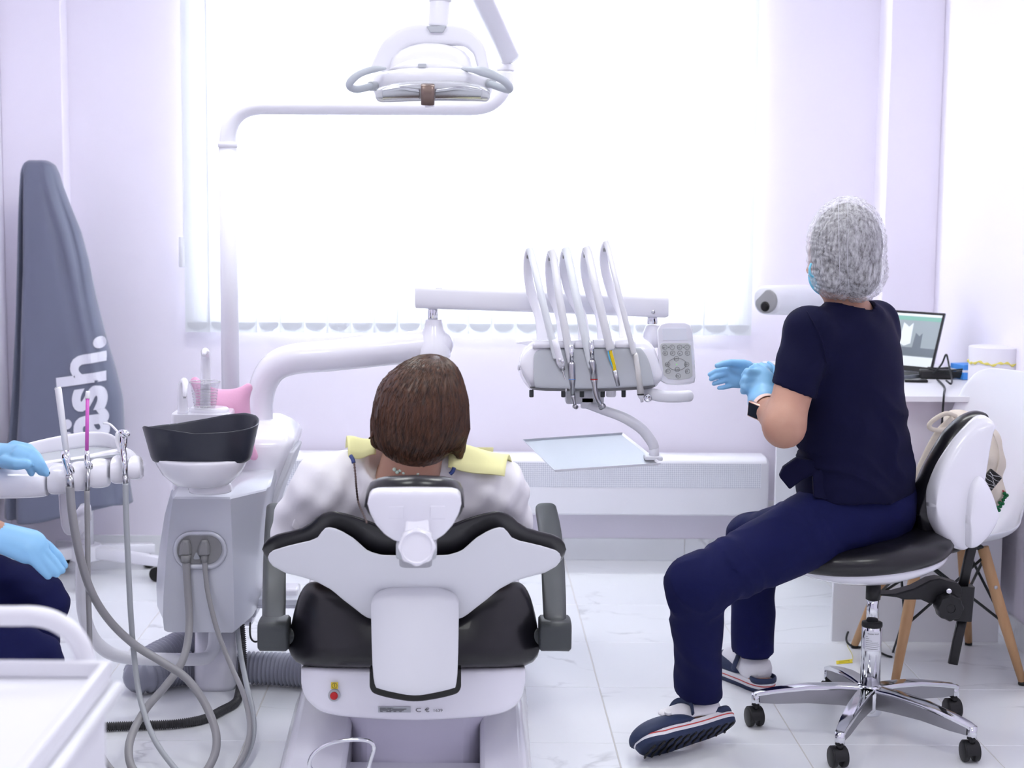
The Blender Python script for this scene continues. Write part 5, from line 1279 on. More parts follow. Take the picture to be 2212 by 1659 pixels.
for i, q in enumerate(dn[0]):
    d = nrm(dn[0][min(i + 1, 36)] - dn[0][max(i - 1, 0)]); nn_ = V3(-d[1], d[0], 0)
    row = []
    for t in np.linspace(-1, 1, 21):
        k = dn[2][i] * abs(t) ** 2.6
        x, z = q[0] + nn_[0] * k, q[1] + nn_[1] * k
        y = dn[1][i] * t * (1 - .06 * abs(t) ** 3 * (dn[2][i] > .03))
        row.append((xc + x * ca - y * sa, yc + x * sa + y * ca, z))
    G_.append(row)
gv = np.array(G_).reshape(-1, 3); gf = [(i * 21 + j, i * 21 + j + 1, (i + 1) * 21 + j + 1, (i + 1) * 21 + j) for i in range(36) for j in range(20)]
sh = obj('seat_shell', (gv, gf), mat('shell_white', (240, 242, 250), .3), sch)
so_ = sh.modifiers.new('solid', 'SOLIDIFY'); so_.thickness = .007; so_.offset = 1
sb = sh.modifiers.new('sub', 'SUBSURF'); sb.levels = 1; sb.render_levels = 1
tops = [V3(xc - .085, yc - .10, .405), V3(xc + .10, yc - .10, .405), V3(xc - .085, yc + .10, .405), V3(xc + .10, yc + .10, .405)]
for tp, ft in zip(tops, (f1, f2, f3, f4)):
    lg = obj('leg', tube([tp, tp * .5 + ft * .5, ft + V3(0, 0, .012)], [.0165, .0165, .0115], 18), WOOD, sch)
    obj('foot_cap', cyl(ft + (tp - ft) * .004, ft + V3(0, 0, .013), .0115, 14), RUBBER, lg)
    m_ = tp * .72 + ft * .28
    obj('bolt', lathe([(.006, 0), (.005, .002)], m_ + V3(0, -.0165, 0), (0, -1, 0), 12), STEEL, lg)
WIRE = mat('black_wire', (30, 36, 38), .4)
def lp(k, s): return tops[k] * (1 - s) + (f1, f2, f3, f4)[k] * s
for a, b in ((0, 1), (1, 0), (2, 3), (3, 2), (0, 2), (2, 0), (1, 3), (3, 1)):
    obj('brace', cyl(lp(a, .06), lp(b, .55), .0042, 10), WIRE, sch)
obj('hub_plate', box(V3(xc, yc, .405), (.2, .22, .012)), WIRE, sch, bevel=.003)

# backpack on it
CAN = mat('cream_canvas', (226, 216, 202), .8, bump=(60, .3, .004))
bY_ = 4.50
bag = thing('canvas_backpack', 'cream canvas backpack slumped on the moulded shell chair', 'backpack', P(2110, 1120, bY_))
fb = s_union([s_ell(P(2105, 1010, bY_), (M(62, bY_), .085, M(100, bY_)), rotm((0, 1, 0), 8)), (s_ell(P(2080, 915, bY_), (M(40, bY_), .06, M(32, bY_))), .04), (s_ell(P(2125, 1065, bY_), (M(42, bY_), .08, M(45, bY_))), .04)], .03)
fb = s_disp(fb, lambda p: .004 * np.sin(46 * p[:, 0] + 20 * p[:, 2]) * np.sin(30 * p[:, 2] + 9 * p[:, 1]) + .003 * np.sin(80 * p[:, 2] + 30 * p[:, 0]))
lo, hi = bounds(PP([(2020, 860), (2185, 1130)], bY_), .1)
obj('bag_body', iso(fb, lo, hi, .007), CAN, bag)
obj('top_loop', tube(cr(PP([(2066, 900, bY_ - .05), (2045, 893, bY_ - .06), (2020, 905, bY_ - .06), (2007, 919, bY_ - .06), (2016, 928, bY_ - .06), (2040, 928, bY_ - .06), (2064, 918, bY_ - .05)]), 6), [(.0045, .007)] * 37, 10), CAN, bag)
obj('shoulder_strap', tube(cr(PP([(2062, 905, bY_ - .06), (2030, 935, bY_ - .05), (2000, 990, bY_ - .03), (1985, 1030, bY_ - .02), (1978, 1090, bY_)]), 6), [(.005, .014)] * 25, 10), CAN, bag)
obj('seam', tube(cr(PP([(2135, 915, bY_ - .07), (2155, 960, bY_ - .075), (2158, 1000, bY_ - .08), (2145, 1040, bY_ - .085)]), 6), .0022, 8), CAN, bag)
# zebra power bank
zb = P(2137, 1040, 4.36)
zr = rotm((0, 1, 0), 38)
zt = thing('zebra_power_bank', 'small zebra striped gadget leaning on the cream backpack', 'power bank', zb)
obj('case', box(zb, (.042, .012, .062), zr), BLACKP, zt, bevel=.003)
for k in range(8):
    zz = -.027 + k * .0072
    pts = [zb + zr @ V3(x, -.0068, zz + .003 * math.sin(x * 160 + k * 1.7) + .25 * x * math.sin(k)) for x in np.linspace(-.019, .019, 9)]
    obj('stripe', tube(pts, [(.0005, .0016 * (1 - .5 * abs(i - 4) / 4)) for i in range(9)], 6, up=(0, 1, 0)), SX, zt)
# beads
BEAD = mat('green_bead', (16, 104, 60), .25); REDP = mat('red_felt', (176, 36, 58), .6)
bp0 = [(2152, 1108), (2158, 1102), (2161, 1094), (2166, 1088), (2167, 1080), (2171, 1074), (2170, 1066), (2175, 1070), (2160, 1086), (2154, 1096)]
bd = thing('bead_string', 'string of green beads with red scraps beside the backpack on the chair', 'bead string', P(2162, 1112, 4.42))
for x, y in bp0:
    obj('bead', lathe([(.0055 * math.sin(t), -.0055 * math.cos(t)) for t in np.linspace(.05, 3.09, 9)], P(x, y, 4.42), (0, 0, 1), 12), BEAD, bd)
for x, y in ((2168, 1063), (2158, 1083)):
    obj('red_scrap', box(P(x, y, 4.43), (.014, .004, .008), rotm((0, 1, 0), 30)), REDP, bd, bevel=.001)
# pink notebook
pn = P(2000, 1131, 4.62)
obj('pink_notebook', box(V3(pn[0] - .02, 4.66, .463), (.17, .24, .012), rotm((0, 0, 1), 4)), mat('pink_cover', (240, 96, 190), .5), None, 'bright pink notebook lying on the chair seat behind the stool backrest', 'notebook', bevel=.002)
# yellow tag on the floor
tg = thing('yellow_tag', 'yellow paper tag with thread lying on the floor by the chair leg', 'tag', PZ(1824, 1430, 0))
obj('tag_card', prism([PZ(1806, 1428, .0006), PZ(1841, 1424, .0006), PZ(1842, 1432, .0006), PZ(1807, 1435, .0006)], (0, 0, .0008)), mat('yellow_card', (236, 214, 30), .5), tg, smooth=False)
obj('tag_print', join(*[tube([PZ(1812, y, .0016), PZ(1836, y - 2, .0016)], .0005, 5) for y in (1428.5, 1431.5)]), INK, tg)
obj('tag_thread', tube(cr([PZ(1841, 1428, .0015), PZ(1842, 1418, .0015), PZ(1838, 1408, .0015), PZ(1832, 1398, .003), PZ(1830, 1392, .01)], 6), .0009, 6), RIB, tg)

# ================================================================== doctor's stool
SY = 4.05
sc_ = PZ(1882, 1585, 0)
stc = V3(P(1882, 1400, SY)[0], SY, 0)
stool = thing('doctor_stool', 'wheeled stool with black cushion seat, white shells and chrome five-star base', 'stool', stc)
for k in range(5):
    ang = math.radians(98 + 72 * k)
    d = V3(math.cos(ang), math.sin(ang), 0); sd = V3(-d[1], d[0], 0)
    top = [(.02, .128, .020), (.08, .128, .020), (.16, .122, .019), (.24, .108, .016), (.285, .097, .013), (.300, .090, .012)]
    def asec(r, z, w, h):
        o = stc + d * r + V3(0, 0, z); return [o + sd * w, o + sd * w * .9 + V3(0, 0, .004), o + V3(0, 0, .006), o - sd * w * .9 + V3(0, 0, .004), o - sd * w, o - sd * w + V3(0, 0, -h), o + sd * w + V3(0, 0, -h)]
    arm = obj('base_arm', loft([asec(r, z, w, .007) for r, z, w in top]), CHROME, stool, flat_angle=40)
    obj('arm_rib', loft([asec(r, z - .007, w * .78, h) for (r, z, w), h in zip(top[:-1], (.045, .042, .036, .03, .02))]), CAST, arm, flat_angle=40)
    c = stc + d * .295
    obj('arm_socket', cyl(c + V3(0, 0, .062), c + V3(0, 0, .094), .0125, 18), CHROME, arm)
    obj('caster_pin', cyl(c + V3(0, 0, .05), c + V3(0, 0, .064), .009, 14), BLACKP, arm)
    wa = math.radians((150, 20, 15, 5, 10)[k]); wdir = V3(math.cos(wa), math.sin(wa) * .6, 0); wdir = nrm(wdir); fwd = V3(-wdir[1], wdir[0], 0)
    cw = c + fwd * .008
    for s in (-1, 1):
        obj('caster_wheel', rcyl(cw + wdir * (s * .006) + V3(0, 0, .027), cw + wdir * (s * .021) + V3(0, 0, .027), .0265, .004, 26), BLACKP, arm)
    hood = [[cw + wdir * x + fwd * (r * math.cos(t)) + V3(0, 0, .027 + r * math.sin(t)) for t in np.linspace(-.35, math.pi + .1, 14) for r in (.0285,)] + [cw + wdir * x + fwd * (.024 * math.cos(t)) + V3(0, 0, .027 + .024 * math.sin(t)) for t in np.linspace(math.pi + .1, -.35, 14)] for x in (-.017, .017)]
    obj('caster_hood', loft(hood), BLACKP, arm, flat_angle=50)
ctop = P(1887, 1288, SY)
col_d = nrm(V3(0, 0, 1))
zt_, zb_ = P(1885, 1350, SY)[2], .095
obj('base_hub', lathe([(.028, .055), (.032, .06), (.034, .10), (.034, .13), (.030, .138)], stc, (0, 0, 1), 28), CHROME, stool)
obj('lift_cylinder', lathe([(.0262, .13), (.0262, zt_ - .002), (.024, zt_)], stc, (0, 0, 1), 32), CHROME, stool)
obj('lift_ring', lathe([(.0262, zt_ - .004), (.0272, zt_), (.0265, zt_ + .008), (.018, zt_ + .011)], stc, (0, 0, 1), 28), BLACKP, stool)
obj('lift_rod', cyl(stc + V3(0, 0, zt_), stc + V3(0, 0, P(1885, 1288, SY)[2] + .01), .0155, 24), CHROME, stool)
obj('lift_collar', cyl(stc + V3(0, 0, P(1885, 1294, SY)[2]), stc + V3(0, 0, P(1885, 1280, SY)[2] + .02), .019, 20), BLACKP, stool)
lab_a = np.linspace(math.radians(215), math.radians(310), 16)
zl1, zl0 = P(1885, 1359, SY)[2], P(1885, 1402, SY)[2]
obj('rating_label', (np.array([stc + V3(.0265 * math.cos(a), .0265 * math.sin(a), z) for z in (zl0, zl1) for a in lab_a]), [(j, j + 1, 16 + j + 1, 16 + j) for j in range(15)]), WHITEM, stool)
def wrap_text(s_, size, x0_, z):
    v, f = text_geo(s_, size); return np.array([stc + V3(.0268 * math.sin((x0_ + q[0]) / .0268 - .05), -.0268 * math.cos((x0_ + q[0]) / .0268 - .05), z + q[1]) for q in v]), f
obj('label_print', wrap_text('Doctor stool', .0056, -.016, zl1 - .008), INK, stool)
def wrap_line(a_, b_, z, r=.0004): return tube([stc + V3(.0267 * math.sin(x / .0267 - .05), -.0267 * math.cos(x / .0267 - .05), z) for x in np.linspace(a_, b_, 8)], r, 5)
for k, (a_, b_) in enumerate(((-.021, -.016), (-.021, -.012), (-.021, -.004), (-.021, .012), (-.020, .016), (-.022, .018), (-.018, .012))):   # rows too small to read
    obj('label_print', wrap_line(a_, b_, zl1 - .014 - k * .0055), INK, stool)
# seat
seat_c = P(1862, 1214, 4.08)
tilt = rotm((0, 1, 0), -5.5) @ rotm((1, 0, 0), 2)
seat_c[2] = .487
pr2 = [(.0, -.02), (.12, -.022), (.19, -.020), (.215, -.012), (.229, .002), (.232, .016), (.225, .032), (.20, .044), (.14, .05), (.0, .046)]
g = lathe(pr2, seat_c, (0, 0, 1), 64, (1.02, .90))
obj('seat_cushion', xf(g, tilt, None, seat_c), LEATHER, stool)
pr3 = [(.0, -.066), (.06, -.064), (.12, -.052), (.17, -.035), (.20, -.018), (.205, -.006), (.20, .0), (.0, .0)]
g = lathe(pr3, seat_c + V3(.015, 0, -.012), (0, 0, 1), 64, (1.0, .88))
obj('seat_pan', xf(g, tilt, None, seat_c), WHITE, stool)
# backrest
bU = fnc([(1972, 1104), (1975, 1075), (1988, 1028), (2008, 985), (2038, 934), (2068, 903), (2092, 890), (2112, 887), (2124, 893), (2130, 915)], 4)
bL = fnc([(1972, 1110), (1979, 1148), (1998, 1178), (2028, 1195), (2058, 1194), (2080, 1180), (2094, 1130), (2104, 1040), (2114, 960), (2120, 915)], 4)
obj('backrest_cushion', pillow(colx(1972, 2120, 50), bU, bL, lambda x, y: 4.10, .12, 32, 2.5, (0, -1, .05)), LEATHER, stool)
wU = fnc([(2008, 1085), (2012, 1048), (2028, 1000), (2058, 952), (2089, 916), (2108, 899), (2122, 896), (2132, 905), (2136, 920)], 4)
wL = fnc([(2008, 1095), (2012, 1125), (2028, 1158), (2056, 1182), (2086, 1186), (2102, 1150), (2114, 1070), (2128, 960), (2136, 925)], 4)
obj('backrest_shell', pillow(colx(2008, 2136, 44), wU, wL, lambda x, y: 4.02, .085, 32, 2.6, (.12, -1, .1)), WHITE, stool)
pU = fnc([(2084, 1110), (2088, 1070), (2097, 1040), (2112, 1026), (2126, 1040), (2138, 1068), (2146, 1108)], 4)
pL = fnc([(2084, 1135), (2088, 1176), (2097, 1184), (2112, 1178), (2130, 1160), (2141, 1138), (2146, 1112)], 4)
hubc = obj('hub_cover', pillow(colx(2084, 2146, 34), pU, pL, lambda x, y: 3.985, .07, 28, 2.6, (.12, -1, .1)), WHITE, stool)
obj('wood_inlay', pillow(colx(2133.5, 2145, 12), fnc([(2133.5, 1108), (2136, 1095), (2139.5, 1090), (2143, 1096), (2145, 1108)], 3), fnc([(2133.5, 1108), (2136, 1120), (2139.5, 1126), (2143, 1118), (2145, 1109)], 3), lambda x, y: 3.965, .02, 14, 3, (.5, -1, 0)), mat('dark_wood', (128, 80, 62), .45, var=(60, (100, 60, 46), (1, 1, .2))), hubc)
obj('back_post', tube(PP([(2103, 1165, 4.08), (2092, 1210, 4.08), (2079, 1270, 4.08)]), [(.0125, .008)] * 3, 14, up=(0, 1, 0), ex=5), BLACKP, stool)
obj('back_post_lower', tube(PP([(2080, 1330, 4.08), (2068, 1385, 4.08), (2058, 1434, 4.08)]), [(.0125, .008)] * 3, 14, up=(0, 1, 0), ex=5), BLACKP, stool)
obj('clamp_block', tube(PP([(2083, 1264, 4.08), (2076, 1338, 4.08)]), [(.024, .022)] * 2, 14, up=(0, 1, 0), ex=6), BLACKP, stool, flat_angle=40)
obj('bracket_plate', plate([(1888, 1286), (1935, 1283), (1975, 1272), (2010, 1254), (2030, 1250), (2072, 1262), (2080, 1272), (2076, 1300), (2055, 1310), (2022, 1306), (2008, 1304), (1990, 1296), (1965, 1296), (1952, 1296), (1938, 1291)], 4.05, .05), BLACKP, stool, bevel=.004)
kcc = P(2051, 1312, 4.02)
def oct_(r, y): return [kcc + V3(r * math.cos(t) * (1 + .05 * math.cos(8 * t)), y, r * math.sin(t) * (1 + .05 * math.cos(8 * t))) for t in np.linspace(0, 2 * math.pi, 48, endpoint=False)]
obj('tension_knob', loft([oct_(.03, .03), oct_(.034, .025), oct_(.034, -.008), oct_(.031, -.014), oct_(.012, -.014), oct_(.011, -.012)]), BLACKP, stool, flat_angle=40)
obj('knob_bolt', rcyl(P(2050, 1277, 4.045), P(2050, 1277, 4.02), .007, .001, 14), CHROME, stool)

# ================================================================== people
def basis(f, up=(0, 0, 1)):
    f = nrm(f); l = nrm(np.cross(f, up)); u = np.cross(l, f)
    return np.stack([l, f, u], 1)
def glove_fn(wr, palm, fingers, k=.007, flat=None):
    fs = [palm] + [(s_chain(PP(pts), rs), k) for pts, rs in fingers] + [(wr, .015)]
    return s_union(fs, k)
HAIRD = mat('dark_hair', (48, 40, 42), .5, bump=(60, .5, .004))

# ---------------------------------------------------------------- seated assistant on the right
AF = nrm(V3(-.75, .66, 0)); AB = basis(AF)
person = thing('person', 'person in navy scrubs and white hair cap seated on the stool pulling on blue gloves', 'person', V3(1.0, 4.1, 0))
shL_, shR_ = P(1748, 718, 3.97), P(1890, 705, 4.2)
elL = P(1694, 922, 3.87); slL = P(1714, 840, 3.93); wrL = P(1646, 872, 4.04)
elR = P(1850, 930, 4.42); wrR = P(1668, 808, 4.22)
ankL, ankR = P(1517, 1512, 4.01), P(1630, 1430, 4.47)
neck0, neck1 = P(1832, 690, 4.10), P(1815, 610, 4.08)
body = s_union([s_cap(neck0, neck1, .052, .048), (s_ell(P(1818, 550, 4.06), (.070, .088, .110), AB), .02), (s_ell(P(1822, 592, 4.06) + AF * .025, (.052, .055, .068), AB), .02),
    (s_cap(P(1822, 572, 4.06) + AF * .084, P(1822, 585, 4.06) + AF * .094, .012, .015), .012),
    (s_ell(P(1838, 800, 4.08), (.14, .085, .19), AB), .03), (s_ell(P(1850, 1010, 4.08), (.14, .09, .16), AB), .04),
    (s_chain([shL_, slL, elL], [.05, .050, .047]), .03), (s_cap(elL, wrL, .047, .030), .03), (s_chain([shR_, elR, wrR], [.05, .044, .028]), .03),
    (s_chain([P(1800, 1125, 4.02), P(1500, 1268, 3.81), P(1508, 1400, 3.9), ankL, P(1505, 1560, 4.0)], [.08, .055, .045, .038, .034]), .03),
    (s_chain([P(1800, 1130, 4.2), P(1625, 1170, 4.48), P(1627, 1330, 4.48), ankR, P(1640, 1480, 4.43)], [.08, .055, .045, .036, .034]), .03)], .02)
lo, hi = bounds([P(1440, 1580, 3.75), P(1990, 420, 4.1), V3(.4, 3.7, .02), V3(1.25, 4.7, 1.45)], .03)
obj('body', iso(body, lo, hi, .010), SKIN, person)
# top
def wrk(p):
    z = p[:, 2]
    m = np.exp(-((z - P(1850, 960, 4.05)[2]) / .10) ** 2)
    w = 2.2 * np.sin(17 * p[:, 0] + 5 * p[:, 1]) + 1.6 * np.sin(29 * z + 11 * p[:, 0])
    f1 = 1 - np.abs(np.sin(34 * z + 9 * p[:, 0] + w)) ** .6
    return -m * .0095 * f1 + .003 * np.sin(21 * z + 17 * p[:, 0] - 13 * p[:, 1] + w)
top = s_union([s_ell(P(1850, 1045, 4.08), (.190, .140, .15), AB), (s_ell(P(1842, 940, 4.08), (.172, .128, .16), AB), .05), (s_ell(P(1838, 820, 4.08), (.178, .125, .17), AB), .05), (s_ell(P(1832, 735, 4.08), (.165, .10, .095), AB), .05),
    (s_cap(shL_, shR_, .062, .062), .04), (s_cap(P(1838, 690, 4.08), P(1834, 672, 4.07), .075, .062), .03)], .04)
sleeve = s_cap(shL_ + V3(.0, 0, -.004), P(1712, 850, 3.925), .062, .060)
pn_ = nrm(V3(-.34, 0, -.94))
sleeve = s_cut(sleeve, lambda p: -s_plane(P(1712, 846, 3.925), pn_)(p))
hemz = P(1850, 1080, 4.0)[2]
torso = s_cut(top, lambda p: -s_plane(V3(1.0, 0, hemz), V3(.03, 0, -1))(p))
slR = s_cap(shR_, P(1878, 850, 4.34), .062, .06)
full = s_disp(s_union([torso, (sleeve, .022), (slR, .025)], .02), wrk)
full = s_cut(full, s_union([s_cap(P(1835, 640, 4.06), P(1838, 668, 4.075), .058, .056)], .01), .008)
lo, hi = bounds([P(1650, 1100, 3.85), P(2000, 640, 4.1), V3(.7, 3.82, .6), V3(1.28, 4.45, 1.2)], .02)
tp_o = obj('scrub_top', iso(full, lo, hi, .0065), NAVY, person)
# sleeve and side seams
obj('sleeve_seam', tube(cr(PP([(1742, 672, 3.935), (1762, 705, 3.895), (1778, 745, 3.895), (1785, 785, 3.91)]), 6), .0016, 6), NAVY, tp_o)
obj('top_corner', prism(PP([(1692, 1010, 3.97), (1683, 1030, 3.96), (1706, 1058, 3.95), (1730, 1040, 3.94), (1756, 1027, 3.935), (1758, 1076, 3.93), (1800, 1082, 3.925), (1800, 1000, 3.95), (1720, 990, 3.97)]), (.004, .03, .0)), NAVY, tp_o, bevel=.004)
# trousers
kneeL, kneeR = P(1502, 1266, 3.80), P(1625, 1165, 4.48)
def wrk2(p):
    d = np.linalg.norm(p - kneeL, axis=1)
    w = 2.0 * np.sin(23 * p[:, 0] + 19 * p[:, 2]) + 1.5 * np.sin(31 * p[:, 1] - 12 * p[:, 2])
    f1 = 1 - np.abs(np.sin(30 * p[:, 0] + 26 * p[:, 2] + w)) ** .55
    k = np.clip((p[:, 2] - .30) / .08, .25, 1)
    return -.0050 * k * f1 * (.45 + np.exp(-(d / .18) ** 2)) + .002 * np.sin(25 * p[:, 0] + 14 * p[:, 2] + w)
legL = s_union([s_cap(P(1800, 1122, 4.02), kneeL, .104, .070), (s_chain([kneeL, P(1507, 1395, 3.89), P(1509, 1500, 3.985)], [.069, .062, .061]), .03)], .03)
legL = s_cut(legL, lambda p: -s_plane(P(1509, 1494, 3.98), nrm(V3(-.12, .25, -.95)))(p))
legR = s_union([s_cap(P(1800, 1130, 4.2), kneeR, .1, .072), (s_chain([kneeR, P(1626, 1300, 4.48), P(1626, 1420, 4.46)], [.07, .064, .062]), .03)], .03)
legR = s_cut(legR, lambda p: -s_plane(P(1626, 1408, 4.46), nrm(V3(.0, .1, -1)))(p))
tro = s_disp(s_union([s_ell(P(1862, 1090, 4.1), (.178, .135, .135), AB), (legL, .05), (legR, .04)], .04), wrk2)
lo, hi = bounds([P(1430, 1520, 3.72), V3(.45, 3.68, .1), V3(1.28, 4.62, .72)], .02)
obj('scrub_trousers', iso(tro, lo, hi, .0065), NAVY2, person)
# hair and cap
hr_ = s_union([s_ell(P(1828, 530, 4.04), (.090, .108, .108)), (s_ell(P(1852, 596, 4.04), (.056, .083, .056)), .03), (s_ell(P(1800, 590, 4.05), (.045, .07, .05)), .03)], .03)
lo, hi = bounds(PP([(1730, 410, 3.9), (1930, 670, 4.2)]), .05)
obj('hair', iso(hr_, lo, hi, .008), HAIRD, person)
capf = s_union([s_ell(P(1828, 528, 4.04), (M(83, 4.05), .122, M(104, 4.05))), (s_ell(P(1853, 592, 4.04), (M(58, 4.05), .098, M(60, 4.05))), .03), (s_ell(P(1795, 596, 4.04), (M(38, 4.05), .085, M(46, 4.05))), .03)], .03)
ccap = P(1828, 540, 4.05)
def wcap(p):
    q = p - ccap; th = np.arctan2(q[:, 0], -q[:, 1])
    side = np.clip((np.abs(th - .15) - .25) * 3, 0, 1)
    return .0022 * side * np.sin(q[:, 2] * 420 + 5 * np.sin(q[:, 0] * 90 + q[:, 2] * 60)) + .0016 * (1 - side) * np.sin(th * 26 + q[:, 2] * 30) + .003 * np.sin(th * 7 + q[:, 2] * 40) * (q[:, 2] < -.02)
capf2 = s_disp(capf, wcap)
capf2 = s_cut(capf2, s_ell(P(1800, 600, 4.06) + AF * .12, (.07, .07, .09), AB), .01)
def cap_mat():
    m = mat('nonwoven_cap', (232, 232, 238), .75, bump=(420, .3, .0008)); nt = m.node_tree; b = nt.nodes['Principled BSDF']
    tc = nt.nodes.new('ShaderNodeTexCoord'); mp = nt.nodes.new('ShaderNodeMapping'); mp.inputs['Scale'].default_value = (1, 1, .35)
    n = nt.nodes.new('ShaderNodeTexNoise'); n.inputs['Scale'].default_value = 120; n.inputs['Detail'].default_value = 8; n.inputs['Roughness'].default_value = .7
    r = nt.nodes.new('ShaderNodeMapRange'); r.inputs[1].default_value = .34; r.inputs[2].default_value = .66; r.inputs[3].default_value = .14; r.inputs[4].default_value = .70
    nt.links.new(tc.outputs['Object'], mp.inputs[0]); nt.links.new(mp.outputs[0], n.inputs['Vector']); nt.links.new(n.outputs['Fac'], r.inputs[0]); nt.links.new(r.outputs[0], b.inputs['Alpha'])
    return m
cp = obj('hair_cap', iso(capf2, lo, hi, .0042), cap_mat(), person)
for dx in (0, 22):
    obj('cap_seam', tube(cr(PP([(1812 + dx, 426, 4.03), (1811 + dx * .9, 445, 3.955), (1812 + dx * .9, 500, 3.918), (1813 + dx * .8, 560, 3.920), (1815 + dx * .8, 620, 3.955)]), 6), .0007, 6), mat('cap_seam', (196, 196, 204), .8), cp)
MASK = mat('blue_mask', (120, 196, 222), .8)
obj('face_mask', iso(s_cut(s_ell(P(1822, 597, 4.06) + AF * .036, (.058, .058, .056), AB), s_ell(P(1822, 592, 4.06) + AF * .02, (.056, .058, .072), AB)), *bounds([P(1818, 595, 4.06) - .12, P(1818, 595, 4.06) + .12], .02), .005), MASK, person)
obj('ear_loop', tube(cr(PP([(1752, 570, 4.0), (1749, 580, 3.99), (1750, 592, 3.99), (1756, 598, 4.0)]), 5), .003, 8), MASK, person)
# gloves
gl = s_union([s_flat(s_cap(P(1649, 868, 4.035), P(1643, 828, 4.085), .036, .041), P(1645, 850, 4.05), nrm(V3(-.3, -.95, .1)), .8)], .01)
fin = [([(1632, 806, 4.065), (1615, 803, 4.055), (1608, 811, 4.07)], [.0115, .0105, .009]), ([(1628, 820, 4.06), (1610, 819, 4.05), (1604, 828, 4.065)], [.0115, .0105, .009]), ([(1626, 835, 4.055), (1609, 836, 4.05), (1606, 845, 4.065)], [.0115, .0105, .009]), ([(1646, 802, 4.08), (1634, 793, 4.085), (1624, 797, 4.10)], [.012, .0105, .009]), ([(1656, 815, 4.09), (1653, 797, 4.10), (1645, 790, 4.12)], [.0125, .011, .0095])]
gl = glove_fn(s_cap(P(1651, 876, 4.025), P(1649, 868, 4.03), .035, .037), gl, fin, .008)
lo, hi = bounds(PP([(1595, 780, 4.0), (1675, 890, 4.2)]), .04)
g1 = obj('glove', iso(gl, lo, hi, .0032), GLOVE, person)
obj('glove_cuff', tube([P(1650, 873, 4.028) + rotm((0, 1, 0), 12) @ V3(.037 * math.cos(t), .03 * math.sin(t), .004 * math.cos(t)) for t in np.linspace(0, 2 * math.pi, 28, endpoint=False)], .0022, 8, closed=True), GLOVE, g1)
pal = s_union([s_flat(s_ell(P(1597, 812, 4.17), (M(36, 4.17), .034, M(27, 4.17))), P(1597, 812, 4.17), (0, 1, 0), .55), (s_cap(P(1660, 806, 4.215), P(1622, 808, 4.19), .027, .030), .02), (s_flat(s_cap(P(1612, 796, 4.155), P(1585, 790, 4.15), .022, .016), P(1600, 793, 4.15), (0, 1, 0), .8), .012)], .02)
fin = [([(1585, 797, 4.165), (1569, 797, 4.165), (1549, 801, 4.17), (1533, 809, 4.18)], [.0095, .0078, .0074, .006]), ([(1582, 806, 4.17), (1566, 808, 4.165), (1548, 813, 4.165), (1536, 819, 4.175)], [.0095, .0078, .0074, .006]), ([(1582, 818, 4.17), (1568, 821, 4.165), (1554, 825, 4.165), (1542, 829, 4.175)], [.0090, .0074, .0069, .0058]), ([(1584, 830, 4.17), (1574, 834, 4.165), (1563, 837, 4.165), (1553, 838, 4.17)], [.0082, .0068, .0063, .0054]), ([(1606, 788, 4.15), (1580, 784, 4.135), (1562, 786, 4.125), (1549, 790, 4.12)], [.014, .010, .0086, .0068])]
gr_ = s_union([pal] + [(s_chain(PP(a), b), .004) for a, b in fin], .004)
lo, hi = bounds(PP([(1522, 770, 4.1), (1675, 850, 4.26)]), .03)
g2 = obj('glove', iso(gr_, lo, hi, .0028), GLOVE, person)
obj('glove_cuff', tube([P(1664, 807, 4.218) + V3(.006 * math.sin(3 * t), .028 * math.cos(t), .030 * math.sin(t)) for t in np.linspace(0, 2 * math.pi, 28, endpoint=False)], .004, 8, closed=True), GLOVE, g2)
# watch
fa = nrm(wrL - elL); wc = elL + fa * np.linalg.norm(wrL - elL) * .80
e1_ = nrm(np.cross(fa, (0, 0, 1))); e2_ = np.cross(fa, e1_)
if e1_[0] > 0: e1_ = -e1_
PG = mat('rose_gold', (226, 178, 160), .22, metal=.8); STRAP = mat('pink_strap', (232, 206, 200), .6)
wt = obj('wrist_watch', tube([wc + e1_ * .036 * math.cos(t) + e2_ * .037 * math.sin(t) for t in np.linspace(0, 2 * math.pi, 40, endpoint=False)], [(.0018, .010)] * 40, 8, closed=True, up=None), STRAP, person, label='pink strap watch')
wn = nrm(e1_ * .9 + V3(0, -.45, -.1)); wu = nrm(fa - wn * (fa @ wn)); wr_ = np.cross(wu, wn)
WR = np.stack([wr_, wn, wu], 1)
obj('watch_case', box(wc + wn * .038, (.042, .012, .046), WR), PG, wt, bevel=.003)
obj('watch_glass', box(wc + wn * .0445, (.035, .001, .039), WR), mat('watch_glass', (16, 24, 38), .08), wt, bevel=.0004)

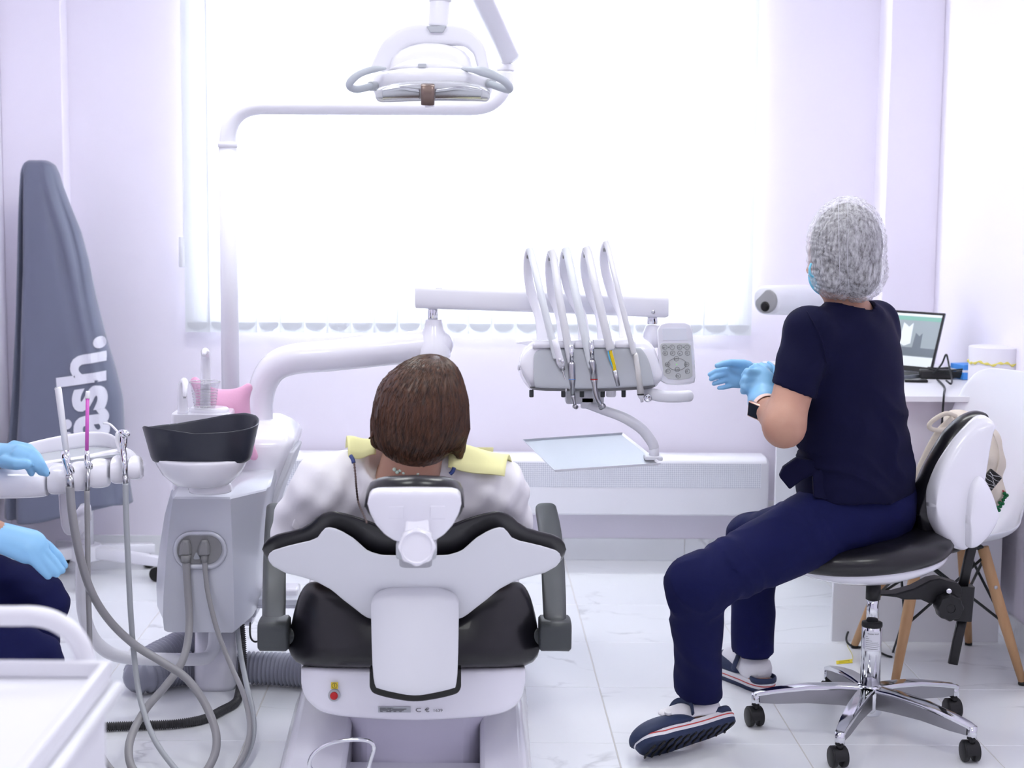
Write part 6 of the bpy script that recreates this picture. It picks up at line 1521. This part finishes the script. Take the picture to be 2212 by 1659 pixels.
# clogs and socks
CLOG = mat('navy_foam', (38, 50, 82), .6); CLW = mat('white_foam', (234, 233, 238), .6); CLR = mat('red_stripe', (204, 74, 72), .6); SOCK = mat('white_sock', (238, 236, 242), .85, bump=(500, .3, .0006))
def clog(heel, toe, up, side, par):
    l = nrm(toe - heel); L = np.linalg.norm(toe - heel); up = nrm(up - l * (l @ np.asarray(up))); w = np.cross(up, l)
    tab = [(0, 0), (.006, .018), (.02, .03), (.05, .037), (.10, .037), (.15, .042), (.19, .047), (.22, .045), (.245, .036), (.262, .022), (.27, 0)]
    k = L / .27
    xs = np.array([t[0] for t in tab]) * k; hw = np.array([t[1] for t in tab]) * min(k, 1.08)
    def outline(s=1.0, dl=0):
        q = cr([V3(a, b, 0) for a, b in zip(xs, hw)], 4); q2 = [V3(a[0], -a[1], 0) for a in q[::-1]][1:-1]
        cxm = xs[-1] / 2
        return [heel + l * (cxm + (a[0] - cxm) * s) + w * (a[1] * s + side * .006 * math.sin(a[0] / L * math.pi)) for a in q + q2]
    def ring(h, s):
        return [q + up * (h + .014 * max(0, (np.dot(q - heel, l) / L - .8)) / .2) for q in outline(s)]
    sole = obj('clog', loft([ring(.0, .93), ring(.003, .97), ring(.013, .99)]), CLOG, par, flat_angle=40)
    obj('midsole', loft([ring(.0132, .99), ring(.016, 1.0), ring(.030, 1.0), ring(.034, .98)]), CLW, sole, flat_angle=40)
    st_ = ring(.0225, 1.004)
    obj('stripe', tube(st_, .0016, 6, closed=True), CLR, sole)
    for i in range(11):
        c = heel + l * (L * (.08 + .083 * i)) - up * .0012
        h_ = float(np.interp(L * (.08 + .083 * i), xs, hw)) * .8
        obj('tread', tube([c - w * h_, c - w * h_ * .5 + l * .006, c, c + w * h_ * .5 + l * .006, c + w * h_], [(.0035, .003)] * 5, 6, up=up), RUBBER, sole)
    R_ = np.stack([l, w, up], 1)
    f = s_union([s_ell(heel + l * L * .68 + up * .032, (L * .34, .048, .044), R_), (s_ell(heel + l * L * .80 + up * .034, (L * .21, .047, .034), R_), .02)], .02)
    f = s_cut(f, s_ell(heel + l * L * .36 + up * .085, (L * .22, .042, .06), R_), .006)
    f = s_cut(f, lambda p: -s_plane(heel + up * .030, up)(p) * -1 if False else s_plane(heel + up * .030, up)(p) , 0)
    c_ = heel + l * L * .6 + up * .05
    lo_, hi_ = c_ - .17, c_ + .17
    obj('upper', iso(f, lo_, hi_, .0055), CLOG, sole)
    obj('counter', tube([heel + l * L * (.14 + .13 * math.cos(t) * -1) + w * .037 * math.sin(t) + up * .037 for t in np.linspace(-2.2, 2.2, 24)], [(.003, .009)] * 24, 8, up=up), CLOG, sole)
    obj('strap', tube(cr([heel + l * L * .46 + w * .046 + up * .045, heel + l * L * .42 + w * .042 + up * .075, heel + l * L * .45 + w * .02 + up * .098, heel + l * L * .45 - w * .02 + up * .098, heel + l * L * .42 - w * .042 + up * .075, heel + l * L * .46 - w * .046 + up * .045], 6), [(.004, .009)] * 31, 8), CLOG, sole)
    for i in range(5):
        a = -1 + .5 * i
        c2 = heel + l * L * (.78 - .05 * abs(a)) + w * .026 * a + up * (.073 - .010 * abs(a))
        obj('vent_hole', lathe([(.0045, 0), (.0045, .003), (.003, .0035)], c2, nrm(up + w * a * .4 + l * .25), 10), RUBBER, sole)
    return sole, l, L, up, w
hR, tR = PZ(1664, 1500, 0.0), PZ(1562, 1452, 0.0)
cR, l_, L_, u_, w_ = clog(hR, hR + nrm(tR - hR) * .265, V3(0, 0, 1), 1, person)
fh = hR + l_ * .06 + V3(0, 0, .06)
sk = s_union([s_cap(ankR + V3(.004, -.01, -.03), fh + l_ * .01, .041, .038), (s_cap(fh, fh + l_ * .13 + V3(0, 0, .0), .036, .034), .02)], .02)
sk = s_cut(sk, lambda p: -s_plane(P(1640, 1462, 4.45), nrm(V3(.1, 0, -1)))(p))
obj('sock', iso(sk, *bounds([fh - .12, fh + .18, ankR], .03), .006), SOCK, person)
hL, tL_ = P(1590, 1592, 3.985), P(1384, 1655, 3.80)
hL[2] = max(hL[2], .045); tL_[2] = max(tL_[2], .03)
upL = nrm(V3(.16, .80, .56))
cL, l2, L2, u2, w2 = clog(hL, tL_, upL, -1, person)
fh2 = hL + l2 * .07 + u2 * .062
sk = s_union([s_cap(ankL + V3(-.004, 0, -.012), fh2, .040, .039), (s_cap(fh2, fh2 + l2 * .13, .037, .034), .02)], .02)
sk = s_cut(sk, lambda p: -s_plane(P(1520, 1526, 4.0), nrm(V3(-.15, .1, -1)))(p))
obj('sock', iso(sk, *bounds([fh2 - .13, fh2 + .18, ankL], .04), .006), SOCK, person)
obj('charm', rcyl(hL + l2 * L2 * .66 - w2 * .036 * (1 if w2[1] > 0 else -1) + u2 * .066, hL + l2 * L2 * .66 - w2 * .042 * (1 if w2[1] > 0 else -1) + u2 * .070, .009, .001, 14), CLW, cL)

# ---------------------------------------------------------------- patient in the chair
PB = basis((0, 1, 0))
pat = thing('person', 'brown-haired patient in a white blouse sitting in the dental chair with a yellow bib', 'person', V3(-.12, 3.6, .45))
pY = 3.42
hc_ = P(908, 888, pY)
pbody = s_union([s_ell(P(908, 890, pY + .01), (.075, .095, .105)), (s_ell(P(908, 915, pY + .045), (.058, .06, .075)), .02), (s_cap(P(908, 905, pY + .11), P(908, 915, pY + .125), .011, .014), .01), (s_cap(P(892, 975, pY), P(880, 1055, pY + .06), .064, .076), .03),
    (s_ell(P(890, 1140, 3.56), (.15, .09, .2)), .04), (s_ell(V3(-.12, 3.66, .52), (.16, .13, .1)), .05)] +
    [(s_chain([P(x0_, 1065, 3.52), P(x1_, 1180, 3.62), V3(x2_, 3.9, .60), V3(x2_ * .6 - .03, 4.02, .60)], [.052, .045, .036, .026]), .03) for x0_, x1_, x2_ in ((690, 645, -.29), (1070, 1110, .06))] +
    [(s_chain([V3(x_, 3.72, .53), V3(x_, 4.18, .56), V3(x_, 4.6, .42), V3(x_, 4.78, .40)], [.075, .055, .045, .035]), .03) for x_ in (-.20, -.04)], .02)
obj('body', iso(pbody, (-.46, 3.2, .28), (.24, 4.85, 1.13), .012), SKIN, pat)
PANTS = mat('grey_trousers', (92, 94, 108), .8)
ptro = s_union([s_ell(V3(-.12, 3.68, .53), (.19, .15, .11))] + [(s_chain([V3(x_, 3.74, .54), V3(x_, 4.18, .565), V3(x_, 4.62, .425)], [.092, .07, .058]), .03) for x_ in (-.21, -.03)], .03)
obj('trousers', iso(ptro, (-.36, 3.45, .35), (.13, 4.75, .70), .009), PANTS, pat)
for x_ in (-.20, -.04):
    sho = s_union([s_cap(V3(x_, 4.76, .40), V3(x_, 4.82, .37), .04, .042), (s_cap(V3(x_, 4.83, .36), V3(x_, 4.88, .47), .04, .032), .02)], .02)
    obj('shoe', iso(sho, (x_ - .06, 4.68, .29), (x_ + .06, 4.96, .54), .007), WHITEM, pat)
BLOUSE = mat('white_blouse', (240, 238, 244), .8, bump=(22, .12, .006))
def wrk3(p):
    return .004 * np.sin(60 * p[:, 0] + 45 * p[:, 2]) * np.sin(35 * p[:, 2] + 20 * p[:, 1]) + .003 * np.sin(95 * p[:, 0] - 60 * p[:, 2] + 30 * p[:, 1])
blo = s_union([s_cap(P(715, 1052, 3.5), P(1055, 1055, 3.5), .072, .072), (s_ell(P(888, 1120, 3.55), (.205, .11, .19)), .05), (s_cap(P(800, 1010, 3.48), P(985, 1010, 3.48), .035, .035), .04), (s_ell(V3(-.12, 3.66, .6), (.18, .13, .12)), .05),
    (s_cap(P(700, 1052, 3.5), P(640, 1150, 3.60), .074, .062), .03), (s_cap(P(1065, 1055, 3.5), P(1102, 1130, 3.58), .074, .056), .03)], .04)
blo = s_disp(blo, wrk3)
blo = s_cut(blo, s_ell(P(866, 1000, 3.45), (M(78, 3.46), .09, M(52, 3.46))), .01)
obj('blouse', iso(blo, (-.47, 3.32, .45), (.25, 3.86, .96), .007), BLOUSE, pat)
obj('sleeve_cuff', prism(PP([(628, 1140, 3.49), (640, 1105, 3.48), (690, 1098, 3.45), (684, 1125, 3.46), (650, 1156, 3.49)]), (.004, .012, .004)), BLOUSE, pat, bevel=.004)
# hair
def hair_mat():
    m = mat('brown_hair', (66, 42, 32), .34, spec=.45); nt = m.node_tree; b = nt.nodes['Principled BSDF']
    tc = nt.nodes.new('ShaderNodeTexCoord'); mp = nt.nodes.new('ShaderNodeMapping'); mp.inputs['Scale'].default_value = (150, 150, 4)
    n = nt.nodes.new('ShaderNodeTexNoise'); n.inputs['Scale'].default_value = 1.0; n.inputs['Detail'].default_value = 4
    r = nt.nodes.new('ShaderNodeValToRGB'); r.color_ramp.elements[0].position = .3; r.color_ramp.elements[1].position = .75; r.color_ramp.elements[0].color = lin((40, 24, 20)); r.color_ramp.elements[1].color = lin((96, 62, 44))
    bp = nt.nodes.new('ShaderNodeBump'); bp.inputs['Strength'].default_value = .5; bp.inputs['Distance'].default_value = .003
    L = nt.links.new
    L(tc.outputs['Object'], mp.inputs[0]); L(mp.outputs[0], n.inputs['Vector']); L(n.outputs['Fac'], r.inputs[0]); L(r.outputs[0], b.inputs['Base Color']); L(n.outputs['Fac'], bp.inputs['Height']); L(bp.outputs[0], b.inputs['Normal'])
    return m
HM = hair_mat()
hh = s_union([s_ell(P(910, 882, pY), (M(103, pY), .115, M(106, pY))), (s_ell(P(898, 930, pY - .005), (M(84, pY), .10, M(84, pY))), .03), (s_ell(P(935, 815, pY + .01), (M(55, pY), .09, M(46, pY))), .03), (s_cap(P(830, 925, pY), P(812, 955, pY), .03, .012), .02), (s_cap(P(985, 930, pY), P(993, 985, pY + .01), .028, .008), .02)], .03)
hh = s_cut(hh, s_ell(P(908, 925, pY + .12), (.07, .09, .10)), .01)
hh = s_disp(hh, lambda p: .0016 * np.sin(np.arctan2(p[:, 0] - hc_[0], p[:, 1] - hc_[1]) * 34 + 3 * np.sin(14 * p[:, 2])))
hobj = obj('hair', iso(hh, *bounds(PP([(785, 750, pY - .16), (1030, 1035, pY + .16)]), .02), .0055), HM, pat)
# individual locks at the surface, flowing from the crown
rng = np.random.default_rng(4)
bvh = BVHTree.FromPolygons([tuple(v.co) for v in hobj.data.vertices], [tuple(p.vertices) for p in hobj.data.polygons])
orgH = ORG[hobj.name]
crown = P(935, 800, pY) - orgH; chh = P(908, 888, pY) - orgH
SV, SF = [], []; nb = 0
for k in range(900):
    az = rng.uniform(-math.pi, math.pi)
    d0 = nrm(crown - chh)
    d1 = nrm(V3(math.sin(az), -math.cos(az), rng.uniform(-1.25, -.75)))
    pts = []
    for t in np.linspace(rng.uniform(.05, .3), 1, 9):
        d = nrm(d0 * (1 - t) * 1.2 + d1 * t + V3(0, 0, .0))
        hit = bvh.ray_cast(Vector(chh + d * .4), Vector(-d))
        if hit[0] is None: continue
        pts.append(np.array(hit[0]) + d * .0005)
    if len(pts) < 5: continue
    v, f = tube(pts, [.0011] * (len(pts) - 1) + [.0003], 4)
    SV.append(v); SF += [[i + nb for i in q] for q in f]; nb += len(v)
obj('hair_strands', (np.vstack(SV) + orgH, SF), HM, hobj, kind='stuff')
obj('hair_wisp', tube(cr(PP([(808, 930, pY - .02), (803, 942, pY - .02), (796, 948, pY - .02)]), 4), [.004] * 5 + [.002] * 3 + [.0006], 8), HM, hobj)
obj('hair_wisp', tube(cr(PP([(993, 960, pY + .02), (992, 975, pY + .02), (998, 986, pY + .02)]), 4), [.004] * 5 + [.002] * 3 + [.0006], 8), HM, hobj)
# necklace
NB = mat('glass_bead', (196, 214, 200), .1, coat=.5)
for k, (x, y) in enumerate(((852, 1014), (858, 1020), (865, 1016), (872, 1021), (880, 1018), (888, 1022), (896, 1019), (902, 1022))):
    obj('necklace_bead', lathe([(.0045 * math.sin(t), -.0045 * math.cos(t)) for t in np.linspace(.05, 3.09, 8)], P(x, y, pY - .045), (0, 0, 1), 10), NB, pat)
# spectacles at the side of the face
obj('spectacles', tube(cr(PP([(970, 990, 3.45), (982, 1002, 3.44), (995, 992, 3.45), (996, 978, 3.47)]), 6), .003, 8), mat('clear_frame', (206, 200, 220), .15, coat=.5), pat)
# bib
BIB = mat('yellow_bib', (248, 245, 182), .7, bump=(300, .2, .0006))
bib = thing('dental_bib', 'pale yellow disposable bib lying over the patient\'s shoulders', 'bib', P(900, 1000, 3.5))
def sheet(g):                           # rows of points -> closed thin cloth
    a = np.array(g); n_, m_, _ = a.shape
    v = np.vstack([a.reshape(-1, 3), a.reshape(-1, 3) + V3(0, .0015, -.0025)])
    f = []
    for i in range(n_ - 1):
        for j in range(m_ - 1):
            q = [i * m_ + j, i * m_ + j + 1, (i + 1) * m_ + j + 1, (i + 1) * m_ + j]
            f.append(q); f.append([n_ * m_ + x for x in q[::-1]])
    bd_ = [i for i in range(m_)] + [i * m_ + m_ - 1 for i in range(1, n_)] + [(n_ - 1) * m_ + j for j in range(m_ - 2, -1, -1)] + [i * m_ for i in range(n_ - 2, 0, -1)]
    for a_, b_ in zip(bd_, bd_[1:] + bd_[:1]): f.append([b_, a_, n_ * m_ + a_, n_ * m_ + b_])
    return v, f
def patch(tl, tr_, br, bl_, n_=8, m_=10, amp=.003):
    tl, tr_, br, bl_ = map(np.asarray, (tl, tr_, br, bl_))
    return [[(tl * (1 - u) + tr_ * u) * (1 - v) + (bl_ * (1 - u) + br * u) * v + V3(0, 0, amp * math.sin(u * 5 + v * 3) + .030 * math.sin(math.pi * v)) for u in np.linspace(0, 1, m_)] for v in np.linspace(0, 1, n_)]
obj('bib_sheet', sheet(patch(P(975, 966, 3.54), P(1106, 994, 3.50), P(1090, 1030, 3.405), P(968, 1008, 3.41))), BIB, bib)
obj('bib_fold', sheet(patch(P(746, 966, 3.50), P(812, 958, 3.52), P(812, 984, 3.44), P(752, 985, 3.42), 8, 10, .005)), BIB, bib)
obj('bib_front', sheet(patch(V3(-.27, 3.56, .84), V3(.06, 3.56, .84), V3(.06, 3.74, .60), V3(-.27, 3.74, .60), 12, 10)), BIB, bib)
CLIPB = mat('blue_clip', (52, 70, 130), .4)
obj('bib_clip', tube(cr(PP([(757, 984, 3.41), (762, 992, 3.405), (764, 1000, 3.40)]), 4), .0045, 8), CLIPB, bib)
obj('bib_clip', tube(cr(PP([(981, 1010, 3.40), (978, 1018, 3.40), (972, 1024, 3.40)]), 4), .0045, 8), CLIPB, bib)
chp = cr(PP([(765, 1000, 3.40), (768, 1030, 3.395), (770, 1055, 3.40), (774, 1085, 3.41), (782, 1105, 3.36), (792, 1128, 3.26)]), 10)
obj('bib_chain', tube(chp, [.0016 if k % 2 else .0028 for k in range(len(chp))], 8), mat('chain_metal', (120, 104, 100), .3, metal=.8), bib)
obj('bib_pen', tube(PP([(786, 966, 3.47), (797, 974, 3.45)]), .0022, 8), STEEL, bib)

# ---------------------------------------------------------------- dentist at the left edge
DB = basis((1, 0, 0))
den = thing('person', 'person in navy scrubs at the left edge with a gloved hand on the thigh', 'person', V3(-1.4, 3.55, 0))
hd = V3(-1.36, 3.56, 1.27)
sL2, sR2 = V3(-1.42, 3.74, 1.03), V3(-1.42, 3.38, 1.03)
w1 = P(-14, 985, 3.66); w2_ = P(-6, 1150, 3.44)
dbody = s_union([s_ell(hd, (.075, .092, .112), DB), (s_ell(hd + V3(.04, 0, -.035), (.056, .06, .07), DB), .02), (s_cap(hd + V3(.095, 0, -.015), hd + V3(.108, 0, -.028), .012, .015), .01), (s_cap(V3(-1.41, 3.56, 1.08), hd + V3(-.02, 0, -.06), .055, .05), .03), (s_ell(V3(-1.45, 3.56, .85), (.14, .09, .22), DB), .04), (s_ell(V3(-1.48, 3.56, .56), (.14, .1, .14), DB), .04),
    (s_chain([sL2, V3(-1.40, 3.80, .80), w1], [.052, .045, .029]), .03), (s_chain([sR2, V3(-1.40, 3.36, .76), w2_], [.052, .045, .029]), .03),
    (s_chain([V3(-1.42, 3.66, .53), P(70, 1310, 3.62), V3(-1.12, 3.66, .10)], [.08, .055, .04]), .03), (s_chain([V3(-1.42, 3.46, .53), P(60, 1440, 3.42), V3(-1.14, 3.45, .10)], [.08, .055, .04]), .03)], .02)
obj('body', iso(dbody, (-1.66, 3.24, .05), (-.85, 3.92, 1.42), .013), SKIN, den)
dtop = s_union([s_ell(V3(-1.46, 3.56, .72), (.19, .135, .18), DB), (s_ell(V3(-1.44, 3.56, .92), (.185, .125, .15), DB), .05), (s_cap(sL2, sR2, .062), .04), (s_cap(sL2, V3(-1.41, 3.79, .88), .064, .062), .03), (s_cap(sR2, V3(-1.41, 3.36, .86), .064, .062), .03)], .04)
obj('scrub_top', iso(s_disp(dtop, wrk), (-1.68, 3.24, .5), (-1.22, 3.90, 1.13), .009), NAVY, den)
kA, kB = P(78, 1300, 3.60), P(62, 1440, 3.40)
dtro = s_union([s_ell(V3(-1.46, 3.56, .55), (.18, .14, .11), DB), (s_chain([V3(-1.42, 3.65, .54), kA, V3(-1.10, 3.64, .14)], [.1, .076, .06]), .04), (s_chain([V3(-1.42, 3.46, .54), kB, V3(-1.12, 3.44, .14)], [.1, .078, .06]), .03)], .04)
dtro = s_disp(dtro, lambda p: .004 * np.sin(50 * p[:, 0] + 60 * p[:, 2]) + .002 * np.sin(120 * p[:, 2] - 40 * p[:, 0]))
obj('scrub_trousers', iso(dtro, (-1.66, 3.26, .09), (-.86, 3.85, .70), .0075), NAVY2, den)
obj('hair', iso(s_cut(s_ell(hd + V3(-.02, 0, .02), (.085, .1, .115), DB), s_ell(hd + V3(.06, 0, -.05), (.07, .08, .1), DB)), hd - .16, hd + .16, .008), HAIRD, den)
for x_, y_ in ((-1.10, 3.66), (-1.12, 3.45)):
    sho = s_union([s_cap(V3(x_ - .04, y_, .06), V3(x_ - .04, y_, .045), .042, .042), (s_cap(V3(x_ - .04, y_, .045), V3(x_ + .12, y_, .04), .042, .036), .03)], .02)
    obj('shoe', iso(s_cut(sho, lambda p: p[:, 2] * 0 + (.002 - p[:, 2]) * -1 if False else p[:, 2] - .001), (x_ - .1, y_ - .06, -.01), (x_ + .18, y_ + .06, .13), .007), CLOG, den)
# hand on the holder
pal = s_union([s_flat(s_cap(P(-10, 982, 3.655), P(40, 984, 3.625), .034, .034), P(15, 985, 3.64), nrm(V3(0, -.35, 1)), .75)], .02)
fin = [([(40, 972, 3.62), (72, 982, 3.60), (88, 1002, 3.595), (100, 1022, 3.60)], [.0125, .012, .011, .009]), ([(40, 980, 3.605), (66, 990, 3.59), (80, 1008, 3.59), (88, 1020, 3.6)], [.0125, .0115, .010, .0085]), ([(34, 986, 3.60), (54, 998, 3.585), (64, 1012, 3.59), (68, 1022, 3.6)], [.012, .011, .0095, .008]), ([(30, 962, 3.65), (62, 968, 3.64), (80, 985, 3.63), (90, 1000, 3.625)], [.012, .011, .010, .0085]), ([(10, 998, 3.60), (36, 1004, 3.575), (60, 1003, 3.57)], [.016, .0125, .010])]
gd1 = s_union([pal] + [(s_chain(PP(a), b), .006) for a, b in fin], .006)
obj('glove', iso(gd1, *bounds(PP([(-40, 935, 3.53), (115, 1040, 3.71)]), .02), .0035), GLOVE, den)
# hand on the thigh
pal = s_union([s_flat(s_cap(P(0, 1160, 3.43), P(62, 1180, 3.43), .036, .042), P(30, 1170, 3.43), nrm(V3(.25, -.75, .65)), .6)], .02)
fin = [([(72, 1160, 3.45), (104, 1180, 3.46), (126, 1202, 3.46), (140, 1222, 3.46)], [.012, .0115, .0105, .008]), ([(72, 1172, 3.435), (100, 1196, 3.435), (120, 1218, 3.44), (134, 1232, 3.44)], [.0125, .0115, .0105, .0085]), ([(68, 1184, 3.42), (90, 1208, 3.42), (108, 1226, 3.425), (122, 1240, 3.43)], [.0125, .0115, .0105, .0085]), ([(58, 1190, 3.41), (76, 1214, 3.41), (92, 1232, 3.415), (104, 1245, 3.42)], [.012, .011, .0095, .008]), ([(20, 1150, 3.46), (60, 1158, 3.49), (90, 1180, 3.50)], [.015, .012, .0095])]
gd2 = s_union([pal] + [(s_chain(PP(a), b), .005) for a, b in fin], .006)
obj('glove', iso(gd2, *bounds(PP([(-30, 1110, 3.33), (160, 1270, 3.55)]), .02), .0035), GLOVE, den)

# his stool: a copy of the other one
def copy_tree(o, parent=None):
    c = o.copy(); COL.objects.link(c)
    if parent is not None: c.parent = parent
    for ch in o.children: copy_tree(ch, c)
    return c
st2 = copy_tree(stool)
st2.location = (-1.38, 3.60, 0); st2.rotation_euler = (0, 0, math.radians(178))
st2['label'] = 'wheeled stool with black seat under the person at the left edge'
stool['group'] = st2['group'] = 'doctor stools'
